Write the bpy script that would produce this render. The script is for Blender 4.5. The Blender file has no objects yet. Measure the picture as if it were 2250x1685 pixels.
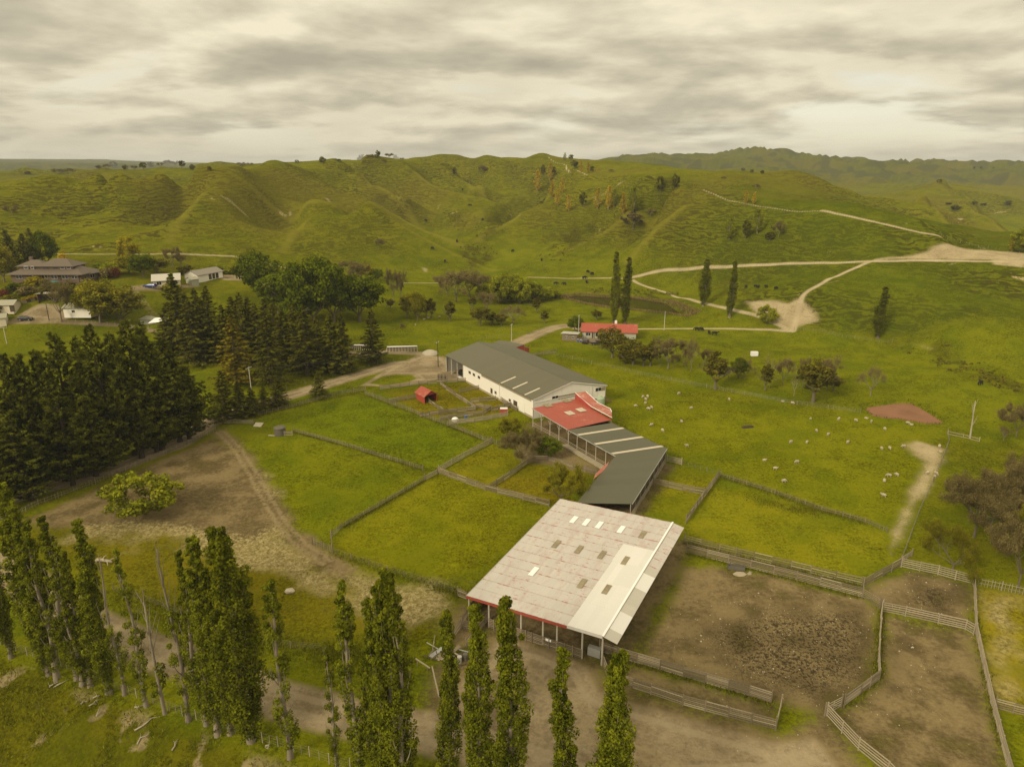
import bpy, bmesh, math, random
import numpy as np
from mathutils import Matrix, Vector

# ---------------------------------------------------------------- camera
SC = bpy.context.scene
COL = SC.collection
F_PX, HOR, CAM_Z = 1540.0, 366.0, 60.0
TH = math.atan((842.5 - HOR) / F_PX)
cam_d = bpy.data.cameras.new('camera')
cam_d.sensor_width = 36.0
cam_d.lens = F_PX / 2250.0 * 36.0
cam_d.clip_start = 0.5
cam_d.clip_end = 30000.0
cam = bpy.data.objects.new('camera', cam_d)
COL.objects.link(cam)
cam.location = (0, 0, CAM_Z)
cam.rotation_euler = (math.pi / 2 - TH, 0, 0)
SC.camera = cam

# ---------------------------------------------------------------- node helper
class NT:
    def __init__(self, tree):
        self.t = tree; self.N = tree.nodes; self.L = tree.links
        self.N.clear()
    def n(self, typ, **kw):
        nd = self.N.new(typ)
        for k, v in kw.items(): setattr(nd, k, v)
        return nd
    def put(self, sock, v):
        if v is None: return
        if hasattr(v, 'links') or isinstance(v, bpy.types.NodeSocket): self.L.new(v, sock)
        else:
            try: sock.default_value = v
            except Exception:
                sock.default_value = (v, v, v) if not hasattr(v, '__len__') else tuple(v) + (1.0,)
    def math(self, op, a, b=None, c=None, clamp=False):
        nd = self.n('ShaderNodeMath', operation=op, use_clamp=clamp)
        self.put(nd.inputs[0], a); self.put(nd.inputs[1], b); self.put(nd.inputs[2], c)
        return nd.outputs[0]
    def vmath(self, op, a, b=None):
        nd = self.n('ShaderNodeVectorMath', operation=op)
        self.put(nd.inputs[0], a); self.put(nd.inputs[1], b)
        return nd.outputs[0]
    def mix(self, f, a, b, mode='MIX'):
        nd = self.n('ShaderNodeMix', data_type='RGBA', blend_type=mode)
        nd.clamp_factor = True
        self.put(nd.inputs[0], f)
        for s, v in ((nd.inputs[6], a), (nd.inputs[7], b)):
            if hasattr(v, '__len__') and len(v) == 3: v = tuple(v) + (1.0,)
            self.put(s, v)
        return nd.outputs[2]
    def noise(self, vec, scale, detail=3.0, rough=0.55, dist=0.0, out=0):
        nd = self.n('ShaderNodeTexNoise')
        self.put(nd.inputs['Vector'], vec)
        nd.inputs['Scale'].default_value = scale
        nd.inputs['Detail'].default_value = detail
        nd.inputs['Roughness'].default_value = rough
        nd.inputs['Distortion'].default_value = dist
        return nd.outputs[out]
    def mr(self, v, a, b, c=0.0, d=1.0, smooth=True):
        nd = self.n('ShaderNodeMapRange')
        nd.interpolation_type = 'SMOOTHSTEP' if smooth else 'LINEAR'
        nd.clamp = True if not smooth else nd.clamp
        for i, x in enumerate((v, a, b, c, d)): self.put(nd.inputs[i], x)
        return nd.outputs[0]
    def ramp(self, f, stops):
        nd = self.n('ShaderNodeValToRGB')
        e = nd.color_ramp.elements
        while len(e) < len(stops): e.new(0.5)
        for el, (p, c) in zip(e, stops):
            el.position = p; el.color = tuple(c) + (1.0,) if len(c) == 3 else c
        self.put(nd.inputs[0], f)
        return nd.outputs[0]
    def attr(self, name, out='Fac'):
        nd = self.n('ShaderNodeAttribute', attribute_name=name)
        return nd.outputs[out]
    def scalev(self, vec, s):
        nd = self.n('ShaderNodeMapping')
        self.put(nd.inputs[0], vec); nd.inputs['Scale'].default_value = s
        return nd.outputs[0]

# ---------------------------------------------------------------- world: broken overcast over a clear sky
SUN_EL, SUN_AZ = math.radians(31), math.radians(224)      # azimuth clockwise from +Y
world = bpy.data.worlds.new('World'); SC.world = world
world.use_nodes = True
w = NT(world.node_tree)
tc = w.n('ShaderNodeTexCoord')
sep = w.n('ShaderNodeSeparateXYZ'); w.L.new(tc.outputs['Generated'], sep.inputs[0])
zc = w.math('MAXIMUM', sep.outputs[2], 0.0)
den = w.math('ADD', zc, 0.17)
px = w.math('DIVIDE', sep.outputs[0], den); py = w.math('DIVIDE', sep.outputs[1], den)
cmb = w.n('ShaderNodeCombineXYZ'); w.L.new(px, cmb.inputs[0]); w.L.new(py, cmb.inputs[1])
pv = w.vmath('ADD', cmb.outputs[0], (31.4, 17.3, 2.4))
def lump(v, dt): return w.noise(v, 0.95, dt, 0.53, 0.12)
mid = lump(pv, 8.0); mid2 = lump(w.vmath('ADD', pv, (0.05, 0.22, 0.0)), 5.0)
big = w.noise(w.vmath('ADD', pv, (7.7, 3.1, 5.0)), 0.5, 5.0, 0.55, 0.2)
rel = w.math('SUBTRACT', mid, mid2)                       # far (lower) edges of each cloud are its shaded base
cl = w.math('ADD', w.math('MULTIPLY', big, 0.5), w.math('MULTIPLY', mid, 0.5))
def wc(v): return (v, v * 0.90, v * 0.66)
high = w.ramp(w.mr(big, 0.34, 0.66, 0.0, 1.0, False), [(0.0, wc(0.66)), (0.5, wc(0.56)), (1.0, wc(0.45))])
low = w.ramp(w.mr(w.math('ADD', w.math('MULTIPLY', mid, 0.55), w.math('MULTIPLY', rel, 1.0)), 0.16, 0.50, 0.0, 1.0, False), [(0.0, wc(0.62)), (0.30, wc(0.49)), (0.58, wc(0.385)), (1.0, wc(0.28))])
mask = w.mr(mid, 0.37, 0.46)
ccol = w.mix(w.math('MULTIPLY', mask, 0.92), high, low)
lowb = w.mr(zc, 0.0, 0.06, 1.0, 0.0)
ccol = w.mix(w.math('MULTIPLY', lowb, 0.45), ccol, wc(0.50))
lift = w.math('ADD', 1.0, w.math('MULTIPLY', zc, 1.15))          # an overcast sky brightens toward the zenith
ccol = w.mix(1.0, ccol, w.math('MULTIPLY', lift, 1.0), 'MULTIPLY')
sky = w.n('ShaderNodeTexSky'); sky.sky_type = 'NISHITA'; sky.sun_disc = False
sky.sun_elevation = SUN_EL; sky.sun_rotation = SUN_AZ
bg1 = w.n('ShaderNodeBackground'); w.L.new(sky.outputs[0], bg1.inputs[0]); bg1.inputs[1].default_value = 0.09
bg2 = w.n('ShaderNodeBackground'); w.L.new(ccol, bg2.inputs[0]); bg2.inputs[1].default_value = 0.74
cover = w.mr(cl, 0.36, 0.44, 0.80, 1.0)                             # a few thin gaps
mixs = w.n('ShaderNodeMixShader'); w.L.new(cover, mixs.inputs[0])
w.L.new(bg1.outputs[0], mixs.inputs[1]); w.L.new(bg2.outputs[0], mixs.inputs[2])
wo = w.n('ShaderNodeOutputWorld'); w.L.new(mixs.outputs[0], wo.inputs[0])

sd = bpy.data.lights.new('sun', 'SUN'); sd.energy = 1.5; sd.angle = math.radians(14); sd.color = (1.0, 0.88, 0.66)
sun = bpy.data.objects.new('sun', sd); COL.objects.link(sun)
sdir = Vector((math.sin(SUN_AZ) * math.cos(SUN_EL), math.cos(SUN_AZ) * math.cos(SUN_EL), math.sin(SUN_EL)))
sun.rotation_euler = sdir.to_track_quat('Z', 'Y').to_euler()
sun.location = (0, 0, 400)
vs = SC.view_settings
vs.view_transform = 'Standard'; vs.look = 'None'; vs.gamma = 1.0; vs.exposure = 0.77; vs.use_curve_mapping = False

SC.render.engine = 'CYCLES'
cy = SC.cycles
cy.denoising_prefilter = 'NONE'
cy.max_bounces = 5; cy.diffuse_bounces = 2; cy.glossy_bounces = 2; cy.transmission_bounces = 3; cy.volume_bounces = 0; cy.transparent_max_bounces = 4

# ---------------------------------------------------------------- numpy helpers
rng = np.random.default_rng(7)
random.seed(7)
def hsh(ix, iy, s):
    h = np.sin(ix * 127.1 + iy * 311.7 + s * 74.7) * 43758.5453
    return h - np.floor(h)
def vnoise(x, y, s=0.0):
    ix = np.floor(x); iy = np.floor(y); fx = x - ix; fy = y - iy
    fx = fx * fx * (3 - 2 * fx); fy = fy * fy * (3 - 2 * fy)
    a = hsh(ix, iy, s); b = hsh(ix + 1, iy, s); c = hsh(ix, iy + 1, s); d = hsh(ix + 1, iy + 1, s)
    return (a * (1 - fx) + b * fx) * (1 - fy) + (c * (1 - fx) + d * fx) * fy
def fbm(x, y, oct=4, s=0.0, gain=0.5):
    t = 0; amp = 1; tot = 0
    for o in range(oct):
        t = t + amp * (vnoise(x, y, s + o * 3.1) - 0.5); tot += amp
        x, y = (x * 0.8 - y * 0.6) * 2.03, (x * 0.6 + y * 0.8) * 2.03; amp *= gain
    return t / tot * 2
def sst(v, a, b):
    t = np.clip((v - a) / (b - a), 0, 1); return t * t * (3 - 2 * t)
def ray(u, v):
    a = (u - 1125) / F_PX; b = (v - 842.5) / F_PX
    return np.array([a, math.cos(TH) - b * math.sin(TH), -math.sin(TH) - b * math.cos(TH)])
def up(u, v, z):
    d = ray(u, v); t = (z - CAM_Z) / d[2]; return np.array([d[0] * t, d[1] * t])
def upz(u, v, z):
    p = up(u, v, z); return Vector((p[0], p[1], z))
def uY(u, v, Y):
    d = ray(u, v); t = Y / d[1]; return np.array([d[0] * t, Y, CAM_Z + d[2] * t])

# ---------------------------------------------------------------- terrain: measured spurs, gullies and flats
CP = []
def LY(*pts, step=14.0):           # polyline of (u, v, distance)
    P = [uY(*p) for p in pts]
    for a, b in zip(P[:-1], P[1:]):
        n = max(1, int(np.linalg.norm((b - a)[:2]) / step))
        n = min(n, 8)
        for i in range(n): CP.append(a + (b - a) * i / n)
    CP.append(P[-1])
CREST = []
def RIDGE(*pts, dy=38.0, drop=9.0, amp=9.0):   # a sharp spur crest with the gully that lies hidden behind it
    P = [uY(*p) for p in pts]; Q = []; am = []
    for a, b in zip(P[:-1], P[1:]):
        n = max(1, int(np.linalg.norm((b - a)[:2]) / 14))
        for i in range(n):
            q = a + (b - a) * i / n; f = min(1.0, max(.12, (q[2] - 3) / 20)) * min(1.0, np.linalg.norm((q - P[0])[:2]) / 55 + .02); Q.append(q); am.append(amp * f)
            CP.append(q - np.array([0, 0, amp * f]))
            q = a + (b - a) * (i + .5) / n; k = (q[1] + dy) / q[1]
            CP.append(np.array([q[0] * k, q[1] + dy, q[2] - (drop + amp * .6) * min(1.0, max(.1, (q[2] - 3) / 22)) * min(1.0, np.linalg.norm((q - P[0])[:2]) / 60 + .05)]))
    Q.append(P[-1]); am.append(amp * min(1.0, max(.12, (P[-1][2] - 3) / 20)) * .5)
    CREST.append((np.array(Q)[:, :2], np.array(am)))
def PZ(*pts):
    for u, v, z in pts:
        p = up(u, v, z); CP.append(np.array([p[0], p[1], z]))
for y in (10, 40, 70, 100, 130, 160, 185):
    W = 0.80 * y + 60
    for x in np.arange(-W, W + 1, 32.0): CP.append(np.array([x, y, 0.0]))
PZ((1200,760,0),(1100,770,0),(1300,760,0),(1400,780,0),(1500,780,0),(1600,780,0.3),(1700,800,0.3),(1800,830,0),(1900,850,0),(2000,880,0),(2250,960,0),
   (1200,700,0),(1300,700,0),(1500,705,0),(1600,722,0),(1400,722,0),(1150,725,0),(1300,645,0),(1400,640,0),(1520,645,0),(1230,640,0),(1700,722,0.5),(1744,727,0.5),
   (1850,760,0.5),(1950,755,0),(2100,795,0),(2250,850,0),(2050,820,1.2),(2180,880,1.0),
   (60,740,6),(200,720,7),(100,690,11),(20,690,11),(250,705,8),(330,700,7),(120,628,18),(20,640,17),(220,620,18),(330,632,16),(420,625,15),(480,615,15),(540,612,14),
   (640,615,11),(300,590,18),(150,590,19),(420,585,16.5),(560,590,14.5),
   (0,820,3),(120,800,3),(250,790,3),(400,760,4),(500,780,2.5),(420,700,9),(540,700,7),(640,740,4),(600,860,0.5),(500,830,1),(700,840,0),(800,800,0.2),
   (800,700,5),(850,650,7),(900,700,4),(850,740,2),(950,660,4),(1000,700,2),(1050,740,0.3),(1080,690,1),(750,770,1.5),(650,800,1.2),(1050,650,2),(740,690,7),(830,622,9.5))
for x, y, z in ((300,150,6),(420,300,40),(-320,150,6),(-420,300,28),(330,230,25),(420,180,25),(-330,220,12)): CP.append(np.array([x, y, z], float))
LY((-60,565,318),(130,557,320),(300,558,322),(520,565,335),(640,575,350),(800,590,368),(950,602,385))           # foot of the left hill
LY((-80,408,420),(0,401,420),(95,380,430),(237,394,425),(298,396,420),(430,377,430),(508,386,432))               # its crest
RIDGE((508,386,432),(576,426,436),(664,440,438),(750,453,438),(784,470,435),(869,484,430),(940,528,425),(1021,565,415),(1089,592,400))
LY((508,386,432),(545,372,520),(576,365,560),(644,362,620),(708,360,640),(750,355,660),(800,349,670),(845,347,680),(899,356,700),(935,361,780),(967,343,800),(1008,345,810),(1038,355,800),
   (1065,338,790),(1092,347,785),(1150,349,780),(1187,335,780),(1218,349,760),(1259,350,780),(1326,355,800),(1353,360,830),(1420,364,860),(1500,374,640))
LY((644,362,620),(712,399,548))
RIDGE((712,399,548),(750,416,535),(835,453,520),(920,497,495),(1014,538,460), drop=11)
LY((899,355,700),(899,375,650))
RIDGE((915,386,645),(953,409,628),(1038,430,606),(1080,448,590), drop=8)
RIDGE((470,382,436),(440,430,405),(400,480,375),(370,530,345), drop=.5, amp=2.2); RIDGE((250,398,422),(262,440,395),(230,500,358), drop=.5, amp=1.6)
RIDGE((664,441,437),(670,480,412),(640,520,385),(620,550,365), drop=.5, amp=2.2); RIDGE((800,474,433),(790,510,412),(770,545,390), drop=.5, amp=2)
RIDGE((765,372,640),(790,385,612),(850,420,575),(920,455,545), drop=6, amp=6); RIDGE((1000,376,725),(1006,388,700),(1030,405,670),(1075,425,630), drop=5, amp=5)
LY((1065,341,790),(1062,362,740),(1085,400,690),(1120,425,640))
LY((1200,603,392),(1090,604,394),(1040,575,425),(1014,543,452),(1089,484,540),(1116,453,590),(1136,413,650),(1140,369,720))
LY((1235,355,730),(1252,379,660))
RIDGE((1240,395,630),(1225,413,600),(1174,450,545),(1106,494,490),(1048,521,465))
LY((1225,508,485),(1190,541,450),(1160,575,415))
LY((1248,375,670),(1292,384,640),(1333,382,620),(1377,386,560),(1428,406,470),(1500,420,428),(1544,416,420),(1581,433,405),(1670,453,385),(1751,464,365),(1812,464,350),(1941,492,328),(2066,520,312),(2093,538,310),(2144,548,310),(2290,560,306))
RIDGE((1470,434,430),(1394,467,440),(1292,521,440),(1241,548,430), drop=5)
RIDGE((1530,425,418),(1500,460,405),(1445,504,395),(1411,538,390),(1380,575,385), drop=3, amp=6)
LY((1390,616,372),(1500,597,368),(1615,586,345),(1771,579,320),(1914,574,297),(2050,573,292),(2290,575,288))
for q_ in ((1620,640,303),(1700,640,292),(1800,640,275),(1850,690,255),(1940,700,250),(2060,735,230),(2200,790,210),(1762,655,275),(1650,612,325),(1780,610,297),(1900,630,275),(2050,640,262),(2250,640,258),(2250,700,235)): LY(q_)
LY((1500,374,640),(1636,386,560),(1690,383,540),(1737,375,520))
RIDGE((1737,375,520),(1771,382,522),(1839,413,535),(1883,426,550),(1960,438,575),(2029,447,600),(2110,464,630), dy=70, drop=22)
RIDGE((2029,449,598),(2070,474,530),(2105,498,480), drop=8, amp=6); RIDGE((2130,452,720),(2170,476,650),(2215,505,560),(2255,522,500), dy=60, drop=16)
RIDGE((1850,434,900),(1960,425,900),(2076,401,900),(2170,419,880),(2270,438,860), dy=100, drop=26, amp=12)
RIDGE((2076,405,890),(2110,432,800),(2150,448,740), drop=10, amp=8)
LY((1600,425,460),(1737,440,430),(1830,455,420),(1960,475,430),(2100,505,420),(2250,530,420))
for x, y, z in ((-500,560,25),(-350,560,22),(-220,560,20),(-130,620,35),(300,1050,5),(600,1050,0),(80,1000,20),(500,700,-5),(700,500,0),(330,480,20),(900,800,0)): CP.append(np.array([x, y, z], float))
RIDGE((-120,378,900),(0,377,900),(60,371,890),(100,375,880),(160,371,865),(237,366,850),(300,375,840),(356,361,900),(400,367,920),(440,354,950),(545,362,1000), dy=120, drop=20, amp=8)
LY((180,384,640),(330,386,640),(420,381,660))
for x, y, z in ((-900,1500,-20),(-300,1500,-10),(300,1400,0),(900,1400,-15),(-600,2600,-30),(500,3200,-30),(2500,3200,-30)): CP.append(np.array([x, y, z], float))
LY((1353,360,1900),(1440,356,2100),(1500,358,2000),(1530,348,2100),(1598,353,2050),(1666,340,2100),(1720,343,2150),(1771,353,2100),(1795,352,2100),(1839,350,2050),(1907,364,2000),(1944,365,2000),(1985,356,1950),(2042,374,1900),(2110,375,1900),(2144,370,1850),(2250,372,1800),(2400,372,1800), step=60)
LY((1530,385,1350),(1700,382,1350),(1900,402,1250),(2050,395,1300),(2250,405,1250), step=60)
LY((-200,352,5200),(0,352,5000),(54,351,5000),(146,355,5000),(190,352,4900),(234,351,4900),(271,357,5000),(339,358,5200),(570,360,5600),(800,362,6000),(1100,364,6500),(1700,364,6500), step=200)
LY((0,362,2600),(100,366,2500),(180,362,2700),(330,366,2600), step=100)
for x, y, z in ((-5000,8500,20),(0,8500,20),(5000,8500,20),(3500,5500,40)): CP.append(np.array([x, y, z], float))
CP = np.array(CP)
# drop near duplicates
keep = []
for i, p in enumerate(CP):
    if all((abs(CP[j][0] - p[0]) + abs(CP[j][1] - p[1])) > 2.5 for j in keep): keep.append(i)
CP = CP[keep]
def kern(dx, dy, e):
    return np.sqrt(dx * dx + dy * dy + e * e)
EPS = 3.0 + 0.006 * CP[:, 1]
A = kern(CP[:, None, 0] - CP[None, :, 0], CP[:, None, 1] - CP[None, :, 1], EPS[None, :])
nC = len(CP)
M = np.zeros((nC + 1, nC + 1)); M[:nC, :nC] = A + np.eye(nC) * -0.15; M[:nC, nC] = 1; M[nC, :nC] = 1
WGT = np.linalg.solve(M, np.append(CP[:, 2], 0.0))

def rows():
    y = 14.0; out = [y]
    while y < 9000:
        if y < 56: d = 1.2
        elif y < 210: d = 0.5
        elif y < 420: d = 1.0
        elif y < 900: d = 1.9
        else: d = 1.9 + (y - 900) * 0.022
        y += d; out.append(y)
    return np.array(out)
YS = rows(); NR = len(YS); NCOL = 620
WID = 0.80 * YS + 70
SS = np.linspace(-1, 1, NCOL)
GX = WID[:, None] * SS[None, :]; GY = np.repeat(YS[:, None], NCOL, 1)
def rbf(x, y):
    out = np.empty(len(x), np.float32)
    C = CP.astype(np.float32); Wt = WGT.astype(np.float32); E = EPS.astype(np.float32)
    for i in range(0, len(x), 4000):
        dx = x[i:i+4000, None].astype(np.float32) - C[None, :, 0]; dy = y[i:i+4000, None].astype(np.float32) - C[None, :, 1]
        out[i:i+4000] = np.sqrt(dx * dx + dy * dy + E * E) @ Wt[:nC] + Wt[nC]
    return out
# coarse RBF (every 2nd row / col) then bilinear up to the full grid
ri = np.unique(np.append(np.arange(0, NR, 2), NR - 1)); ci = np.unique(np.append(np.arange(0, NCOL, 2), NCOL - 1))
sub = rbf(GX[np.ix_(ri, ci)].ravel(), GY[np.ix_(ri, ci)].ravel()).reshape(len(ri), len(ci)).astype(float)
tmp = np.empty((len(ri), NCOL))
for k in range(len(ri)): tmp[k] = np.interp(np.arange(NCOL), ci, sub[k])
GZ = np.empty((NR, NCOL))
for k in range(NCOL): GZ[:, k] = np.interp(np.arange(NR), ri, tmp[:, k])
# the poplar row runs along the brow of a bank that falls toward the viewer
RA = up(37, 1445, 0.0); RB = up(654, 1671, 0.0)
RD = (RB - RA) / np.linalg.norm(RB - RA); RN = np.array([-RD[1], RD[0]])        # RN points to the barn side
def row_side(x, y): return (x - RA[0]) * RN[0] + (y - RA[1]) * RN[1]
HILL = np.maximum(sst(GZ, 4, 22) * sst(GY, 225, 300), sst(GZ, 0.8, 6) * sst(GX, 75, 110) * sst(GY, 228, 245))
FAR = sst(GY, 1000, 1700)
SH = 1 - HILL
flat_n = 0.30 * fbm(GX / 28, GY / 28, 3, 1.0) + 0.07 * fbm(GX / 4.5, GY / 4.5, 2, 5.0)
TRK = [np.array([uY(*p)[:2] for p in L]) for L in (((1390,616,372),(1500,597,368),(1615,586,345),(1771,579,320),(1914,574,297),(2050,573,292),(2290,575,288)), ((1500,420,428),(1544,416,420),(1581,433,405),(1670,453,385),(1751,464,365),(1812,464,350),(1941,492,328),(2066,520,312),(2093,538,310),(2144,548,310),(2290,560,306)))]
calm = np.full(GX.shape, 99.0)
for T in TRK:
    for a, b in zip(T[:-1], T[1:]):
        e = b - a; tt = np.clip(((GX - a[0]) * e[0] + (GY - a[1]) * e[1]) / (e @ e), 0, 1)
        calm = np.minimum(calm, np.hypot(GX - a[0] - tt * e[0], GY - a[1] - tt * e[1]))
calm = sst(calm, 3, 26)
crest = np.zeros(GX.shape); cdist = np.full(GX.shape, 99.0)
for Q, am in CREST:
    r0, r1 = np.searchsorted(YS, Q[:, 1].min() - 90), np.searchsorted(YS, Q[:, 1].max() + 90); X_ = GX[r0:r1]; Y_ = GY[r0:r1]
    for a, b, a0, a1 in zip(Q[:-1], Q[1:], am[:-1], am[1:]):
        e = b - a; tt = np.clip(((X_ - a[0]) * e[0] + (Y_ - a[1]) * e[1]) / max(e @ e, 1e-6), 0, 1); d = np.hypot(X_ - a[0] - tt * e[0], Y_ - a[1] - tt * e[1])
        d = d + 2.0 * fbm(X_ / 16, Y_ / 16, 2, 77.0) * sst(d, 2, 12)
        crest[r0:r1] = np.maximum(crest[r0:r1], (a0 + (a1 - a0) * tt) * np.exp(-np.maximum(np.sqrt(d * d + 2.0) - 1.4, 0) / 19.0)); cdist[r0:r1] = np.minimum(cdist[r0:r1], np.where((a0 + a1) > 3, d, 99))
for V in (((1200,603,392),(1090,604,394),(1040,575,425),(1014,543,452),(1089,484,540),(1116,453,590),(1136,413,650),(1140,369,720)), ((1225,508,485),(1190,541,450),(1160,575,415))):
    Q = np.array([uY(*p)[:2] for p in V]); dd = np.full(GX.shape, 99.0)
    for a, b in zip(Q[:-1], Q[1:]):
        e = b - a; tt = np.clip(((GX - a[0]) * e[0] + (GY - a[1]) * e[1]) / (e @ e), 0, 1); dd = np.minimum(dd, np.hypot(GX - a[0] - tt * e[0], GY - a[1] - tt * e[1]))
    crest = crest - 3.0 * np.exp(-dd / 9.0) * sst(GY, 395, 450)
wx = 14 * fbm(GX / 60, GY / 60, 2, 9); wy = 14 * fbm(GX / 60, GY / 60, 2, 19)
rid = 1 - np.abs(fbm((GX + wx) / 62, (GY + wy) / 62, 3, 2.0)) * 2.6
GZ = GZ + crest
GZ = GZ + SH * flat_n * sst(GY, 20, 60) + calm * HILL * (1 - FAR) * (1.2 * fbm(GX / 70, GY / 70, 3, 3.0) + 2.4 * (rid - 0.45) + 0.8 * fbm((GX + wx) / 17, (GY + wy) / 17, 3, 4.0))
GZ = GZ + FAR * (44 * (1 - 2.4 * np.abs(fbm(GX / 330, GY / 330, 4, 6.0))) - 22 + 9 * fbm(GX / 80, GY / 80, 3, 8.0)) * (1 - sst(GY, 2600, 4500) * 0.8) * (0.25 + 0.75 * sst(GX, -150, 350))
rs = row_side(GX, GY)
bank = sst(-rs, 0.6, 15.0)
BK = sst(-rs, 0.2, 2.0)
GZ = GZ - 7.0 * bank + BK * (0.55 * fbm(GX / 5, GY / 5, 4, 11.0) + 0.9 * fbm(GX / 13, GY / 13, 2, 12.0))

def Hs(x, y):
    x = np.asarray(x, float); y = np.asarray(y, float)
    r = np.interp(y, YS, np.arange(NR)); r0 = np.clip(np.floor(r).astype(int), 0, NR - 2); fr = r - r0
    wv = 0.80 * y + 70
    s = np.clip((x / wv + 1) * 0.5 * (NCOL - 1), 0, NCOL - 1.001); s0 = np.floor(s).astype(int); fs = s - s0
    return ((GZ[r0, s0] * (1 - fs) + GZ[r0, s0 + 1] * fs) * (1 - fr) + (GZ[r0 + 1, s0] * (1 - fs) + GZ[r0 + 1, s0 + 1] * fs) * fr)
RY = np.concatenate([np.arange(24, 260, 0.5), 260 * 1.004 ** np.arange(0, 900)]); RY = RY[RY < 8800]
def at(u, v):
    d = ray(u, v); t = RY / d[1]
    z = CAM_Z + d[2] * t; g = Hs(d[0] * t, RY)
    k = np.nonzero(z < g)[0]
    if len(k) == 0: Y = 8000.0
    elif k[0] == 0: Y = RY[0]
    else:
        i = k[0]; a0 = z[i - 1] - g[i - 1]; a1 = z[i] - g[i]
        Y = RY[i - 1] + (RY[i] - RY[i - 1]) * a0 / (a0 - a1)
    t = Y / d[1]
    x = d[0] * t
    return Vector((x, Y, float(Hs(x, Y))))
def gz(x, y): return float(Hs(x, y))

# ---------------------------------------------------------------- ground cover fields (world-space signed distances, metres)
def poly_px(pts): return np.array([[p.x, p.y] for p in (at(u, v) for u, v in pts)])
def seg_d(x, y, P, closed=False):
    n = len(P); D = np.full(x.shape, 1e9)
    for i in range(n if closed else n - 1):
        a = P[i]; b = P[(i + 1) % n]; e = b - a; L2 = max(e @ e, 1e-9)
        t = np.clip(((x - a[0]) * e[0] + (y - a[1]) * e[1]) / L2, 0, 1)
        D = np.minimum(D, np.hypot(x - a[0] - t * e[0], y - a[1] - t * e[1]))
    return D
def inside(x, y, P):
    c = np.zeros(x.shape, bool); n = len(P)
    for i in range(n):
        x0, y0 = P[i]; x1, y1 = P[(i + 1) % n]
        if y0 == y1: continue
        c ^= ((y0 > y) != (y1 > y)) & (x < (x1 - x0) * (y - y0) / (y1 - y0) + x0)
    return c
BIG = 60.0
def fld(): return np.full(GX.shape, BIG)
def window(P, m):
    r0 = max(0, np.searchsorted(YS, P[:, 1].min() - m) - 1); r1 = min(NR, np.searchsorted(YS, P[:, 1].max() + m) + 1)
    return slice(r0, r1)
def add_poly(f, P, m=30.0, off=0.0):
    P = np.asarray(P); r = window(P, m); x = GX[r]; y = GY[r]
    D = seg_d(x, y, P, True); D = np.where(inside(x, y, P), -D, D) + off
    f[r] = np.minimum(f[r], D)
def add_line(f, P, half, m=30.0):
    P = np.asarray(P); r = window(P, m + half)
    f[r] = np.minimum(f[r], seg_d(GX[r], GY[r], P) - half)
def smooth(P, n=6):
    P = np.asarray(P); out = []
    for i in range(len(P) - 1):
        p0 = P[max(i - 1, 0)]; p1 = P[i]; p2 = P[i + 1]; p3 = P[min(i + 2, len(P) - 1)]
        for k in range(n):
            t = k / n
            out.append(0.5 * (2 * p1 + (p2 - p0) * t + (2 * p0 - 5 * p1 + 4 * p2 - p3) * t * t + (3 * p1 - p0 - 3 * p2 + p3) * t ** 3))
    out.append(P[-1]); return np.array(out)
def line_px(pts):
    q = []
    for (u0, v0), (u1, v1) in zip(pts[:-1], pts[1:]):
        n = max(1, int(math.hypot(u1 - u0, (v1 - v0)) / 28))
        q += [(u0 + (u1 - u0) * i / n, v0 + (v1 - v0) * i / n) for i in range(n)]
    return smooth(poly_px(q + [pts[-1]]), 4)

# ponds: press the ground down, then lay the water in the hollow
POND = [(1225,652),(1290,668),(1340,676),(1400,682),(1470,689),(1510,694),(1530,686),(1502,674),(1470,662),(1400,655),(1330,650),(1270,646)]
SLURRY = [(1896,895),(1925,890),(1975,882),(2002,882),(2030,895),(2065,918),(2082,930),(2030,930),(1990,922),(1940,918),(1915,912)]
POND_W = poly_px(POND); SLURRY_W = poly_px(SLURRY)
fp = fld(); add_poly(fp, POND_W); fs_ = fld(); add_poly(fs_, SLURRY_W)
POND_Z, SLURRY_Z = min(gz(*q) for q in POND_W) - 0.10, min(gz(*q) for q in SLURRY_W) - 0.12
GZ = np.where(fp < 6, GZ + (POND_Z - 0.8 - GZ) * sst(-fp, -0.4, 3.0), GZ)
GZ = np.where(fs_ < 5, GZ + (SLURRY_Z - 0.6 - GZ) * sst(-fs_, -0.4, 2.2), GZ)

s_road = fld(); s_track = fld(); s_dirt = fld(); s_mud = fld(); s_clay = fld(); s_island = fld(); s_straw = fld(); s_soil = fld(); s_wet = fld(); s_wheel = fld()
add_line(s_road, line_px([(1330,1730),(1187,1679),(1060,1640),(940,1608),(800,1582),(702,1560),(600,1532),(520,1500),(451,1468),(342,1435),(240,1392),(150,1345),(60,1280),(-60,1215)]), 3.1)
add_line(s_road, line_px([(-90,1165),(10,1100),(90,1074),(250,1028),(390,975),(460,930),(540,897),(640,868),(760,832),(860,802),(960,792)]), 3.2)
add_poly(s_road, poly_px([(790,848),(860,805),(925,778),(975,783),(1000,812),(1030,836),(960,836),(880,850)]))
add_line(s_road, line_px([(985,800),(940,782),(900,775),(848,774),(740,778)]), 2.4)
add_line(s_road, line_px([(1100,768),(1150,747),(1190,730),(1240,716),(1290,724)]), 3.4)
add_poly(s_road, poly_px([(1262,742),(1290,738),(1365,742),(1370,752),(1300,757),(1265,750)]))
add_line(s_road, line_px([(290,634),(340,633),(430,628)]), 1.6)
add_poly(s_road, poly_px([(475,608),(500,604),(540,606),(535,618),(490,616)]))
add_poly(s_road, poly_px([(20,705),(60,680),(85,668),(125,668),(145,690),(150,704),(100,705)]))
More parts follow.
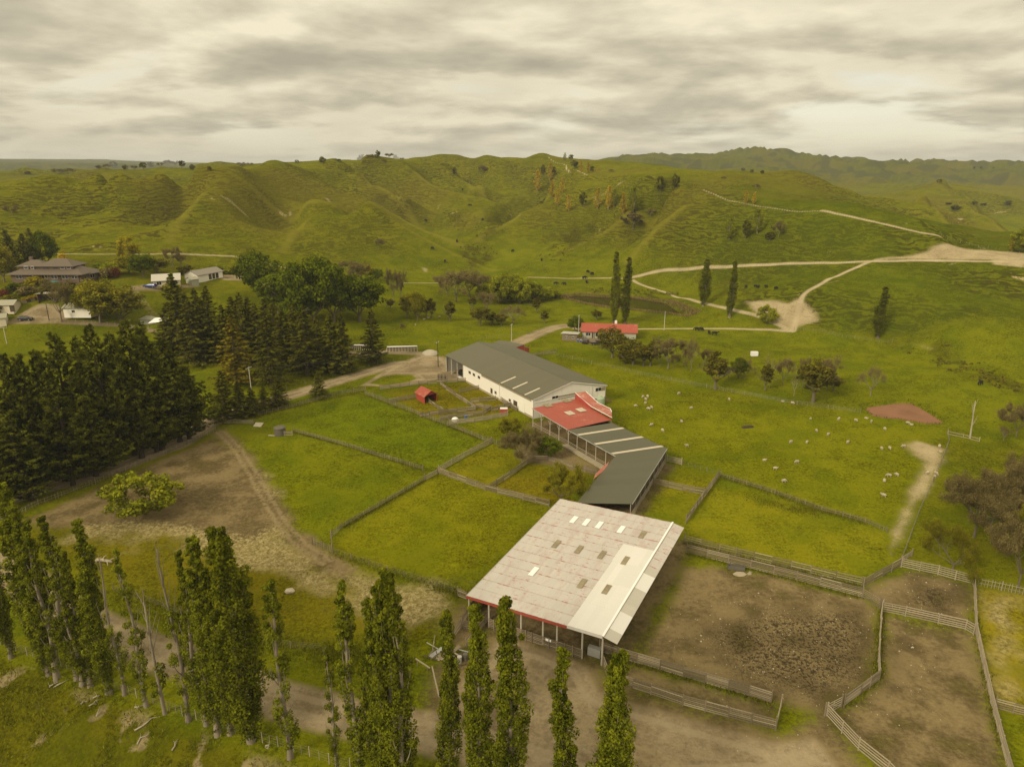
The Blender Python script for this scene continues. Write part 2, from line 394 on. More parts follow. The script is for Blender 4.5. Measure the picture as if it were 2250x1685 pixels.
add_line(s_road, line_px([(20,708),(120,706),(280,716),(340,728)]), 1.3)
add_poly(s_road, poly_px([(1090,1385),(1200,1412),(1305,1452),(1335,1510),(1690,1612),(1800,1600),(1900,1720),(1330,1760),(1010,1640),(960,1560),(1000,1480)]), off=1.2)
add_poly(s_island, poly_px([(812,842),(838,828),(870,823),(905,824),(915,832),(890,841),(850,848)]))
for half, L in ((0.9, [(1290,726),(1400,723),(1500,722),(1600,722),(1700,725),(1744,727)]),
          (1.0, [(1744,728),(1666,694),(1585,675),(1500,655),(1415,628),(1391,616)]),
          (1.0, [(1744,727),(1752,690),(1762,655),(1775,640),(1830,610),(1914,574)]),
          (0.95, [(1805,463),(1860,474),(1941,492),(2000,506),(2066,520)]), (0.5, [(1544,417),(1590,437),(1670,454),(1751,465),(1805,464)]),
          (0.7, [(1160,609),(1250,612),(1340,611),(1385,612)]), (0.7, [(880,622),(960,622),(1010,620)]),
          (0.6, [(120,558),(260,559),(400,558),(520,564),(625,588)]), (0.8, [(1205,345),(1240,362),(1248,375),(1290,385)])):
    add_line(s_track, line_px(L), half)
add_line(s_track, smooth(TRK[0], 8), 1.05)
for off in (-0.75, 0.75):
    for L in ([(295,640),(318,668),(345,700),(372,722)], [(484,948),(520,985),(555,1040),(585,1095),(620,1150),(660,1195),(720,1235)], [(1250,1600),(1420,1660),(1600,1740)], [(1120,1450),(1220,1520),(1330,1600),(1480,1700)]):
        P = line_px(L); d = np.gradient(P, axis=0); d /= np.linalg.norm(d, axis=1)[:, None]
        add_line(s_wheel, P + np.stack([-d[:, 1], d[:, 0]], 1) * off, 0.28)
for L in ([(1500,1245),(1700,1262),(1893,1312),(1932,1345),(1928,1490),(1850,1555),(1810,1568),(1700,1545),(1400,1452),(1440,1380),(1480,1300)],
          [(1985,1245),(2135,1285),(2140,1388),(2120,1382),(1935,1340),(1900,1296)],
          [(1936,1345),(2120,1383),(2141,1395),(2175,1540),(2215,1720),(1950,1720),(1815,1570),(1851,1556),(1931,1493)],
          [(1082,1358),(1310,1440),(1338,1500),(1710,1605),(1810,1570),(1960,1740),(1330,1760),(1000,1640),(925,1600),(920,1500),(985,1450),(1060,1420)],
          [(40,1145),(240,1062),(470,962),(540,1000),(590,1080),(620,1150),(560,1185),(420,1165),(300,1145),(150,1160)],
          [(1010,1320),(1080,1352),(1030,1420),(990,1430),(980,1370)],
          [(1500,1190),(1660,1228),(1893,1288),(1893,1300),(1660,1243),(1505,1203)],
          [(1120,970),(1190,945),(1320,1030),(1300,1045),(1230,1025),(1140,1010)],
          [(1310,1440),(1700,1548),(1716,1602),(1340,1497)]):
    add_poly(s_dirt, poly_px(L))
for L in ([(1025,1308),(1233,1094),(1511,1150),(1364,1395)], [(1273,1097),(1352,1002),(1466,985),(1394,1099)], [(1352,1002),(1466,985),(1345,927),(1247,944)], [(1247,944),(1345,922),(1266,876),(1169,897)], [(977,780),(1171,878),(1335,846),(1140,752)]):
    add_poly(s_dirt, np.array([up(u, v, 4.2) for u, v in L]), off=-1.2)
add_line(s_dirt, line_px([(484,948),(530,995),(580,1085),(630,1160),(690,1215),(760,1255)]), 2.0)
add_poly(s_straw, poly_px([(120,1150),(560,1000),(690,1200),(900,1330),(860,1390),(600,1300),(330,1210),(150,1190)]), off=2.6)
add_poly(s_straw, poly_px([(690,1205),(860,1262),(1010,1316),(1000,1370),(900,1392),(800,1350),(720,1290)]))
add_poly(s_straw, poly_px([(490,1050),(600,1090),(660,1180),(560,1200),(480,1120)])); add_poly(s_straw, poly_px([(170,1150),(300,1160),(280,1190),(150,1185)]))
add_poly(s_straw, poly_px([(2140,1290),(2250,1310),(2250,1560),(2180,1540)]), off=1.5)
for L in ([(1980,975),(2015,966),(2075,985),(2086,990),(2062,1040),(2015,1120),(1975,1200),(1955,1230),(1945,1200),(1985,1100),(2030,1015)],
          [(1925,571),(1990,565),(2040,553),(2085,537),(2110,545),(2170,551),(2290,560),(2290,571),(2050,570)],
          [(1640,663),(1690,661),(1735,668),(1758,655),(1800,704),(1768,712),(1742,722),(1700,702),(1665,690)],
          [(2170,565),(2290,565),(2250,590),(2180,582)], [(1968,752),(2010,758),(2070,772),(2040,770)],
          [(925,585),(940,590),(942,600),(930,598)]):
    add_poly(s_clay, poly_px(L), off=(0.25 if L[0] == (1980,975) else -0.8 if L[0] in ((1640,663), (1925,571)) else 0.6))
add_poly(s_mud, poly_px([(1540,1385),(1680,1345),(1890,1345),(1926,1480),(1800,1535),(1620,1480)]), off=-1.5)
add_poly(s_mud, poly_px([(1990,1255),(2130,1290),(2135,1380),(1945,1335)]), off=1.0); add_poly(s_mud, poly_px([(1945,1400),(2000,1420),(1990,1520),(1940,1530)]), off=1.0); add_poly(s_mud, poly_px([(1620,1545),(1700,1560),(1690,1590),(1640,1580)]), off=0.5)
add_poly(s_wet, poly_px([(1940,1380),(2110,1400),(2160,1560),(2120,1640),(1960,1560)]), off=2)
for L in ([(1040,600),(1090,560),(1060,540),(1010,545),(1030,580)], [(1100,470),(1130,430),(1110,500),(1060,530)], [(1190,560),(1230,510),(1300,480),(1340,500),(1260,545),(1210,570)], [(1960,750),(2100,790),(2250,850),(2250,870),(2080,810)], [(830,440),(880,470),(900,460),(860,430)], [(1270,655),(1520,690),(1540,680),(1480,650),(1300,640)]):
    add_poly(s_soil, poly_px(L), off=1.0)

# base sward colour per paddock (the grass itself differs from field to field)
ZC = np.empty(GX.shape + (3,)); ZC[:] = (0.095, 0.122, 0.0165)
def zone(pts, c, soft=3.0):
    f = fld(); add_poly(f, poly_px(pts)); k = sst(-f, -soft, soft)[..., None]
    ZC[:] = ZC * (1 - k) + np.array(c) * k
k = HILL[..., None]
ZC[:] = ZC * (1 - k) + np.array((0.096, 0.116, 0.020)) * k
kr = (sst(GX, 40, 130) * HILL * (1 - sst(GY, 430, 560)))[..., None]
ZC[:] = ZC * (1 - kr) + np.array((0.062, 0.088, 0.015)) * kr
kf = FAR[..., None]; ZC[:] = ZC * (1 - kf) + np.array((0.070, 0.088, 0.026)) * kf
zone([(560,925),(800,868),(935,922),(1058,970),(960,1035),(740,975),(640,948)], (0.092, 0.128, 0.0125), 2)
zone([(60,1140),(480,950),(620,1160),(760,1260),(1010,1320),(920,1400),(560,1400),(250,1290),(40,1220)], (0.100, 0.104, 0.020), 5)
zone([(480,950),(640,950),(740,978),(930,1035),(730,1180),(700,1230),(560,1000)], (0.098, 0.125, 0.0145), 3)
zone([(730,1190),(935,1055),(965,1042),(1075,1075),(1215,1115),(1020,1305),(740,1220)], (0.115, 0.134, 0.0165), 1.5)
zone([(970,1038),(1080,978),(1160,1015),(1070,1072)], (0.122, 0.134, 0.018), 1)
zone([(1075,1072),(1160,1018),(1300,1040),(1250,1090),(1215,1110)], (0.118, 0.118, 0.019), 1)
zone([(1180,790),(1340,800),(1500,845),(1900,905),(2040,960),(1990,1110),(1950,1165),(1700,1080),(1470,1005),(1340,900)], (0.104, 0.128, 0.0155), 2)
zone([(1550,1060),(1640,1085),(1800,1130),(1945,1170),(1960,1230),(1890,1275),(1510,1175)], (0.120, 0.140, 0.020), 2)
zone([(1470,1015),(1580,1045),(1510,1145),(1410,1110)], (0.120, 0.136, 0.018), 1)
zone([(840,860),(1030,840),(1140,900),(1080,915),(940,915)], (0.118, 0.120, 0.019), 1)
zone([(990,935),(1150,915),(1180,930),(1110,975),(1070,965)], (0.105, 0.132, 0.015), 1)
zone([(2140,1290),(2260,1310),(2260,1570),(2180,1545)], (0.150, 0.148, 0.034), 1.5)
zone([(2060,960),(2260,980),(2260,1280),(1990,1225)], (0.088, 0.108, 0.017), 2)
kb = BK[..., None]; ZC[:] = ZC * (1 - kb) + np.array((0.085, 0.098, 0.018)) * kb

ZC *= np.array((1.20, 1.01, 0.20)) * (1 + 0.06 * HILL[..., None])
# ---------------------------------------------------------------- ground meshes: one surface, split by what it is
def ground_mesh(name, fmask):
    idx = np.arange(NR * NCOL).reshape(NR, NCOL)
    q = np.stack([idx[:-1, :-1], idx[:-1, 1:], idx[1:, 1:], idx[1:, :-1]], -1)[fmask]
    used = np.unique(q); remap = np.full(NR * NCOL, -1, np.int32); remap[used] = np.arange(len(used))
    me = bpy.data.meshes.new(name)
    co = np.stack([GX.ravel()[used], GY.ravel()[used], GZ.ravel()[used]], 1).astype(np.float32)
    me.vertices.add(len(used)); me.vertices.foreach_set('co', co.ravel())
    nq = len(q); me.loops.add(nq * 4); me.loops.foreach_set('vertex_index', remap[q].ravel())
    me.polygons.add(nq); me.polygons.foreach_set('loop_start', np.arange(0, nq * 4, 4, dtype=np.int32))
    me.polygons.foreach_set('use_smooth', np.ones(nq, bool))
    me.update(calc_edges=True)
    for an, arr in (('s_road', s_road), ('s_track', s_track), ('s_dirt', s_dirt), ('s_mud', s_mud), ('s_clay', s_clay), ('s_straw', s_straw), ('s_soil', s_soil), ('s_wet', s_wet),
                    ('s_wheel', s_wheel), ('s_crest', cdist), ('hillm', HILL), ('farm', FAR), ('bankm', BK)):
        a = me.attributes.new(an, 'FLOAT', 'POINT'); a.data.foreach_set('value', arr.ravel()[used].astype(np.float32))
    a = me.attributes.new('zone', 'FLOAT_COLOR', 'POINT')
    zc = np.concatenate([ZC.reshape(-1, 3)[used], np.ones((len(used), 1))], 1).astype(np.float32)
    a.data.foreach_set('color', zc.ravel())
    for an, ch in NZ.items():
        a = me.attributes.new(an, 'FLOAT_COLOR', 'POINT')
        a.data.foreach_set('color', np.stack([c.ravel()[used] for c in ch] + [np.ones(len(used))], 1).astype(np.float32).ravel())
    me.materials.append(MAT_GROUND)
    o = bpy.data.objects.new(name, me); COL.objects.link(o); o['kind'] = 'structure'
    return o
s_road = np.maximum(s_road, -s_island)

def n01(v): return 0.5 + 0.62 * v
NZ = dict(
    nz1=(n01(fbm(GX / 22, GY / 22, 4, 31.0)), n01(fbm(GX / 3.4, GY / 3.4, 3, 32.0)), n01(fbm(GX / 48, GY / 48, 3, 33.0))),
    nz2=(n01(fbm(GX / 7, GY / 7, 4, 34.0)), n01(fbm(GX / 6.2, GY / 6.2, 4, 35.0, 0.6)), n01(fbm(GX / 5, GY / 5, 4, 36.0, 0.6))),
    nz3=(n01(fbm(GX / 85, GY / 85, 4, 37.0)), n01(fbm(GX / 12 + fbm(GX / 20, GY / 20, 2, 51.0), GY / 8, 4, 38.0, 0.6)), n01(fbm(GX / 4.2 + 0.6 * fbm(GX / 6, GY / 6, 2, 52.0), GY / 4.2, 4, 39.0, 0.6))))
def ground_material():
    m = bpy.data.materials.new('ground'); m.use_nodes = True; t = NT(m.node_tree)
    geo = t.n('ShaderNodeNewGeometry'); P = geo.outputs['Position']
    def col3(nm):
        q = t.n('ShaderNodeSeparateColor'); t.L.new(t.attr(nm, 'Color'), q.inputs[0]); return q.outputs[0], q.outputs[1], q.outputs[2]
    n20, n3, npatch = col3('nz1'); nlush, nnw, ndw = col3('nz2'); nwarm, nslip, nbs = col3('nz3')
    n1 = t.noise(P, 1.15, 4.0, 0.70); nf = t.noise(t.scalev(P, (1.0, 1.0, 1.0)), 2.7, 4.0, 0.75)
    zone_c = t.attr('zone', 'Color'); hm = t.attr('hillm'); fm = t.attr('farm'); bk = t.attr('bankm')
    # sward: broad, medium and tuft-scale change
    v = t.math('ADD', t.math('MULTIPLY', t.mr(n20, 0.25, 0.75, -1, 1, False), 0.13), t.math('MULTIPLY', t.mr(n3, 0.2, 0.8, -1, 1, False), 0.16))
    v = t.math('ADD', v, t.math('MULTIPLY', t.mr(n1, 0.30, 0.70, -1, 1, False), 0.34))
    v = t.math('ADD', v, t.math('MULTIPLY', t.mr(nf, 0.32, 0.68, -1, 1, False), 0.50))
    g = t.mix(1.0, zone_c, t.math('ADD', v, 1.0), 'MULTIPLY')
    dry = t.math('MULTIPLY', t.mr(t.math('ADD', t.math('MULTIPLY', n1, 0.6), t.math('MULTIPLY', n3, 0.4)), 0.46, 0.64), t.mr(n20, 0.30, 0.70, 0.15, 0.55))
    g = t.mix(dry, g, t.mix(1.0, zone_c, (1.24, 1.13, 1.4), 'MULTIPLY'))
    g = t.mix(t.math('MULTIPLY', t.mr(nlush, 0.52, 0.75), 0.38), g, t.mix(1.0, zone_c, (0.62, 0.82, 0.75), 'MULTIPLY'))
    # hill country: stock terracettes run along the contour
    pz = t.n('ShaderNodeSeparateXYZ'); t.L.new(P, pz.inputs[0])
    tn = t.noise(t.scalev(P, (0.09, 0.09, 0.25)), 1.0, 3.0, 0.6)
    ph = t.math('FRACT', t.math('ADD', t.math('DIVIDE', pz.outputs[2], 2.1), t.math('MULTIPLY', tn, 5.0)))
    ter2 = t.math('ABSOLUTE', t.math('SUBTRACT', t.math('MULTIPLY', ph, 2.0), 1.0))
    steep = t.n('ShaderNodeSeparateXYZ'); t.L.new(geo.outputs['Normal'], steep.inputs[0])
    stp = t.mr(steep.outputs[2], 0.992, 0.945, 0.10, 1.0)
    hill_near = t.math('MULTIPLY', hm, t.math('SUBTRACT', 1.0, fm))
    terf = t.math('MULTIPLY', t.math('MULTIPLY', hill_near, stp), t.mr(npatch, 0.25, 0.60, 0.5, 1.0))
    brk = t.mr(n3, 0.25, 0.55, 0.5, 1.0)
    tm = t.math('MULTIPLY', t.math('MULTIPLY', t.mr(ter2, 0.42, 0.72), terf), brk)
    g = t.mix(t.math('MULTIPLY', tm, 0.9), g, t.mix(0.45, t.mix(1.0, zone_c, (0.34, 0.36, 0.6), 'MULTIPLY'), (0.072, 0.050, 0.012)))
    tl = t.math('MULTIPLY', t.mr(ter2, 0.35, 0.10), terf)
    g = t.mix(t.math('MULTIPLY', tl, 0.25), g, (0.19, 0.160, 0.020))
    g = t.mix(t.math('MULTIPLY', t.math('MULTIPLY', t.mr(nwarm, 0.46, 0.72), hm), 0.34), g, (0.135, 0.105, 0.016))
    # paler turf colour along the spur crests
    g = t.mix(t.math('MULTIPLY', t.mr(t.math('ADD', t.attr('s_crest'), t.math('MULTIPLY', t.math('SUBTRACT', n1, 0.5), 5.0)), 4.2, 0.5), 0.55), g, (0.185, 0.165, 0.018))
    # bare slips on the hills
    slip = t.math('MULTIPLY', t.math('MULTIPLY', t.mr(nslip, 0.84, 0.90), terf), t.mr(n1, 0.38, 0.56))
    g = t.mix(slip, g, (0.40, 0.315, 0.18))
    # rank growth in gullies
    rk = t.math('MULTIPLY', t.mr(t.attr('s_soil'), 7.0, -5.0), t.mr(nnw, 0.44, 0.60))
    g = t.mix(t.math('MULTIPLY', rk, 0.68), g, (0.050, 0.045, 0.005))
    # far country: patches of bush
    fb = t.math('MULTIPLY', t.mr(n20, 0.46, 0.62), fm)
    g = t.mix(t.math('MULTIPLY', fb, 0.6), g, (0.034, 0.042, 0.016))
    # eroding bank in front
    bslip = t.math('MULTIPLY', bk, t.mr(t.math('ADD', t.math('MULTIPLY', nbs, 0.8), t.math('MULTIPLY', n1, 0.3)), 0.60, 0.69))
    g = t.mix(t.math('MULTIPLY', bslip, t.mr(n1, 0.3, 0.6, 0.45, 0.95)), g, t.mix(nf, (0.24, 0.185, 0.095), (0.42, 0.33, 0.185)))
    bd = t.math('MULTIPLY', bk, t.mr(n1, 0.48, 0.64)); g = t.mix(t.math('MULTIPLY', bd, 0.5), g, (0.045, 0.043, 0.004))
    # dry trampled straw, dirt, mud
    nw = t.math('MULTIPLY', t.math('SUBTRACT', nnw, 0.5), 9.0)
    nw2 = t.math('MULTIPLY', t.math('SUBTRACT', n1, 0.5), 3.2)
    nw3 = t.math('MULTIPLY', t.math('SUBTRACT', nf, 0.5), 4.5)
    nw2w = nw2; nw2 = t.math('ADD', nw2, nw3)
    stf = t.mr(t.math('ADD', t.math('ADD', t.attr('s_straw'), nw), nw2), 2.0, -3.0)
    stf = t.math('MULTIPLY', stf, t.mr(nf, 0.36, 0.60, 0.28, 1.0))
    g = t.mix(stf, g, t.mix(t.mr(n1, 0.35, 0.65), (0.205, 0.158, 0.066), (0.40, 0.325, 0.165)))
    dcol = t.mix(t.mr(t.math('ADD', t.math('MULTIPLY', n3, 0.45), t.math('MULTIPLY', n1, 0.55)), 0.32, 0.66), (0.104, 0.076, 0.034), (0.205, 0.153, 0.072))
    dcol = t.mix(1.0, dcol, t.math('ADD', 0.42, t.math('ADD', t.math('MULTIPLY', nf, 0.90), t.math('MULTIPLY', n1, 0.26))), 'MULTIPLY')
    dcol = t.mix(t.math('MULTIPLY', t.mr(nf, 0.68, 0.74), 0.55), dcol, (0.44, 0.365, 0.235))
    dw = t.math('MULTIPLY', t.math('SUBTRACT', ndw, 0.5), 2.6)
    df = t.mr(t.math('ADD', t.math('ADD', t.attr('s_dirt'), dw), nw2), 1.1, -1.6)
    df = t.math('MULTIPLY', df, t.mr(n3, 0.18, 0.42, 0.82, 1.0))
    g = t.mix(df, g, dcol)
    wf = t.math('MULTIPLY', t.mr(t.attr('s_wet'), 3.0, -4.0), t.mr(ndw, 0.50, 0.66))
    g = t.mix(t.math('MULTIPLY', wf, 0.75), g, (0.055, 0.038, 0.016))
    pock = t.mr(nf, 0.49, 0.57)
    mf = t.math('MULTIPLY', t.mr(t.math('ADD', t.attr('s_mud'), t.math('MULTIPLY', dw, 0.8)), 2.5, -5.0), t.math('MAXIMUM', pock, t.mr(n1, 0.50, 0.62)))
    g = t.mix(t.math('MULTIPLY', mf, 0.92), g, (0.034, 0.025, 0.012))
    # clay, gravel road, tracks
    cf = t.mr(t.math('ADD', t.math('ADD', t.attr('s_clay'), t.math('MULTIPLY', nw, 0.22)), nw2), 0.8, -1.6)
    g = t.mix(t.math('MULTIPLY', cf, t.mr(n1, 0.28, 0.50, 0.45, 0.95)), g, t.mix(n3, (0.30, 0.235, 0.13), (0.44, 0.355, 0.215)))
    rf = t.mr(t.math('ADD', t.attr('s_road'), t.math('MULTIPLY', nw2, 0.35)), 0.55, -0.75)
    rcol = t.mix(t.mr(t.math('ADD', t.math('MULTIPLY', n3, 0.5), t.math('MULTIPLY', n1, 0.5)), 0.32, 0.68), (0.190, 0.145, 0.080), (0.300, 0.236, 0.140))
    rcol = t.mix(1.0, rcol, t.math('ADD', 0.42, t.math('ADD', t.math('MULTIPLY', nf, 0.78), t.math('MULTIPLY', n1, 0.38))), 'MULTIPLY')
    rut = t.math('MULTIPLY', t.mr(t.math('ABSOLUTE', t.math('ADD', t.attr('s_road'), t.math('ADD', 1.9, t.math('MULTIPLY', nw2w, 0.18)))), 0.75, 0.25), 0.5)
    rcol = t.mix(rut, rcol, (0.34, 0.275, 0.17))
    g = t.mix(rf, g, rcol)
    tf = t.mr(t.math('ADD', t.attr('s_track'), t.math('MULTIPLY', nw2w, 0.35)), 0.5, -0.6)
    g = t.mix(t.math('MULTIPLY', tf, t.mr(n1, 0.3, 0.5, 0.6, 1.0)), g, t.mix(n3, (0.34, 0.275, 0.16), (0.45, 0.37, 0.235)))
    whf = t.math('MULTIPLY', t.mr(t.math('ADD', t.attr('s_wheel'), t.math('MULTIPLY', nw2w, 0.3)), 0.45, -0.2), t.mr(n1, 0.34, 0.56))
    g = t.mix(t.math('MULTIPLY', whf, 0.7), g, (0.29, 0.225, 0.12))
    bs = t.n('ShaderNodeBsdfDiffuse'); t.put(bs.inputs['Color'], g); bs.inputs['Roughness'].default_value = 0.4
    hgt = t.math('ADD', t.math('MULTIPLY', n1, 0.30), t.math('MULTIPLY', ter2, t.math('MULTIPLY', terf, -0.35)))
    bp = t.n('ShaderNodeBump'); bp.inputs['Strength'].default_value = 0.9; bp.inputs['Distance'].default_value = 1.0
    t.put(bp.inputs['Height'], hgt); t.L.new(bp.outputs[0], bs.inputs['Normal'])
    o = t.n('ShaderNodeOutputMaterial'); t.L.new(bs.outputs[0], o.inputs[0])
    return m
MAT_GROUND = ground_material()
def fc(a): return (a[:-1, :-1] + a[1:, :-1] + a[:-1, 1:] + a[1:, 1:]) / 4
c_road = fc(s_road) < -0.05
c_track = (fc(s_track) < 0) & ~c_road
c_dirt = (fc(s_dirt) < 0) & ~c_road & ~c_track
c_hill = (fc(HILL) > 0.4) & ~c_road & ~c_track & ~c_dirt
c_bank = (fc(BK) > 0.5) & ~c_road & ~c_track & ~c_dirt & ~c_hill
c_past = ~(c_road | c_track | c_dirt | c_hill | c_bank)
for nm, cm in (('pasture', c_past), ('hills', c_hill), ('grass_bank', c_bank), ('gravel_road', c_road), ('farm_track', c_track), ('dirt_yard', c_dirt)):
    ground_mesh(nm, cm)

# ---------------------------------------------------------------- plain materials
def mat(name, col, rough=0.8, var=0.15, scale=1.5, rnd=0.0, spec=0.3, metal=0.0, bump=0.0, col2=None, thr=(0.45, 0.65), coord='Object', stretch=None):
    m = bpy.data.materials.new(name); m.use_nodes = True; t = NT(m.node_tree)
    tc = t.n('ShaderNodeTexCoord')
    if coord == 'World':
        P = t.n('ShaderNodeNewGeometry').outputs['Position']
    else: P = tc.outputs['Object']
    if stretch: P = t.scalev(P, stretch)
    n = t.noise(P, scale, 4.0, 0.6)
    c = t.mix(1.0, col, t.math('ADD', 1.0 - var, t.math('MULTIPLY', n, 2 * var)), 'MULTIPLY')
    if col2: c = t.mix(t.mr(t.noise(P, scale * 0.6, 5.0, 0.65, 0.4), thr[0], thr[1]), c, col2)
    if rnd:
        oi = t.n('ShaderNodeObjectInfo')
        c = t.mix(1.0, c, t.math('ADD', 1.0 - rnd, t.math('MULTIPLY', oi.outputs['Random'], 2 * rnd)), 'MULTIPLY')
    b = t.n('ShaderNodeBsdfPrincipled'); t.put(b.inputs['Base Color'], c)
    b.inputs['Roughness'].default_value = rough; b.inputs['Specular IOR Level'].default_value = spec; b.inputs['Metallic'].default_value = metal
    if bump:
        bp = t.n('ShaderNodeBump'); bp.inputs['Strength'].default_value = bump; bp.inputs['Distance'].default_value = 0.05
        t.put(bp.inputs['Height'], n); t.L.new(bp.outputs[0], b.inputs['Normal'])
    o = t.n('ShaderNodeOutputMaterial'); t.L.new(b.outputs[0], o.inputs[0])
    return m
def leafmat(name, col, col2, trans=0.28, rnd=0.16):
    m = bpy.data.materials.new(name); m.use_nodes = True; t = NT(m.node_tree)
    kb_ = .8 if ('bud' in name or 'plum' in name or 'reed' in name) else .42
    col = (col[0], col[1], col[2] * kb_); col2 = (col2[0], col2[1], col2[2] * kb_)
    tint = t.attr('tint'); oi = t.n('ShaderNodeObjectInfo')
    c = t.mix(tint, col, col2)
    c = t.mix(1.0, c, t.math('ADD', 1.0 - rnd, t.math('MULTIPLY', oi.outputs['Random'], 2 * rnd)), 'MULTIPLY')
    d = t.n('ShaderNodeBsdfDiffuse'); t.put(d.inputs[0], c)
    tr = t.n('ShaderNodeBsdfTranslucent'); t.put(tr.inputs[0], t.mix(1.0, c, (1.25, 1.15, 0.6), 'MULTIPLY'))
    mx = t.n('ShaderNodeMixShader'); mx.inputs[0].default_value = trans
    t.L.new(d.outputs[0], mx.inputs[1]); t.L.new(tr.outputs[0], mx.inputs[2])
    o = t.n('ShaderNodeOutputMaterial'); t.L.new(mx.outputs[0], o.inputs[0])
    return m
def corrug(name, col, col2=None, thr=(0.58, 0.68), lap=None, rough=0.5, var=0.10):
    """painted roofing iron: faint runs of sheets, streaky weathering"""
    m = bpy.data.materials.new(name); m.use_nodes = True; t = NT(m.node_tree)
    tc = t.n('ShaderNodeTexCoord'); U = tc.outputs['UV']; P = t.n('ShaderNodeNewGeometry').outputs['Position']
    oi = t.n('ShaderNodeObjectInfo')
    n = t.noise(t.scalev(U, (2.2, 0.25, 1)), 1.0, 5.0, 0.6)
    n2 = t.noise(P, 0.5, 4.0, 0.6)
    c = t.mix(1.0, col, t.math('ADD', 1 - var, t.math('ADD', t.math('MULTIPLY', n, var), t.math('MULTIPLY', n2, var))), 'MULTIPLY')
    c = t.mix(1.0, c, t.math('ADD', 0.96, t.math('MULTIPLY', oi.outputs['Random'], 0.08)), 'MULTIPLY')
    if col2:
        s = t.math('ADD', t.math('MULTIPLY', t.noise(t.scalev(U, (3.0, 0.8, 1)), 1.0, 6.0, 0.7), 0.6), t.math('MULTIPLY', t.noise(P, 0.28, 3.0, 0.55), 0.4))
        c = t.mix(t.mr(s, thr[0], thr[1]), c, col2)
    b = t.n('ShaderNodeBsdfPrincipled'); t.put(b.inputs['Base Color'], c); b.inputs['Roughness'].default_value = rough
    b.inputs['Specular IOR Level'].default_value = 0.25
    wv = t.n('ShaderNodeTexWave'); t.put(wv.inputs['Vector'], U); wv.inputs['Scale'].default_value = 1.3
    bp = t.n('ShaderNodeBump'); bp.inputs['Strength'].default_value = 0.25; bp.inputs['Distance'].default_value = 0.03
    t.L.new(wv.outputs['Fac'], bp.inputs['Height']); t.L.new(bp.outputs[0], b.inputs['Normal'])
    o = t.n('ShaderNodeOutputMaterial'); t.L.new(b.outputs[0], o.inputs[0])
    return m
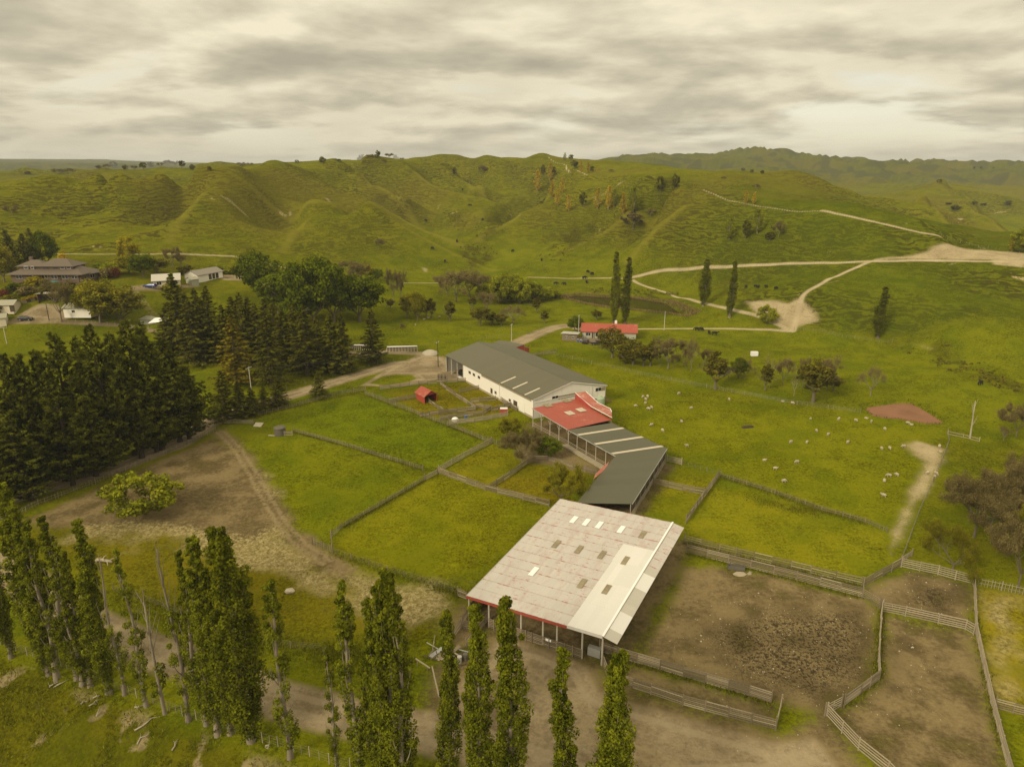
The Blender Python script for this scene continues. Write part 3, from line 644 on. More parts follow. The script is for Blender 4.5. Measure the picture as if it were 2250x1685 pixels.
MT = dict(
    wood=mat('weathered_wood', (0.215, 0.172, 0.112), 0.9, 0.3, 3.0, 0.30, 0.1),
    woodp=mat('pale_wood', (0.34, 0.285, 0.195), 0.9, 0.25, 3.0, 0.18, 0.1),
    woodd=mat('dark_wood', (0.085, 0.066, 0.042), 0.9, 0.3, 3.0, 0.2, 0.1),
    polewood=mat('pole_wood', (0.30, 0.26, 0.195), 0.85, 0.2, 1.5, 0.1, 0.1),
    concpole=mat('concrete', (0.46, 0.42, 0.335), 0.85, 0.12, 2.0, 0.05),
    white=mat('white_paint', (0.82, 0.775, 0.68), 0.55, 0.05, 0.6, 0, 0.3, coord='World'),
    cream=mat('cream_paint', (0.62, 0.545, 0.40), 0.6, 0.06, 0.8),
    greenwall=mat('pale_green_wall', (0.40, 0.40, 0.31), 0.6, 0.06, 0.8),
    brownwall=mat('brown_brick', (0.135, 0.095, 0.066), 0.8, 0.2, 4.0),
    glass=mat('window_glass', (0.025, 0.026, 0.026), 0.12, 0.1, 1.0, 0, 0.6),
    frame=mat('window_frame', (0.72, 0.69, 0.62), 0.5, 0.04),
    clear=mat('skylight_sheet', (0.52, 0.45, 0.33), 0.5, 0.15, 1.0, 0.04),
    clearold=mat('old_skylight_sheet', (0.27, 0.222, 0.135), 0.6, 0.4, 3.0, 0.10),
    whitesheet=mat('new_white_skylight', (0.84, 0.82, 0.78), 0.35, 0.03),
    shade=mat('board_lining', (0.30, 0.25, 0.16), 0.8, 0.15, 2.0),
    steel=mat('galvanised_steel', (0.42, 0.41, 0.38), 0.5, 0.15, 2.0, 0.05, 0.4, 0.3),
    redpaint=mat('red_paint', (0.36, 0.062, 0.042), 0.6, 0.2, 1.2),
    grey_iron=corrug('grey_green_iron', (0.112, 0.103, 0.060), var=0.05), dark_iron=corrug('dark_green_iron', (0.094, 0.088, 0.050), var=0.06),
    red_iron=corrug('red_iron', (0.33, 0.070, 0.042), (0.43, 0.18, 0.115), (0.54, 0.66)),
    fred_iron=corrug('faded_red_iron', (0.36, 0.105, 0.068), (0.50, 0.29, 0.205), (0.50, 0.62)),
    old_white=corrug('weathered_white_iron', (0.66, 0.605, 0.525), (0.42, 0.135, 0.105), (0.665, 0.72), var=0.09),
    new_white=corrug('new_white_iron', (0.65, 0.625, 0.575), var=0.05),
    old_grey=corrug('galvanised_iron', (0.46, 0.43, 0.36), (0.30, 0.26, 0.2), (0.55, 0.70)),
    tile=mat('brown_roof_tile', (0.128, 0.100, 0.072), 0.8, 0.2, 2.0, coord='World'),
    greyroof=mat('grey_roof', (0.24, 0.21, 0.165), 0.7, 0.15, 1.5, coord='World'),
    greenroof=mat('pale_green_roof', (0.32, 0.30, 0.215), 0.7, 0.12, 1.5, coord='World'),
    wool=mat('fleece', (0.44, 0.37, 0.255), 0.95, 0.15, 6.0, 0.10, 0.05),
    hide=mat('black_hide', (0.016, 0.013, 0.010), 0.7, 0.2, 3.0), brownhide=mat('brown_hide', (0.075, 0.038, 0.018), 0.7, 0.2, 3.0),
    bark=mat('bark', (0.165, 0.135, 0.095), 0.95, 0.3, 3.0, 0.15, 0.05, bump=0.4), palebark=mat('pale_bark', (0.225, 0.188, 0.135), 0.95, 0.3, 3.0, 0.15, 0.05, bump=0.4),
    darkbark=mat('dark_bark', (0.062, 0.048, 0.033), 0.95, 0.3, 3.0, 0.1, 0.05),
    dead=mat('dead_wood', (0.36, 0.31, 0.23), 0.95, 0.2, 3.0, 0.1, 0.05),
    concrete=mat('slab_concrete', (0.36, 0.30, 0.20), 0.9, 0.2, 1.0),
    rubber=mat('tyre_rubber', (0.022, 0.021, 0.02), 0.8, 0.1), rim=mat('wheel_rim', (0.35, 0.34, 0.32), 0.4, 0.1, spec=0.5, metal=0.5),
    bluecar=mat('blue_car_paint', (0.035, 0.06, 0.26), 0.25, 0.03, spec=0.6), whitecar=mat('white_car_paint', (0.75, 0.73, 0.68), 0.3, 0.03, spec=0.5),
    darkcar=mat('dark_car_paint', (0.03, 0.03, 0.035), 0.3, 0.03, spec=0.5), plasticblue=mat('blue_plastic', (0.04, 0.11, 0.36), 0.5, 0.05),
    tankgreen=mat('green_plastic_tank', (0.36, 0.44, 0.30), 0.5, 0.1), lamp=mat('lamp_glass', (0.7, 0.68, 0.6), 0.2, 0.02, spec=0.6), redlamp=mat('tail_lamp', (0.35, 0.02, 0.015), 0.3, 0.02),
    canvas=mat('white_canvas', (0.78, 0.76, 0.72), 0.7, 0.06, 1.0), teal=mat('teal_canvas', (0.05, 0.13, 0.11), 0.8, 0.1),
    stone=mat('pale_rock', (0.45, 0.39, 0.29), 0.9, 0.3, 2.0, 0.12), oldtank=mat('weathered_tank', (0.12, 0.105, 0.08), 0.9, 0.3, 1.2),
    orange=mat('orange_plastic', (0.55, 0.13, 0.03), 0.5, 0.05), wire=mat('fence_wire', (0.25, 0.24, 0.21), 0.5, 0.05, metal=0.6), straw=mat('straw', (0.44, 0.34, 0.16), 0.95, 0.25, 5.0),
    reed=leafmat('dry_reed', (0.20, 0.14, 0.065), (0.33, 0.25, 0.13), 0.15), rush=leafmat('rushes', (0.035, 0.042, 0.010), (0.09, 0.095, 0.02), 0.15), hedgegold=leafmat('golden_hedge', (0.24, 0.19, 0.015), (0.36, 0.27, 0.03)),
)
def waterm(name, col, rough, bump):
    m = bpy.data.materials.new(name); m.use_nodes = True; t = NT(m.node_tree)
    P = t.n('ShaderNodeNewGeometry').outputs['Position']
    c = t.mix(t.mr(t.noise(P, 0.12, 4.0, 0.6), 0.35, 0.7), col, tuple(x * 0.72 for x in col))
    b = t.n('ShaderNodeBsdfPrincipled'); t.put(b.inputs['Base Color'], c); b.inputs['Roughness'].default_value = rough
    bp = t.n('ShaderNodeBump'); bp.inputs['Strength'].default_value = bump; bp.inputs['Distance'].default_value = 0.1
    t.put(bp.inputs['Height'], t.noise(P, 1.2, 3.0, 0.5)); t.L.new(bp.outputs[0], b.inputs['Normal'])
    b.inputs['Specular IOR Level'].default_value = 0.4 if rough < 0.4 else 0.1
    o = t.n('ShaderNodeOutputMaterial'); t.L.new(b.outputs[0], o.inputs[0]); return m
MT['water'] = waterm('pond_water', (0.020, 0.018, 0.005), 0.06, 0.03)
MT['slurry'] = waterm('red_brown_scum', (0.25, 0.125, 0.066), 0.8, 0.1)
def water(name, W, z, m, grow):
    c = W.mean(0); pts = smooth(np.vstack([W, W[:1]]), 4)[:-1]
    pts = c + (pts - c) * grow
    me = bpy.data.meshes.new(name); me.from_pydata([(p[0], p[1], z) for p in pts], [], [tuple(range(len(pts)))]); me.materials.append(m)
    o = bpy.data.objects.new(name, me); COL.objects.link(o); o['kind'] = 'structure'
water('pond_water', POND_W, POND_Z, MT['water'], 1.02)
water('effluent_pond', SLURRY_W, SLURRY_Z, MT['slurry'], 1.0)

# ---------------------------------------------------------------- object helpers
def tag(o, label, cat, group=None):
    o['label'] = label; o['category'] = cat
    if group: o['group'] = group
    return o
def thing(name, loc, label, cat, group=None):
    o = bpy.data.objects.new(name, None); COL.objects.link(o); o.location = loc; o.empty_display_size = 0.2
    return tag(o, label, cat, group)
def link(name, me, parent=None, M=None):
    o = bpy.data.objects.new(name, me); COL.objects.link(o)
    if parent is not None: o.parent = parent
    if M is not None: o.matrix_basis = M
    return o
_cube = {}
def cube(m):
    if m not in _cube:
        me = bpy.data.meshes.new('unit_' + m)
        v = [(x, y, z) for x in (-.5, .5) for y in (-.5, .5) for z in (-.5, .5)]
        f = [(0, 1, 3, 2), (4, 6, 7, 5), (0, 4, 5, 1), (2, 3, 7, 6), (0, 2, 6, 4), (1, 5, 7, 3)]
        me.from_pydata(v, [], f); me.materials.append(MT[m]); _cube[m] = me
    return _cube[m]
_cyl = {}
def cyl(m, n=8, r1=1.0):
    k = (m, n, r1)
    if k not in _cyl:
        me = bpy.data.meshes.new('unit_round_' + m); v = []; f = []
        for z, r in ((-.5, .5), (.5, .5 * r1)):
            for i in range(n): a = 2 * math.pi * i / n; v.append((r * math.cos(a), r * math.sin(a), z))
        for i in range(n): j = (i + 1) % n; f.append((i, j, n + j, n + i))
        f.append(tuple(range(n))[::-1]); f.append(tuple(range(n, 2 * n)))
        me.from_pydata(v, [], f); me.materials.append(MT[m]); _cyl[k] = me
    return _cyl[k]
def wpos(parent):
    p = Vector((0, 0, 0))
    while parent is not None: p += parent.location; parent = parent.parent
    return p
def beam(name, parent, m, a, b, wid, hgt, upv=Vector((0, 0, 1))):
    """bar from a to b (world), wid across, hgt along up"""
    a = Vector(a); b = Vector(b); d = b - a; L = d.length
    x = d.normalized(); y = upv.cross(x)
    if y.length < 1e-4: y = Vector((0, 1, 0)).cross(x)
    y.normalize(); z = x.cross(y); c = (a + b) / 2 - wpos(parent)
    M = Matrix(((x.x * L, y.x * wid, z.x * hgt, c.x), (x.y * L, y.y * wid, z.y * hgt, c.y), (x.z * L, y.z * wid, z.z * hgt, c.z), (0, 0, 0, 1)))
    return link(name, cube(m), parent, M)
def post(name, parent, m, p, h, r, n=8, r1=0.9, sink=0.15):
    p = Vector(p) - wpos(parent)
    return link(name, cyl(m, n, r1), parent, Matrix.Translation(p + Vector((0, 0, (h - sink) / 2))) @ Matrix.Diagonal((2 * r, 2 * r, h + sink, 1)))
def slab(name, parent, m, pts, t=0.06):
    """thick panel under the polygon pts (world), with sheet UVs: u across, v along the first edge's normal"""
    P = [Vector(p) for p in pts]; n = (P[1] - P[0]).cross(P[2] - P[0]).normalized()
    off = wpos(parent) if parent is not None else Vector((0, 0, 0))
    k = len(P); v = [p - off for p in P] + [p - off - n * t for p in P]
    f = [tuple(range(k)), tuple(range(2 * k - 1, k - 1, -1))] + [(i, k + i, k + (i + 1) % k, (i + 1) % k) for i in range(k)]
    me = bpy.data.meshes.new(name); me.from_pydata([tuple(q) for q in v], [], f); me.materials.append(MT[m])
    ux = (P[1] - P[0]).normalized(); vy = n.cross(ux)
    uv = me.uv_layers.new(name='UVMap')
    co = [(q + off) for q in v]
    for l in me.loops:
        q = co[l.vertex_index]; uv.data[l.index].uv = (q.dot(ux), q.dot(vy))
    return link(name, me, parent)
class MB:
    def __init__(self): self.v = []; self.f = []
    def tube(self, pts, rad, n=6, cap=True):
        b0 = len(self.v); pts = [Vector(p) for p in pts]
        for i, p in enumerate(pts):
            d = (pts[min(i + 1, len(pts) - 1)] - pts[max(i - 1, 0)]).normalized()
            x = d.orthogonal() if i == 0 else (xp - d * xp.dot(d)); x.normalize(); xp = x; y = d.cross(x)
            for k in range(n):
                a = 2 * math.pi * k / n; q = p + (x * math.cos(a) + y * math.sin(a)) * rad[i]; self.v.append((q.x, q.y, q.z))
        for i in range(len(pts) - 1):
            for k in range(n):
                j = (k + 1) % n; self.f.append((b0 + i * n + k, b0 + i * n + j, b0 + (i + 1) * n + j, b0 + (i + 1) * n + k))
        if cap: self.f.append(tuple(b0 + (len(pts) - 1) * n + k for k in range(n)))
    def box(self, c, s, rz=0.0):
        b = len(self.v); ca, sa = math.cos(rz), math.sin(rz)
        for x in (-.5, .5):
            for y in (-.5, .5):
                for z in (-.5, .5):
                    X = x * s[0]; Y = y * s[1]; self.v.append((c[0] + X * ca - Y * sa, c[1] + X * sa + Y * ca, c[2] + z * s[2]))
        self.f += [tuple(b + i for i in q) for q in ((0, 1, 3, 2), (4, 6, 7, 5), (0, 4, 5, 1), (2, 3, 7, 6), (0, 2, 6, 4), (1, 5, 7, 3))]
    def build(self, name, m, smooth=True):
        me = bpy.data.meshes.new(name); me.from_pydata(self.v, [], self.f); me.materials.append(MT[m] if isinstance(m, str) else m)
        if smooth: me.polygons.foreach_set('use_smooth', np.ones(len(self.f), bool))
        return me
def leaf_mesh(name, C, Nn, size, m, aspect=1.0, tint=None, tang=None):
    C = np.asarray(C, float); n = len(C); Nn = np.asarray(Nn, float)
    Nn = Nn / np.maximum(np.linalg.norm(Nn, axis=1), 1e-6)[:, None]
    r = rng.normal(size=(n, 3)) if tang is None else np.asarray(tang, float)
    T = r - (r * Nn).sum(1)[:, None] * Nn; T /= np.maximum(np.linalg.norm(T, axis=1), 1e-6)[:, None]
    B = np.cross(Nn, T); s = np.asarray(size, float).reshape(-1, 1) * np.ones((n, 1))
    V = np.stack([C - T * s * .5 * aspect, C - B * s * .5, C + T * s * .5 * aspect, C + B * s * .5], 1) if aspect != 1.0 else \
        np.stack([C - T * s * .5 - B * s * .4, C + T * s * .35 - B * s * .5, C + T * s * .5 + B * s * .4, C - T * s * .4 + B * s * .5], 1)
    me = bpy.data.meshes.new(name)
    me.vertices.add(n * 4); me.vertices.foreach_set('co', V.astype(np.float32).ravel())
    me.loops.add(n * 4); me.loops.foreach_set('vertex_index', np.arange(n * 4, dtype=np.int32))
    me.polygons.add(n); me.polygons.foreach_set('loop_start', np.arange(0, n * 4, 4, dtype=np.int32))
    me.update(calc_edges=True)
    a = me.attributes.new('tint', 'FLOAT', 'POINT')
    tv = rng.random(n) if tint is None else np.clip(tint, 0, 1)
    a.data.foreach_set('value', np.repeat(tv, 4).astype(np.float32))
    me.materials.append(m); return me
def clumps(cent, rad, per, flat=1.0, upb=0.35, rj=0.75, core=0.25):
    """leaf positions and normals around clump centres; shell-weighted"""
    cent = np.asarray(cent, float); rad = np.asarray(rad, float); k = len(cent)
    d = rng.normal(size=(k, per, 3)); d /= np.linalg.norm(d, axis=2)[..., None]
    rr = core + (1 - core) * rng.random((k, per, 1)) ** 0.45
    p = cent[:, None] + d * rr * rad[:, None, None] * np.array([1, 1, flat])
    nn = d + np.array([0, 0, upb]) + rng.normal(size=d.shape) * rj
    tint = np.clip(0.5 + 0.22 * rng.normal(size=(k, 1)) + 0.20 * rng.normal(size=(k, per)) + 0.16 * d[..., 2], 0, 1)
    return p.reshape(-1, 3), nn.reshape(-1, 3), tint.ravel()

# leaf palettes
LM = dict(
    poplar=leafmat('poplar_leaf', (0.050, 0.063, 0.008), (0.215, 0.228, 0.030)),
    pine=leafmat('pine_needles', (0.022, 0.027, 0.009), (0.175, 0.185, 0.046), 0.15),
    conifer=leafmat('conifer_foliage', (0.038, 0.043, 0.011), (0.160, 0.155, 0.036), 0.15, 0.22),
    golden_conifer=leafmat('golden_conifer_foliage', (0.085, 0.074, 0.011), (0.27, 0.215, 0.034), 0.15),
    oak=leafmat('oak_leaf', (0.042, 0.060, 0.007), (0.160, 0.195, 0.019), 0.25),
    olive=leafmat('olive_leaf', (0.092, 0.094, 0.014), (0.28, 0.25, 0.040), 0.25),
    willow=leafmat('willow_leaf', (0.125, 0.145, 0.016), (0.34, 0.345, 0.048)),
    dusky=leafmat('dusky_leaf', (0.056, 0.053, 0.014), (0.175, 0.150, 0.040), 0.15),
    bud=leafmat('budding_twig', (0.125, 0.100, 0.046), (0.25, 0.205, 0.095), 0.2),
    brownleaf=leafmat('brown_bud_leaf', (0.080, 0.064, 0.030), (0.215, 0.170, 0.078), 0.15),
    gold=leafmat('golden_poplar_leaf', (0.36, 0.26, 0.030), (0.66, 0.48, 0.075)),
    lime=leafmat('lime_leaf', (0.19, 0.175, 0.012), (0.40, 0.33, 0.030)),
    plum=leafmat('plum_leaf', (0.10, 0.028, 0.016), (0.22, 0.075, 0.040)),
    hill=leafmat('hill_tree_leaf', (0.046, 0.052, 0.014), (0.145, 0.135, 0.032), 0.2),
    tussock=leafmat('tussock', (0.070, 0.082, 0.010), (0.21, 0.20, 0.034), 0.2),
)
# ---------------------------------------------------------------- tree kinds: each returns [(part, mesh), ...] at unit size given by H0
def t_poplar(seed, H=24.0, wid=2.9, dens=1.0, bare_top=0.0, nb=30, stem=1):
    R = random.Random(seed); tb = MB(); cent = []; rad = []
    lean = [R.uniform(-.5, .5), R.uniform(-.5, .5)]
    ax = lambda z: Vector((lean[0] * (z / H) ** 2 + 0.18 * math.sin(z * .4 + seed), lean[1] * (z / H) ** 2 + 0.18 * math.cos(z * .33 + seed), z))
    zs = [0, .4, 1.2, 3, 6, 10, 14, 18, 21, H * .96]
    r0 = H * 0.0118
    tb.tube([ax(z) - Vector((0, 0, .4 if z == 0 else 0)) for z in zs], [r0 * (1.45 if z == 0 else 1.15 if z < .5 else 1) * (1 - .9 * z / H) + .025 for z in zs], 7)
    for i in range(nb):
        t = 0.035 + 0.915 * (i + R.random()) / nb; z0 = H * t; a = i * 2.4 + R.uniform(-.6, .6)
        prof = math.sin(min(1, (t + .03) / .24) * 1.57) * (1 - max(0, (t - .35) / .66) ** 1.25)
        reach = wid * .5 * prof * R.uniform(.6, 1.12); L = min(H * 1.0 - z0, R.uniform(2.6, 5.0))
        pts = []
        for k in range(6):
            s = k / 5; o = reach * (1 - (1 - s) ** 2.0) * (1 - .25 * s)
            pts.append(ax(z0) + Vector((math.cos(a) * o, math.sin(a) * o, L * s)))
        tb.tube(pts, [0.075 * (1 - .85 * k / 5) * (1.2 - t * .6) for k in range(6)], 4, False)
        if t > 1 - bare_top: continue
        for k in range(0, 6):
            if R.random() > dens or (k == 0 and t > .2): continue
            q = pts[k]; cent.append((q.x + R.uniform(-.2, .2), q.y + R.uniform(-.2, .2), q.z + R.uniform(-.3, .3))); rad.append(R.uniform(.34, .66) * (1.12 - .62 * (q.z / H) ** 2) * (wid / 2.9) ** .4)
    if bare_top < .05:
        for k in range(5):
            q = ax(H * (.87 + .03 * k)); cent.append((q.x, q.y, q.z)); rad.append(.40 - .06 * k)
    p, nn, ti = clumps(cent, rad, 125, 1.25, .3)
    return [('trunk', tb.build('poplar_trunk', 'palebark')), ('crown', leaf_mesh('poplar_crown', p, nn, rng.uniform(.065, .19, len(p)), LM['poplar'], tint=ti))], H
def t_snag(seed, H=16.0, twigs=10, thick=1.0, m='dead', leafy=0):
    R = random.Random(seed); tb = MB(); cent = []; rad = []
    ax = lambda z: Vector((0.6 * math.sin(z * .12 + seed) - .6 * math.sin(seed), .4 * math.sin(z * .1 + seed * 2) - .4 * math.sin(seed * 2), z))
    zs = [0, .5, 2, 5, 9, 12, H]
    tb.tube([ax(z) - Vector((0, 0, .4 if z == 0 else 0)) for z in zs], [.22 * thick * (1.3 if z == 0 else 1) * (1 - .75 * z / H) + .03 for z in zs], 7)
    for i in range(twigs):
        z0 = H * R.uniform(.25, .97); a = R.random() * 6.283; L = R.uniform(1.2, 4.0)
        pts = [ax(z0) + Vector((math.cos(a) * L * .35 * s, math.sin(a) * L * .35 * s, L * s + R.uniform(-.1, .1))) for s in (0, .35, .7, 1)]
        tb.tube(pts, [.07, .05, .03, .012], 4, False)
        for _ in range(2):
            b = Vector(pts[R.choice((1, 2))]); a2 = R.random() * 6.283; l2 = R.uniform(.5, 1.5)
            tb.tube([b, b + Vector((math.cos(a2) * l2 * .5, math.sin(a2) * l2 * .5, l2))], [.025, .008], 3, False)
    for i in range(leafy):
        z = H * R.uniform(.12, .5); a = R.random() * 6.283; q = ax(z); cent.append((q.x + .7 * math.cos(a), q.y + .7 * math.sin(a), z)); rad.append(R.uniform(.4, .7))
    out = [('trunk', tb.build('snag', m))]
    if leafy:
        p, nn, ti = clumps(cent, rad, 70); out.append(('crown', leaf_mesh('sprouts', p, nn, rng.uniform(.14, .3, len(p)), LM['poplar'], tint=ti)))
    return out, H
def t_pine(seed, H=26.0, wid=11.0, mat_='pine', nb=112, base=.045):
    R = random.Random(seed); tb = MB(); C = []; N = []; T = []; S = []; TI = []
    ax = lambda z: Vector((.5 * math.sin(z * .15 + seed), .5 * math.cos(z * .13 + seed), z))
    zs = [0, 1, 4, 9, 15, 20, H * .97]
    tb.tube([ax(z) for z in zs], [.42 * (1.3 if z == 0 else 1) * (1 - .9 * z / H) + .03 for z in zs], 7)
    for i in range(nb):
        t = base + (.97 - base) * (i + R.random()) / nb; z0 = H * t; a = i * 2.4 + R.uniform(-.4, .4)
        prof = min(1, (t - base + .16) / .26) * (1 - ((t - .20) / .81) ** 1.15 if t > .20 else 1)
        L = max(.7, wid * .54 * prof * R.uniform(.6, 1.25)); d = Vector((math.cos(a), math.sin(a), 0))
        upk = R.uniform(.25, .55) + .5 * max(0, t - .6)
        pts = [ax(z0) + d * L * s + Vector((0, 0, L * (upk * s * s + .06 * s))) for s in (0, .3, .6, .85, 1)]
        tb.tube(pts, [.10 * (1.1 - t) + .03, .07 * (1.1 - t) + .02, .04, .025, .012], 4, False)
        sh = R.gauss(0, .18); ntuft = int(4 + L * 2.6)
        for k in range(ntuft):
            s = R.uniform(.28, 1.0); j = min(3, int(s * 4)); q = pts[0].lerp(pts[4], s); q = Vector((q.x, q.y, ax(z0).z + L * (upk * s * s + .06 * s)))
            side = Vector((-d.y, d.x, 0)) * R.uniform(-1, 1) * L * .30 * s
            q += side + Vector((0, 0, R.uniform(-.1, .55)))
            dirv = (d * .7 + Vector((R.uniform(-.4, .4), R.uniform(-.4, .4), R.uniform(.35, 1.1)))).normalized()
            for n_ in range(11):
                e = (dirv + Vector((R.gauss(0, .55), R.gauss(0, .55), R.gauss(0, .45)))).normalized()
                l = R.uniform(.40, .85); C.append(q + e * l * .5); T.append(e); N.append((R.gauss(0, 1), R.gauss(0, 1), R.gauss(0, 1) + .5)); S.append(.20); TI.append(.34 + sh + R.gauss(0, .16) + .75 * (s - .62) + .22 * (t - .4))  # outer and upper tufts tinted paler: lit highlights put into the needle colour
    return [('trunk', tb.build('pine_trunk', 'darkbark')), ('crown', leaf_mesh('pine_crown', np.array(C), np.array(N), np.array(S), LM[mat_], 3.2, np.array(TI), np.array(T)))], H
def t_conifer(seed, H=20.0, wid=7.5, mat_='conifer', nb=120, base=.06):
    R = random.Random(seed); tb = MB(); C = []; N = []; T = []; TI = []; S = []
    zs = [0, 1, 5, 10, 15, H * .98]
    tb.tube([Vector((0, 0, z)) for z in zs], [.30 * (1.4 if z == 0 else 1) * (1 - .92 * z / H) + .02 for z in zs], 6)
    for i in range(nb):
        t = base + (.985 - base) * (i + R.random()) / nb; z0 = H * t; a = i * 2.4 + R.uniform(-.5, .5)
        L = max(.25, wid * .5 * (1 - t) ** .82 * R.uniform(.7, 1.2)); d = Vector((math.cos(a), math.sin(a), 0)); sid = Vector((-d.y, d.x, 0))
        droop = R.uniform(-.28, -.05) * (1 if t < .7 else -.6); sh = R.gauss(0, .14)
        f = lambda s: Vector((0, 0, z0)) + d * L * s + Vector((0, 0, L * (droop * s + .16 * s * s)))
        tb.tube([f(0), f(.5), f(1)], [.05 * (1.1 - t) + .01, .03, .01], 3, False)
        for k in range(int(8 + L * 15)):
            s = R.uniform(.10, 1.0) ** .8; w_ = L * .34 * (1.15 - s) * R.uniform(-1, 1); q = f(s) + sid * w_ + Vector((0, 0, R.uniform(-.25, .12)))
            e = (d * .8 + sid * (w_ / max(L, .1)) * 2 + Vector((R.gauss(0, .3), R.gauss(0, .3), R.gauss(-.25, .3)))).normalized()
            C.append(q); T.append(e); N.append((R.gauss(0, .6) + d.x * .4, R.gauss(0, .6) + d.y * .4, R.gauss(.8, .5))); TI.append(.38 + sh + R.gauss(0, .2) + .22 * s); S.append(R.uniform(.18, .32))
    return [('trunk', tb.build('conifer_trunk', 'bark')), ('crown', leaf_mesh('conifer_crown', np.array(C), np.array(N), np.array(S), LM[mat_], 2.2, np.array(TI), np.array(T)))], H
def limbs(tb, R, H, wid, base, levels=3, r0=.3, spread=.75, n0=5):
    tips = []
    def grow(p, d, L, r, lv):
        pts = [p]; dd = d.copy()
        for k in range(3):
            dd = (dd + Vector((R.gauss(0, .14), R.gauss(0, .14), R.gauss(.04, .10)))).normalized(); pts.append(pts[-1] + dd * L / 3)
        tb.tube(pts, [r, r * .85, r * .7, r * .52], 5 if lv > 1 else 3, lv == 0)
        if lv == 0: tips.append(pts[-1]); return
        for k in range(R.choice((2, 3, 3))):
            e = (dd + Vector((R.gauss(0, spread), R.gauss(0, spread), R.gauss(.08, spread * .55)))).normalized()
            grow(pts[-1] if k < 2 else pts[2], e, L * R.uniform(.55, .82), r * .55, lv - 1)
            if lv <= 1: tips.append(pts[2])
    tb.tube([Vector((0, 0, -.3)), Vector((0, 0, H * base * .5)), Vector((R.gauss(0, .1), R.gauss(0, .1), H * base))], [r0 * 1.35, r0, r0 * .85], 7, False)
    for k in range(n0):
        a = k * 6.283 / n0 + R.uniform(-.4, .4); e = Vector((math.cos(a) * wid / H * 1.0, math.sin(a) * wid / H * 1.0, R.uniform(.5, 1.1))).normalized()
        grow(Vector((0, 0, H * base * R.uniform(.85, 1.0))), e, H * R.uniform(.24, .34), r0 * .55, levels)
    return tips
def t_broad(seed, H=12.0, wid=11.0, mat_='oak', base=.16, nclump=95, per=75, leaf=(.22, .42), flat=.8, bark='bark', crad=(.09, .15), fill=.35):
    R = random.Random(seed); tb = MB(); limbs(tb, R, H * .86, wid * .8, base, 2, H * .024)
    cz = H * (base * .75 + 1) / 2; hz = H - cz; cent = []; rad = []
    lob = [(R.random() * 6.283, R.uniform(.1, 1), R.uniform(.75, 1.12)) for _ in range(9)]
    for i in range(nclump):
        z = R.uniform(-.92, 1); a = R.random() * 6.283; rr = math.sqrt(max(0.05, 1 - z * z))
        k = 1.0
        for la, lz, lk in lob:
            dd = math.cos(a - la) * .8 + .2 * (1 - abs(z - lz));
            if dd > .72: k = lk
        f = R.uniform(1 - fill, 1.0) * k
        x = math.cos(a) * rr * wid * .5 * f; y = math.sin(a) * rr * wid * .5 * f; zz = cz + z * hz * f * (.95 if z > 0 else .8)
        cent.append((x, y, zz)); rad.append(R.uniform(*crad) * min(H, wid))
    p, nn, ti = clumps(cent, rad, per, flat, .45)
    return [('trunk', tb.build('broad_trunk', bark)), ('crown', leaf_mesh('broad_crown', p, nn, rng.uniform(*leaf, len(p)), LM[mat_], tint=ti))], H
def t_bare(seed, H=12.0, wid=9.0, mat_='bud', base=.22, bark='bark', levels=4, per=30, leaf=(.09, .20), r=.9, n0=5, spread=.62):
    R = random.Random(seed); tb = MB(); tips = limbs(tb, R, H, wid, base, levels, H * .021, spread, n0)
    mz = max(q.z for q in tips); k = H / mz
    tb.v = [(x * (.5 + .5 * k), y * (.5 + .5 * k), z * k) for x, y, z in tb.v]
    cent = [(q.x * (.5 + .5 * k), q.y * (.5 + .5 * k), q.z * k) for q in tips]
    p, nn, ti = clumps(cent, [R.uniform(.5, 1.0) * r * H / 12 for _ in cent], per, .9, .3, 1.0, .0)
    return [('trunk', tb.build('open_trunk', bark)), ('crown', leaf_mesh('open_crown', p, nn, rng.uniform(*leaf, len(p)) * H / 12, LM[mat_], 1.9, ti))], H
def t_shrub(seed, H=2.0, wid=2.4, mat_='oak', n=26, per=48, leaf=(.10, .22)):
    R = random.Random(seed); tb = MB(); cent = []; rad = []
    for i in range(5):
        a = i * 1.26 + R.random(); tb.tube([Vector((0, 0, -.1)), Vector((math.cos(a) * wid * .2, math.sin(a) * wid * .2, H * .5))], [.05 * H / 2, .02 * H / 2], 4, False)
    for i in range(n):
        z = R.uniform(.05, 1); a = R.random() * 6.283; rr = math.sqrt(1 - z * z * .9) * R.uniform(.45, 1)
        cent.append((math.cos(a) * rr * wid * .42, math.sin(a) * rr * wid * .42, H * (.12 + .74 * z))); rad.append(R.uniform(.14, .26) * min(H, wid))
    p, nn, ti = clumps(cent, rad, per, .85, .5)
    return [('stem', tb.build('shrub_stem', 'bark')), ('foliage', leaf_mesh('shrub_foliage', p, nn, rng.uniform(*leaf, len(p)), LM[mat_], tint=ti))], H
TREES = {}
def kind(name, lst): TREES[name] = lst
kind('poplar', [t_poplar(1, nb=40), t_poplar(2, wid=2.6, nb=36), t_poplar(3, wid=3.5, nb=44), t_poplar(4, wid=2.4, nb=34), t_poplar(5, wid=4.6, nb=58)])
kind('poplar_thin', [t_poplar(11, dens=.58, nb=24), t_poplar(12, dens=.5, wid=2.6, nb=24), t_poplar(13, dens=.66, nb=26, wid=2.4)])
kind('poplar_dead', [t_poplar(21, dens=.55, bare_top=.55, nb=22), t_poplar(22, dens=.5, bare_top=.42, nb=24)])
kind('snag', [t_snag(31, leafy=6, m='palebark'), t_snag(32, twigs=14)])
kind('pine', [t_pine(41), t_pine(42, wid=12.5), t_pine(43, wid=10), t_pine(44, wid=11.5, nb=120)])
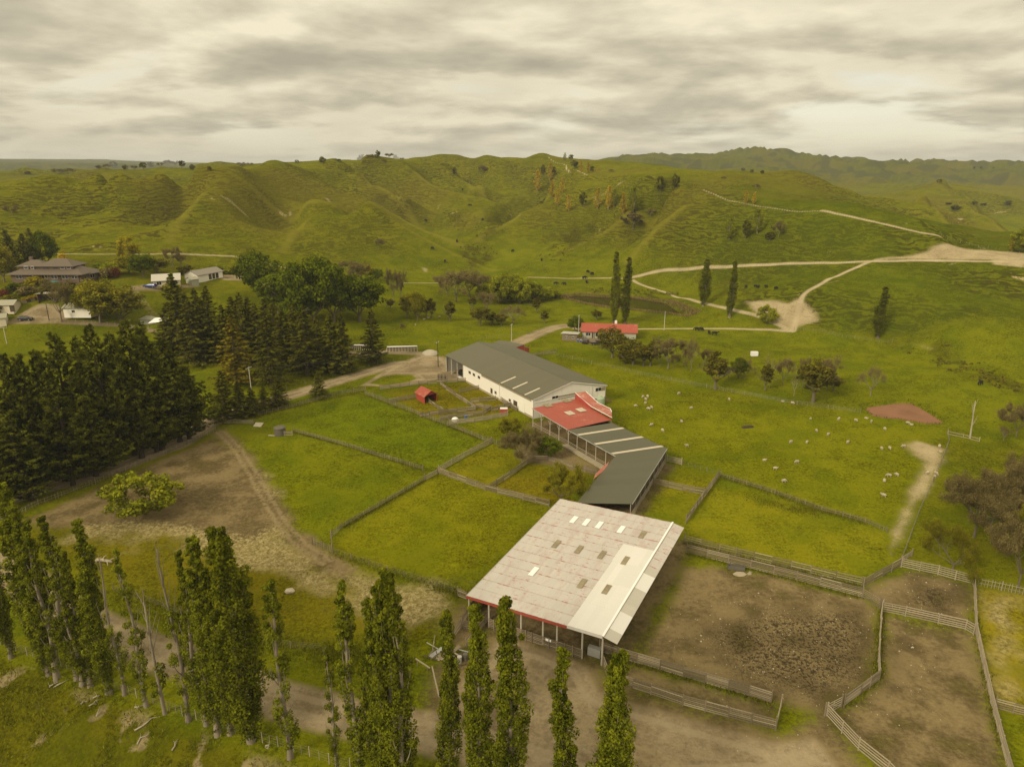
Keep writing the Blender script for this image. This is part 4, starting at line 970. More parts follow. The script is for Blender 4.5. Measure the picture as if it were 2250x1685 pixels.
kind('conifer', [t_conifer(51), t_conifer(52, wid=8.2), t_conifer(53, wid=6.8), t_conifer(54, wid=7.5, nb=130)])
kind('golden_conifer', [t_conifer(55, wid=7.8, mat_='golden_conifer')])
kind('oak', [t_broad(61), t_broad(62, wid=12.5, nclump=110), t_broad(63, wid=9.5)])
kind('olive', [t_broad(64, mat_='olive', wid=11, per=65, fill=.5), t_broad(65, mat_='olive', wid=9, per=55, fill=.5)])
kind('lime', [t_broad(66, mat_='lime', wid=7.5, per=60, nclump=70)])
kind('dusky', [t_broad(67, mat_='dusky', wid=7.0, base=.28, nclump=60, per=60, fill=.55), t_broad(68, mat_='dusky', wid=9.5, base=.22, nclump=70, per=60, fill=.55), t_broad(69, mat_='dusky', wid=4.6, base=.22, nclump=50, per=60, crad=(.12, .2))])
kind('willow', [t_broad(71, H=6, wid=7.5, mat_='willow', base=.05, nclump=90, per=62, leaf=(.16, .32)), t_broad(72, H=6, wid=6.5, mat_='willow', base=.06, nclump=80, per=60, leaf=(.16, .34)), t_broad(73, H=6, wid=8.5, mat_='willow', base=.04, nclump=100, per=60, leaf=(.16, .32))])
kind('bare', [t_bare(81), t_bare(82, wid=11), t_bare(83, wid=7, n0=4), t_bare(84, wid=10, per=20)])
kind('pale_bare', [t_bare(85, bark='palebark', per=26, leaf=(.06, .13), n0=6), t_bare(86, bark='dead', per=5, wid=7)])
kind('brown_broad', [t_bare(87, H=12, wid=14, mat_='brownleaf', per=85, r=1.15, levels=4, n0=6, base=.2, leaf=(.08, .18)), t_bare(88, H=12, wid=12, mat_='brownleaf', per=80, r=1.1, levels=4, base=.2, n0=6, leaf=(.08, .18)), t_bare(89, H=12, wid=13, mat_='olive', per=60, r=1.1, levels=4, base=.16, leaf=(.08, .18), n0=6)])
kind('deadtree', [t_bare(90, bark='dead', per=0, levels=2, wid=8, n0=3)] if False else [t_snag(33, 12, 8, 1.1)])
kind('gold', [t_poplar(14, H=24, wid=5.2, dens=.8), t_poplar(15, H=24, wid=6.2, dens=.8)])
for prt, H in TREES['gold']: prt[1][1].materials[0] = LM['gold']
kind('greenhill', [t_poplar(16, H=24, wid=6.5, dens=.85)])
for prt, H in TREES['greenhill']: prt[1][1].materials[0] = LM['willow']
kind('hilltree', [t_broad(91, H=8, wid=7, mat_='hill', nclump=40, per=30, leaf=(.4, .7)), t_broad(92, H=8, wid=6, mat_='hill', nclump=36, per=30, leaf=(.4, .7))])
kind('hillbare', [t_bare(93, H=8, wid=8, levels=3, per=20, leaf=(.3, .6))])
kind('plum', [t_shrub(94, 4, 4, 'plum', 30)])
SHR = {k: [t_shrub(100 + i, 2, 2.6, k), t_shrub(120 + i, 2, 2.2, k)] for i, k in enumerate(('oak', 'olive', 'willow', 'lime', 'dusky', 'plum', 'bud', 'gold'))}
for k in SHR: kind('shrub_' + k, SHR[k])
def put_tree(nm, var, p, h, label, cat, group=None, wk=1.0, rot=None, name='tree', lean=None):
    parts, H0 = var; s = h / H0
    o = thing(name, p, label, cat, group)
    o.scale = (s * wk, s * wk, s)
    o.rotation_euler = (lean[0] if lean else 0, lean[1] if lean else 0, rng.random() * 6.283 if rot is None else rot)
    for pn, me in parts: link(pn, me, o)
    return o
def tree_h(u, vb, vt):
    p = at(u, vb); d = ray(u, vt); z = CAM_Z + d[2] / d[1] * p.y
    return p, max(0.8, z - p.z)
ORD = ['first','second','third','fourth','fifth','sixth','seventh','eighth','ninth','tenth','eleventh','twelfth','thirteenth','fourteenth','fifteenth','sixteenth','seventeenth','eighteenth','nineteenth','twentieth',
       'twenty-first','twenty-second','twenty-third','twenty-fourth','twenty-fifth','twenty-sixth','twenty-seventh','twenty-eighth','twenty-ninth','thirtieth','thirty-first','thirty-second','thirty-third','thirty-fourth','thirty-fifth','thirty-sixth','thirty-seventh','thirty-eighth','thirty-ninth','fortieth']
def ords(items, key): 
    order = sorted(range(len(items)), key=lambda i: key(items[i])); r = [0] * len(items)
    for k, i in enumerate(order): r[i] = k
    n = len(items); return [(f'{ORD[k]} from the left' if k < n - 1 else 'rightmost') if k > 0 else 'leftmost' for k in r]

# ================================================================ BUILDINGS
class Frame:
    def __init__(s, o, l, w): s.o = np.array(o[:2], float); s.l = np.array(l, float); s.w = np.array(w, float)
    def P(s, l, w, z): q = s.o + s.l * l + s.w * w; return Vector((q[0], q[1], z))
    def lw(s, u, v, zf):
        z = 4.5
        for _ in range(4):
            q = up(u, v, z) - s.o; l = q @ s.l; w_ = q @ s.w; z = zf(l, w_)
        return l, w_
    def wall_l(s, u, v, w0=0.0):          # pixel on the long wall plane w = w0 -> (l, z)
        d = ray(u, v); n = s.w; q = s.o + s.w * w0; t = (n @ q) / (n @ d[:2]); p = d[:2] * t - s.o
        return p @ s.l, CAM_Z + d[2] * t
    def wall_w(s, u, v, l0=0.0):
        d = ray(u, v); n = s.l; q = s.o + s.l * l0; t = (n @ q) / (n @ d[:2]); p = d[:2] * t - s.o
        return p @ s.w, CAM_Z + d[2] * t
def unit(v): v = np.asarray(v, float); return v / np.linalg.norm(v)

# ---- open-sided cattle barn with the weathered white roof
A_ = up(1025, 1308, 4.2); B_ = up(1233, 1094, 5.0); D_ = up(1364, 1395, 4.6)
bl = unit(B_ - A_); bw = np.array([bl[1], -bl[0]]); FB = Frame(A_, bl, bw)
BL, BW, BR = 31.2, 21.6, 19.7
def zb(l, w_): return 4.2 + 0.8 * l / BL + 0.4 * min(w_, BR) / BR - max(0, w_ - BR) * 0.24
def barn_iron():
    m = MT['old_white']; t = m.node_tree; 
    m2 = bpy.data.materials.new('barn_roof_iron'); m2.use_nodes = True; t = NT(m2.node_tree)
    P = t.n('ShaderNodeNewGeometry').outputs['Position']; oi = t.n('ShaderNodeObjectInfo')
    mp = t.vmath('SUBTRACT', P, (A_[0], A_[1], 0)); 
    dl = t.n('ShaderNodeVectorMath', operation='DOT_PRODUCT'); t.L.new(mp, dl.inputs[0]); dl.inputs[1].default_value = (bl[0], bl[1], 0)
    dw_ = t.n('ShaderNodeVectorMath', operation='DOT_PRODUCT'); t.L.new(mp, dw_.inputs[0]); dw_.inputs[1].default_value = (bw[0], bw[1], 0)
    cb = t.n('ShaderNodeCombineXYZ'); t.L.new(dl.outputs['Value'], cb.inputs[0]); t.L.new(dw_.outputs['Value'], cb.inputs[1]); Q = cb.outputs[0]
    fr = t.math('FRACT', t.math('DIVIDE', t.math('ADD', dl.outputs['Value'], t.math('MULTIPLY', t.noise(Q, 0.5, 2.0), 0.12)), BL / 14.0))
    lap = t.mr(t.math('ABSOLUTE', t.math('SUBTRACT', fr, 0.5)), 0.44, 0.485)
    n1 = t.noise(t.scalev(Q, (0.5, 2.2, 1)), 1.0, 5.0, 0.65); n2 = t.noise(Q, 0.22, 3.0, 0.6); n3 = t.noise(t.scalev(Q, (1.0, 0.45, 1)), 2.4, 6.0, 0.75)
    c = t.mix(1.0, (0.50, 0.462, 0.412), t.math('ADD', 0.86, t.math('ADD', t.math('MULTIPLY', n1, 0.14), t.math('MULTIPLY', n2, 0.14))), 'MULTIPLY')
    c = t.mix(1.0, c, t.math('ADD', 0.965, t.math('MULTIPLY', oi.outputs['Random'], 0.07)), 'MULTIPLY')
    c = t.mix(t.math('MULTIPLY', lap, 0.30), c, (0.30, 0.24, 0.19))
    rust = t.math('MULTIPLY', t.math('MULTIPLY', lap, t.mr(t.noise(t.scalev(Q, (0.3, 0.9, 1)), 1.0, 3.0, 0.6), 0.50, 0.60)), 0.85)
    spot = t.math('MULTIPLY', t.mr(n3, 0.565, 0.64), t.mr(t.noise(Q, 0.16, 2.0, 0.5), 0.42, 0.54))
    stain = t.math('MULTIPLY', t.mr(t.noise(t.scalev(Q, (0.25, 0.8, 1)), 1.0, 5.0, 0.65), 0.48, 0.66), 0.42)
    c = t.mix(stain, c, (0.40, 0.275, 0.235))
    c = t.mix(t.math('MAXIMUM', rust, t.math('MULTIPLY', spot, 0.85)), c, (0.34, 0.105, 0.078))
    b = t.n('ShaderNodeBsdfPrincipled'); t.put(b.inputs['Base Color'], c); b.inputs['Roughness'].default_value = 0.6; b.inputs['Specular IOR Level'].default_value = 0.2
    o = t.n('ShaderNodeOutputMaterial'); t.L.new(b.outputs[0], o.inputs[0]); return m2
MT['barn_iron'] = barn_iron()
barn = thing('cattle_barn', FB.P(0, 0, 0), 'large open-sided cattle barn with low weathered white iron roof in the foreground', 'barn')
ncol_, nrow_ = 12, 14
wl = [FB.lw(1000 + x * .2486, 1070 + y * .2486, zb) for x, y in ((1015, 1190), (1345, 640), (1480, 515), (1850, 590), (1400, 650))]
wn = wl[0][1]; l_step = wl[1][0]; l_top = (wl[2][0] + wl[3][0]) / 2; wn2 = wl[2][1]
for i in range(nrow_):
    for j in range(ncol_):
        l0, l1 = BL * i / nrow_, BL * (i + 1) / nrow_ + (0.10 if i < nrow_ - 1 else 0); w0, w1 = BR * j / ncol_, BR * (j + 1) / ncol_
        dz = -0.012 * (i % 2) + random.uniform(-.006, .006)
        slab('roof_sheet', barn, 'barn_iron', [FB.P(l0, w1, zb(l0, w1) + dz + .02), FB.P(l1, w1, zb(l1, w1) + dz), FB.P(l1, w0 - .0, zb(l1, w0) + dz), FB.P(l0, w0, zb(l0, w0) + dz + .02)], 0.025)
edges = np.linspace(0, l_step, 4)
for l0, l1, w0 in [(edges[i], edges[i + 1] + .08, wn) for i in range(3)] + [(l_step, l_top, wn2)]:
    n = 5
    for j in range(n):
        a = w0 + (BR - w0) * j / n; b = w0 + (BR - w0) * (j + 1) / n
        slab('new_roof_sheet', barn, 'new_white', [FB.P(l0, b, zb(l0, b) + .075), FB.P(l1, b, zb(l1, b) + .06), FB.P(l1, a, zb(l1, a) + .06), FB.P(l0, a, zb(l0, a) + .075)], 0.025)
for j in range(16):                                   # narrow fall on the right-hand side
    l0, l1 = BL * j / 16, BL * (j + 1) / 16
    slab('side_roof_sheet', barn, 'new_white' if j in (1, 2, 6, 7) else ('old_grey' if j < 9 else 'barn_iron'), [FB.P(l0, BW, zb(l0, BW) + .003 * (j % 2)), FB.P(l1, BW, zb(l1, BW) + .003 * (j % 2)), FB.P(l1, BR + .02, zb(l1, BR) - .03), FB.P(l0, BR + .02, zb(l0, BR) - .03)], 0.025)
slab('ridge_flashing', barn, 'whitesheet', [FB.P(-.05, BR + .16, zb(0, BR) + .10), FB.P(BL, BR + .16, zb(BL, BR) + .10), FB.P(BL, BR - .12, zb(BL, BR) + .11), FB.P(-.05, BR - .12, zb(0, BR) + .11)], .03)
def skylight(u, v, m, ww=.78, ll=2.3):
    l, w_ = FB.lw(1000 + u * .2486, 1070 + v * .2486, zb); k = .115
    for q in range(3):
        a = l - ll / 2 + ll * q / 3; b = a + ll / 3 - .03
        slab('skylight', barn, m, [FB.P(a, w_ + ww / 2, zb(a, w_) + k), FB.P(b, w_ + ww / 2, zb(b, w_) + k), FB.P(b, w_ - ww / 2, zb(b, w_) + k), FB.P(a, w_ - ww / 2, zb(a, w_) + k)], .03)
for u, v in ((1050, 290), (1160, 313), (1275, 337), (1468, 377), (695, 748)): skylight(u, v, 'whitesheet')
for u, v in ((895, 505), (1095, 553), (1298, 600), (1657, 420), (1122, 853), (1505, 652), (1340, 907)): skylight(u, v, 'clearold')
slab('fascia_board', barn, 'redpaint', [FB.P(-.06, 0, zb(0, 0) - .03), FB.P(-.06, wn, zb(0, wn) - .03), FB.P(-.06, wn, zb(0, wn) - .36), FB.P(-.06, 0, zb(0, 0) - .36)], .05)
slab('fascia_board', barn, 'new_white', [FB.P(-.06, wn, zb(0, wn) + .04), FB.P(-.06, BR, zb(0, BR) + .04), FB.P(-.06, BR, zb(0, BR) - .28), FB.P(-.06, wn, zb(0, wn) - .28)], .05)
slab('fascia_board', barn, 'old_grey', [FB.P(BL, -.05, zb(BL, 0)), FB.P(0, -.05, zb(0, 0)), FB.P(0, -.05, zb(0, 0) - .2), FB.P(BL, -.05, zb(BL, 0) - .2)], .04)
pw = [FB.wall_w(1000 + x * .2486, 1070 + 1150 * .2486, .35)[0] for x in (115, 325, 670, 882, 1028, 1265, 1460)]
pw = [.15, 3.3, 8.2, 11.4, 13.4, 16.9, 19.6]
for l in (.35, 6.3, 12.6, 18.8, 25.0, 30.8):
    for w_ in pw:
        p = FB.P(l, w_, 0); p.z = gz(p.x, p.y); post('post', barn, 'concpole' if l < 1 else 'polewood', p, zb(l, w_) - p.z - .06, .13 if l < 1 else .11)
for w_ in pw: beam('rafter', barn, 'woodd', FB.P(.1, w_ + .16, zb(.1, w_) - .2), FB.P(BL - .1, w_ + .16, zb(BL, w_) - .2), .09, .24)
for k in range(11):
    l = .6 + k * 3.0; beam('purlin', barn, 'woodd', FB.P(l, .05, zb(l, 0) - .07), FB.P(l, BR, zb(l, BR) - .07), .07, .07)
for k in range(5): # boarded left and rear sides
    z = .25 + k * .5
    beam('wall_board', barn, 'wood', FB.P(.4, .02, z), FB.P(BL, .02, z), .04, .46); beam('wall_board', barn, 'woodd', FB.P(BL - .02, .1, z), FB.P(BL - .02, BR, z), .04, .46)
for k in range(6):
    for a, b in ((3.3, 8.2), (8.2, 11.4), (11.4, 13.4), (13.4, 16.9)): beam('rail', barn, 'wood', FB.P(.2, a, .25 + k * .25), FB.P(.2, b, .25 + k * .25), .05, .15)
for w_ in (4.2, 5.6, 7.0, 9.0, 9.9, 12.4, 14.6, 15.7):
    p = FB.P(.1, w_, 0); post('gate_post', barn, 'wood', p, 1.75, .08)
beam('sign', barn, 'canvas', FB.P(.1, 11.9, 1.35), FB.P(.1, 12.7, 1.35), .02, .35)
beam('water_trough', barn, 'steel', FB.P(1.6, 17.3, .75), FB.P(1.6, 19.0, .75), .7, 1.2)

# ---- dark link sheds and red-roofed yards running back to the woolshed
def roofq(px4, zs): return [upz(u, v, z) for (u, v), z in zip(px4, zs)]
def seam_roof(parent, q, m, n, name='roof_sheet', t=.05):
    """q: a,b (eave side) c,d ; n runs of sheets along a->b"""
    a, b, c, d = q
    for i in range(n):
        s0, s1 = i / n, (i + 1) / n + (.002 if i < n - 1 else 0); dz = Vector((0, 0, .006 * (i % 2)))
        slab(name, parent, m, [a.lerp(b, s0) + dz, a.lerp(b, s1) + dz, d.lerp(c, s1) + dz, d.lerp(c, s0) + dz], t)
r1 = roofq([(1394, 1099), (1466, 985), (1352, 1002), (1273, 1097)], (3.6, 3.6, 3.9, 3.9))
back = (r1[0] - r1[1]).normalized() * 1.5
r1[0] = r1[0] + back; r1[3] = r1[3] + back
s1 = thing('link_shed', (r1[0] + r1[2]) / 2 * 1.0, 'dark green-roofed link shed running from the white barn up to the bend', 'shed'); s1.location.z = 0
seam_roof(s1, r1, 'dark_iron', 9)
def posts_under(parent, a, b, n, m='polewood', r=.09, zoff=.05, inset=None, first=0):
    out = []
    for i in range(first, n):
        p = a.lerp(b, i / (n - 1)); 
        if inset is not None: p = p + inset
        g = gz(p.x, p.y); post('post', parent, m, Vector((p.x, p.y, g)), p.z - g - zoff, r); out.append(Vector((p.x, p.y, g)))
    return out
def rails_between(parent, P, hs, m='wood', wd=.045, ht=.14, name='rail'):
    for a, b in zip(P[:-1], P[1:]):
        for h in hs: beam(name, parent, m, a + Vector((0, 0, h)), b + Vector((0, 0, h)), wd, ht)
insL = ((r1[3] - r1[0]).normalized() * .25)
pr = posts_under(s1, r1[0], r1[1], 9, inset=insL, zoff=.1); rails_between(s1, pr, (.3, .65, 1.0, 1.35), 'woodp'); posts_under(s1, r1[3], r1[2], 8, inset=-insL, zoff=.1)
rails_between(s1, pr, (2.2, 2.7), 'woodd', .03, .5, 'wall_board')
beam('gutter', s1, 'steel', r1[0] + Vector((0, 0, -.06)), r1[1] + Vector((0, 0, -.06)), .14, .12)
for k in range(4):
    a = r1[3] - insL * 2; b = r1[2] - insL * 2
    beam('wall_board', s1, 'woodd', Vector((a.x, a.y, .3 + k * .8)), Vector((b.x, b.y, .3 + k * .8)), .04, .75)
# red lean-to sheet at the inner corner
q = roofq([(1304, 1052), (1309, 1040), (1339, 1013), (1331, 1030)], (2.4, 2.4, 2.7, 2.7))
lt = thing('lean_to', Vector((q[0].x, q[0].y, 0)), 'small red iron lean-to tucked into the inner corner of the dark sheds', 'lean-to')
slab('roof_sheet', lt, 'fred_iron', [q[0], q[3], q[2], q[1]], .04)
for c in (q[0], q[1]): g = gz(c.x, c.y); post('post', lt, 'wood', Vector((c.x, c.y, g)), c.z - g - .05, .06)
r2 = roofq([(1352, 1002), (1466, 985), (1345, 929), (1247, 944)], (3.9, 3.6, 3.6, 3.9))
s2 = thing('link_shed', Vector(((r2[0].x + r2[2].x) / 2, (r2[0].y + r2[2].y) / 2, 0)), 'dark green-roofed shed with three pale skylight strips below the red roof', 'shed')
seam_roof(s2, [r2[1], r2[2], r2[3], r2[0]], 'dark_iron', 8)
for f0 in (.055, .40, .755):
    a = r2[0].lerp(r2[3], f0); b = r2[1].lerp(r2[2], f0); a2 = r2[0].lerp(r2[3], f0 + .048); b2 = r2[1].lerp(r2[2], f0 + .048); k = Vector((0, 0, .05))
    a = a.lerp(b, .02); a2 = a2.lerp(b2, .02)
    slab('skylight', s2, 'clear', [a + k, b + k, b2 + k, a2 + k], .02)
insW = (r2[1] - r2[0]).normalized() * .25
pl = posts_under(s2, r2[0], r2[3], 6, 'concpole', .08, inset=insW, zoff=.12, first=1); rails_between(s2, pl, (.35, .75, 1.1), 'woodp', .05, .1)
posts_under(s2, r2[1], r2[2], 6, inset=-insW, zoff=.12); beam('gutter', s2, 'steel', r2[0] + Vector((0, 0, -.06)), r2[3] + Vector((0, 0, -.06)), .14, .12)
for k in range(4):
    a = r2[1] - insW * 1.5; b = r2[2] - insW * 1.5; beam('wall_board', s2, 'woodd', Vector((a.x, a.y, .3 + k * .8)), Vector((b.x, b.y, .3 + k * .8)), .04, .75)
slab('wall_panel', s2, 'woodd', [Vector((r2[1].x, r2[1].y, 3.4)) - insW, Vector((r2[1].x, r2[1].y, 0)) - insW, Vector((r2[1].x, r2[1].y, 0)) - insW * 3, Vector((r2[1].x, r2[1].y, 3.4)) - insW * 3], .04)
# concrete apron along the open side
a = Vector((r2[0].x, r2[0].y, 0)); b = Vector((r2[3].x, r2[3].y, 0)); o_ = (b - a).normalized(); nn_ = Vector((o_.y, -o_.x, 0)) * (1 if (Vector((o_.y, -o_.x, 0)).dot(insW)) > 0 else -1)
for k in range(9):
    p0 = a.lerp(b, k / 9) ; p1 = a.lerp(b, (k + 1) / 9 - .004)
    z = max(gz(p0.x, p0.y), gz(p1.x, p1.y)) + .16
    z3 = Vector((0, 0, z)); slab('apron_slab', s2, 'concrete', [p0 - nn_ * 1.3 + z3, p1 - nn_ * 1.3 + z3, p1 - nn_ * .05 + z3, p0 - nn_ * .05 + z3], .4)

rr = roofq([(1247, 944), (1345, 922), (1266, 876), (1169, 897)], (4.0, 3.8, 4.7, 4.7))
s3 = thing('covered_yard', Vector(((rr[0].x + rr[2].x) / 2, (rr[0].y + rr[2].y) / 2, 0)), 'red iron roof over open yards against the end of the white woolshed', 'shed')
for i in range(5):
    for j in range(3):
        def bil(s, t): return rr[0].lerp(rr[1], s).lerp(rr[3].lerp(rr[2], s), t) + Vector((0, 0, .012 * ((i + j) % 2)))
        slab('roof_sheet', s3, 'red_iron', [bil(i / 5, j / 3), bil((i + 1) / 5, j / 3), bil((i + 1) / 5, (j + 1) / 3 + (.008 if j < 2 else 0)), bil(i / 5, (j + 1) / 3 + (.008 if j < 2 else 0))], .04)
for (u, v), m in (((1251, 908), 'clear'), ((1277, 901), 'clear'), ((1204, 891), 'clearold'), ((1245, 881), 'clearold')):
    la = (rr[3] - rr[0]).normalized(); wa = (rr[1] - rr[0]).normalized(); best = None
    for si in range(41):
        for ti in range(41):
            c_ = rr[0].lerp(rr[1], si / 40).lerp(rr[3].lerp(rr[2], si / 40), ti / 40); g_ = up(u, v, c_.z); e_ = math.hypot(c_.x - g_[0], c_.y - g_[1])
            if best is None or e_ < best[0]: best = (e_, c_)
    c = best[1] + Vector((0, 0, .12))
    for k in range(2):
        e = c + wa * (.52 * (k * 2 - 1)); slab('skylight', s3, m, [e - la * 1.1 - wa * .48, e - la * 1.1 + wa * .48, e + la * 1.1 + wa * .48, e + la * 1.1 - wa * .48], .02)
insR = (rr[1] - rr[0]).normalized() * .3
pl = posts_under(s3, rr[0], rr[3], 5, 'concpole', .09, inset=insR, zoff=.12); rails_between(s3, pl, (.35, .75, 1.1), 'woodp', .05, .1)
for p in pl[:4]:                                         # knee braces
    e = (rr[3] - rr[0]).normalized() * .9
    for sg in (-1, 1): beam('brace', s3, 'woodp', p + Vector((0, 0, 2.6)), Vector((p.x, p.y, 0)) + e * sg + Vector((0, 0, 3.6)), .07, .09)
beam('gutter', s3, 'steel', rr[0] + Vector((0, 0, -.05)), rr[3] + Vector((0, 0, -.05)), .14, .12)
posts_under(s3, rr[1], rr[2], 5, inset=-insR, zoff=.15)
for k in range(4):
    a = rr[1] - insR * 2; b = rr[2] - insR * 2; beam('wall_board', s3, 'woodd', Vector((a.x, a.y, .3 + k * .85)), Vector((b.x, b.y, .3 + k * .85)), .04, .8)
# the raised curved red ramp roof
ramp = thing('ramp_roof', upz(1300, 893, 0), 'faded red curved iron roof over the loading ramp down from the woolshed', 'ramp roof')
La = [upz(1264, 863, 6.1), upz(1280, 878, 5.3), upz(1300, 894, 4.75), upz(1322, 906, 4.45), upz(1345, 918, 4.3)]
Ra = [upz(1287, 860, 6.1), upz(1300, 872, 5.5), upz(1314, 885, 4.9), upz(1341, 898, 4.5), upz(1344, 905, 4.35)]
for i in range(4): slab('roof_sheet', ramp, 'fred_iron', [La[i], La[i + 1], Ra[i + 1], Ra[i]], .05)
for i in range(4): beam('flashing', ramp, 'whitesheet', La[i] + Vector((0, 0, .05)), La[i + 1] + Vector((0, 0, .05)), .14, .05); beam('flashing', ramp, 'whitesheet', Ra[i] + Vector((0, 0, .05)), Ra[i + 1] + Vector((0, 0, .05)), .14, .05)
for c in (La[1], La[3], Ra[1], Ra[3]): g = gz(c.x, c.y); post('post', ramp, 'polewood', Vector((c.x, c.y, g)), c.z - g - .1, .08)
slab('side_wall', ramp, 'redpaint', [La[0] - Vector((0, 0, .06)), La[2] - Vector((0, 0, .06)), Vector((La[2].x, La[2].y, 4.2)), Vector((La[0].x, La[0].y, 4.4))], .04)

# ---- the long white woolshed
E1 = up(1171, 878, 5.2); E2 = up(1335, 846, 5.2); E3 = up(977, 780, 5.2)
wl_ = unit(E3 - E1); ww_ = np.array([-wl_[1], wl_[0]]); ww_ = ww_ if ww_ @ (E2 - E1) > 0 else -ww_
FW = Frame(E1, wl_, ww_); WL, WW, ZE, ZR = 49.8, 23.3, 5.2, 7.95
ws = thing('woolshed', FW.P(0, 0, 0), 'long white woolshed with olive grey gabled iron roof at the centre of the farm', 'woolshed')
def zr(w_): return ZE + (ZR - ZE) * (1 - abs(w_ - WW / 2) / (WW / 2))
nr = 25
for i in range(nr):
    l0, l1 = WL * i / nr, WL * (i + 1) / nr + (.02 if i < nr - 1 else 0); dz = .006 * (i % 2)
    slab('roof_sheet', ws, 'grey_iron', [FW.P(l1, 0, ZE + dz), FW.P(l0, 0, ZE + dz), FW.P(l0, WW / 2, ZR + dz), FW.P(l1, WW / 2, ZR + dz)], .05)
    slab('roof_sheet', ws, 'grey_iron', [FW.P(l0, WW, ZE + dz), FW.P(l1, WW, ZE + dz), FW.P(l1, WW / 2, ZR + dz), FW.P(l0, WW / 2, ZR + dz)], .05)
slab('ridge_cap', ws, 'dark_iron', [FW.P(0, WW / 2 - .3, ZR + .0), FW.P(0, WW / 2 + .3, ZR + .0), FW.P(WL, WW / 2 + .3, ZR + .0), FW.P(WL, WW / 2 - .3, ZR + .0)][::-1] if False else [FW.P(WL, WW / 2 - .25, ZR - .01), FW.P(0, WW / 2 - .25, ZR - .01), FW.P(0, WW / 2 + .25, ZR + .03), FW.P(WL, WW / 2 + .25, ZR + .03)], .03)
def zw(l, w_): return zr(w_)
for a, b in (((740, 597), (900, 523)), ((866, 655), (1030, 582)), ((993, 722), (1165, 647))):
    la, wa = FW.lw(950 + a[0] * .2034, 720 + a[1] * .2034, zw); lb, wb = FW.lw(950 + b[0] * .2034, 720 + b[1] * .2034, zw); l = (la + lb) / 2; wa = max(wa, .05)
    slab('skylight', ws, 'clear', [FW.P(l + .3, wa, zr(wa) + .035), FW.P(l - .3, wa, zr(wa) + .035), FW.P(l - .3, wb, zr(wb) + .035), FW.P(l + .3, wb, zr(wb) + .035)], .02)
WI, LI, LOPEN = .35, .35, 38.2                                   # wall insets, start of the open bays
def wallL(l0, l1, z0, z1, m, name='wall', w_=WI, t=.12, out=0.0): return slab(name, ws, m, [FW.P(l1, w_ - out, z1), FW.P(l1, w_ - out, z0), FW.P(l0, w_ - out, z0), FW.P(l0, w_ - out, z1)], t)
nb_ = 12
for i in range(nb_): wallL(LI + (LOPEN - LI) * i / nb_, LI + (LOPEN - LI) * (i + 1) / nb_ - .015, -.3, 5.18, 'white', 'wall_panel')
la, za = FW.wall_l(950 + 1070 * .2034, 720 + 790 * .2034, WI); lb, zb_ = FW.wall_l(950 + 530 * .2034, 720 + 515 * .2034, WI)
wallL(max(la, .4), min(lb, 30), 4.25, 4.98, 'shade', 'clear_cladding', out=.03, t=.05)
wallL(LI, LOPEN, 0.0, .55, 'concrete', 'plinth', out=.04, t=.05)
def winL(u, v, wd, ht, door=False, z0=None):
    l, z = FW.wall_l(950 + u * .2034, 720 + v * .2034, WI)
    if door: slab('door_opening', ws, 'woodd', [FW.P(l + wd / 2, WI - .05, z + ht / 2), FW.P(l + wd / 2, WI - .05, z - ht / 2), FW.P(l - wd / 2, WI - .05, z - ht / 2), FW.P(l - wd / 2, WI - .05, z + ht / 2)], .04); return
    f = slab('window', ws, 'frame', [FW.P(l + wd / 2, WI - .06, z + ht / 2), FW.P(l + wd / 2, WI - .06, z - ht / 2), FW.P(l - wd / 2, WI - .06, z - ht / 2), FW.P(l - wd / 2, WI - .06, z + ht / 2)], .05)
    for s in (-1, 1):
        c = l + s * wd / 4; e = wd / 4 - .05
        slab('pane', f, 'glass', [FW.P(c + e, WI - .085, z + ht / 2 - .07), FW.P(c + e, WI - .085, z - ht / 2 + .07), FW.P(c - e, WI - .085, z - ht / 2 + .07), FW.P(c - e, WI - .085, z + ht / 2 - .07)], .02)
for u, v in ((405, 483), (450, 507), (505, 535)): winL(u, v, 1.4, .9)
winL(685, 700, 1.1, .9); winL(838, 783, 1.1, .9); winL(640, 683, 1.1, 1.5, True); winL(897, 815, 1.9, 1.3, True)
l, z = FW.wall_l(950 + 965 * .2034, 720 + 870 * .2034, WI)
slab('sliding_door', ws, 'white', [FW.P(l + 1.4, WI - .07, 3.0), FW.P(l + 1.4, WI - .07, .3), FW.P(l - 1.4, WI - .07, .3), FW.P(l - 1.4, WI - .07, 3.0)], .05)
for u in (727,): l, z = FW.wall_l(950 + u * .2034, 720 + 660 * .2034, WI); beam('downpipe', ws, 'frame', FW.P(l, WI - .1, .3), FW.P(l, WI - .1, 5.1), .1, .1)
beam('gutter', ws, 'dark_iron', FW.P(0, -.06, ZE - .04), FW.P(WL, -.06, ZE - .04), .14, .13); beam('gutter', ws, 'dark_iron', FW.P(0, WW + .06, ZE - .04), FW.P(WL, WW + .06, ZE - .04), .14, .13)
for l in (38.3, 42.1, 45.9, 49.5):                                # open implement bays at the far end
    p = FW.P(l, WI, 0); post('bay_post', ws, 'concpole', p, 5.0, .14)
slab('bay_back_wall', ws, 'woodd', [FW.P(WL - .2, 6.5, 5.3), FW.P(WL - .2, 6.5, 0), FW.P(LOPEN, 6.5, 0), FW.P(LOPEN, 6.5, 5.3)], .1)
slab('end_wall', ws, 'old_grey', [FW.P(WL - .15, WI, 5.1), FW.P(WL - .15, WW / 2, 7.6), FW.P(WL - .15, WW - WI, 5.1), FW.P(WL - .15, WW - WI, 0), FW.P(WL - .15, WI, 0)], .1)
slab('bay_end_wall', ws, 'shade', [FW.P(LOPEN, WI, 5.1), FW.P(LOPEN, 6.5, 6.5), FW.P(LOPEN, 6.5, 0), FW.P(LOPEN, WI, 0)], .08)
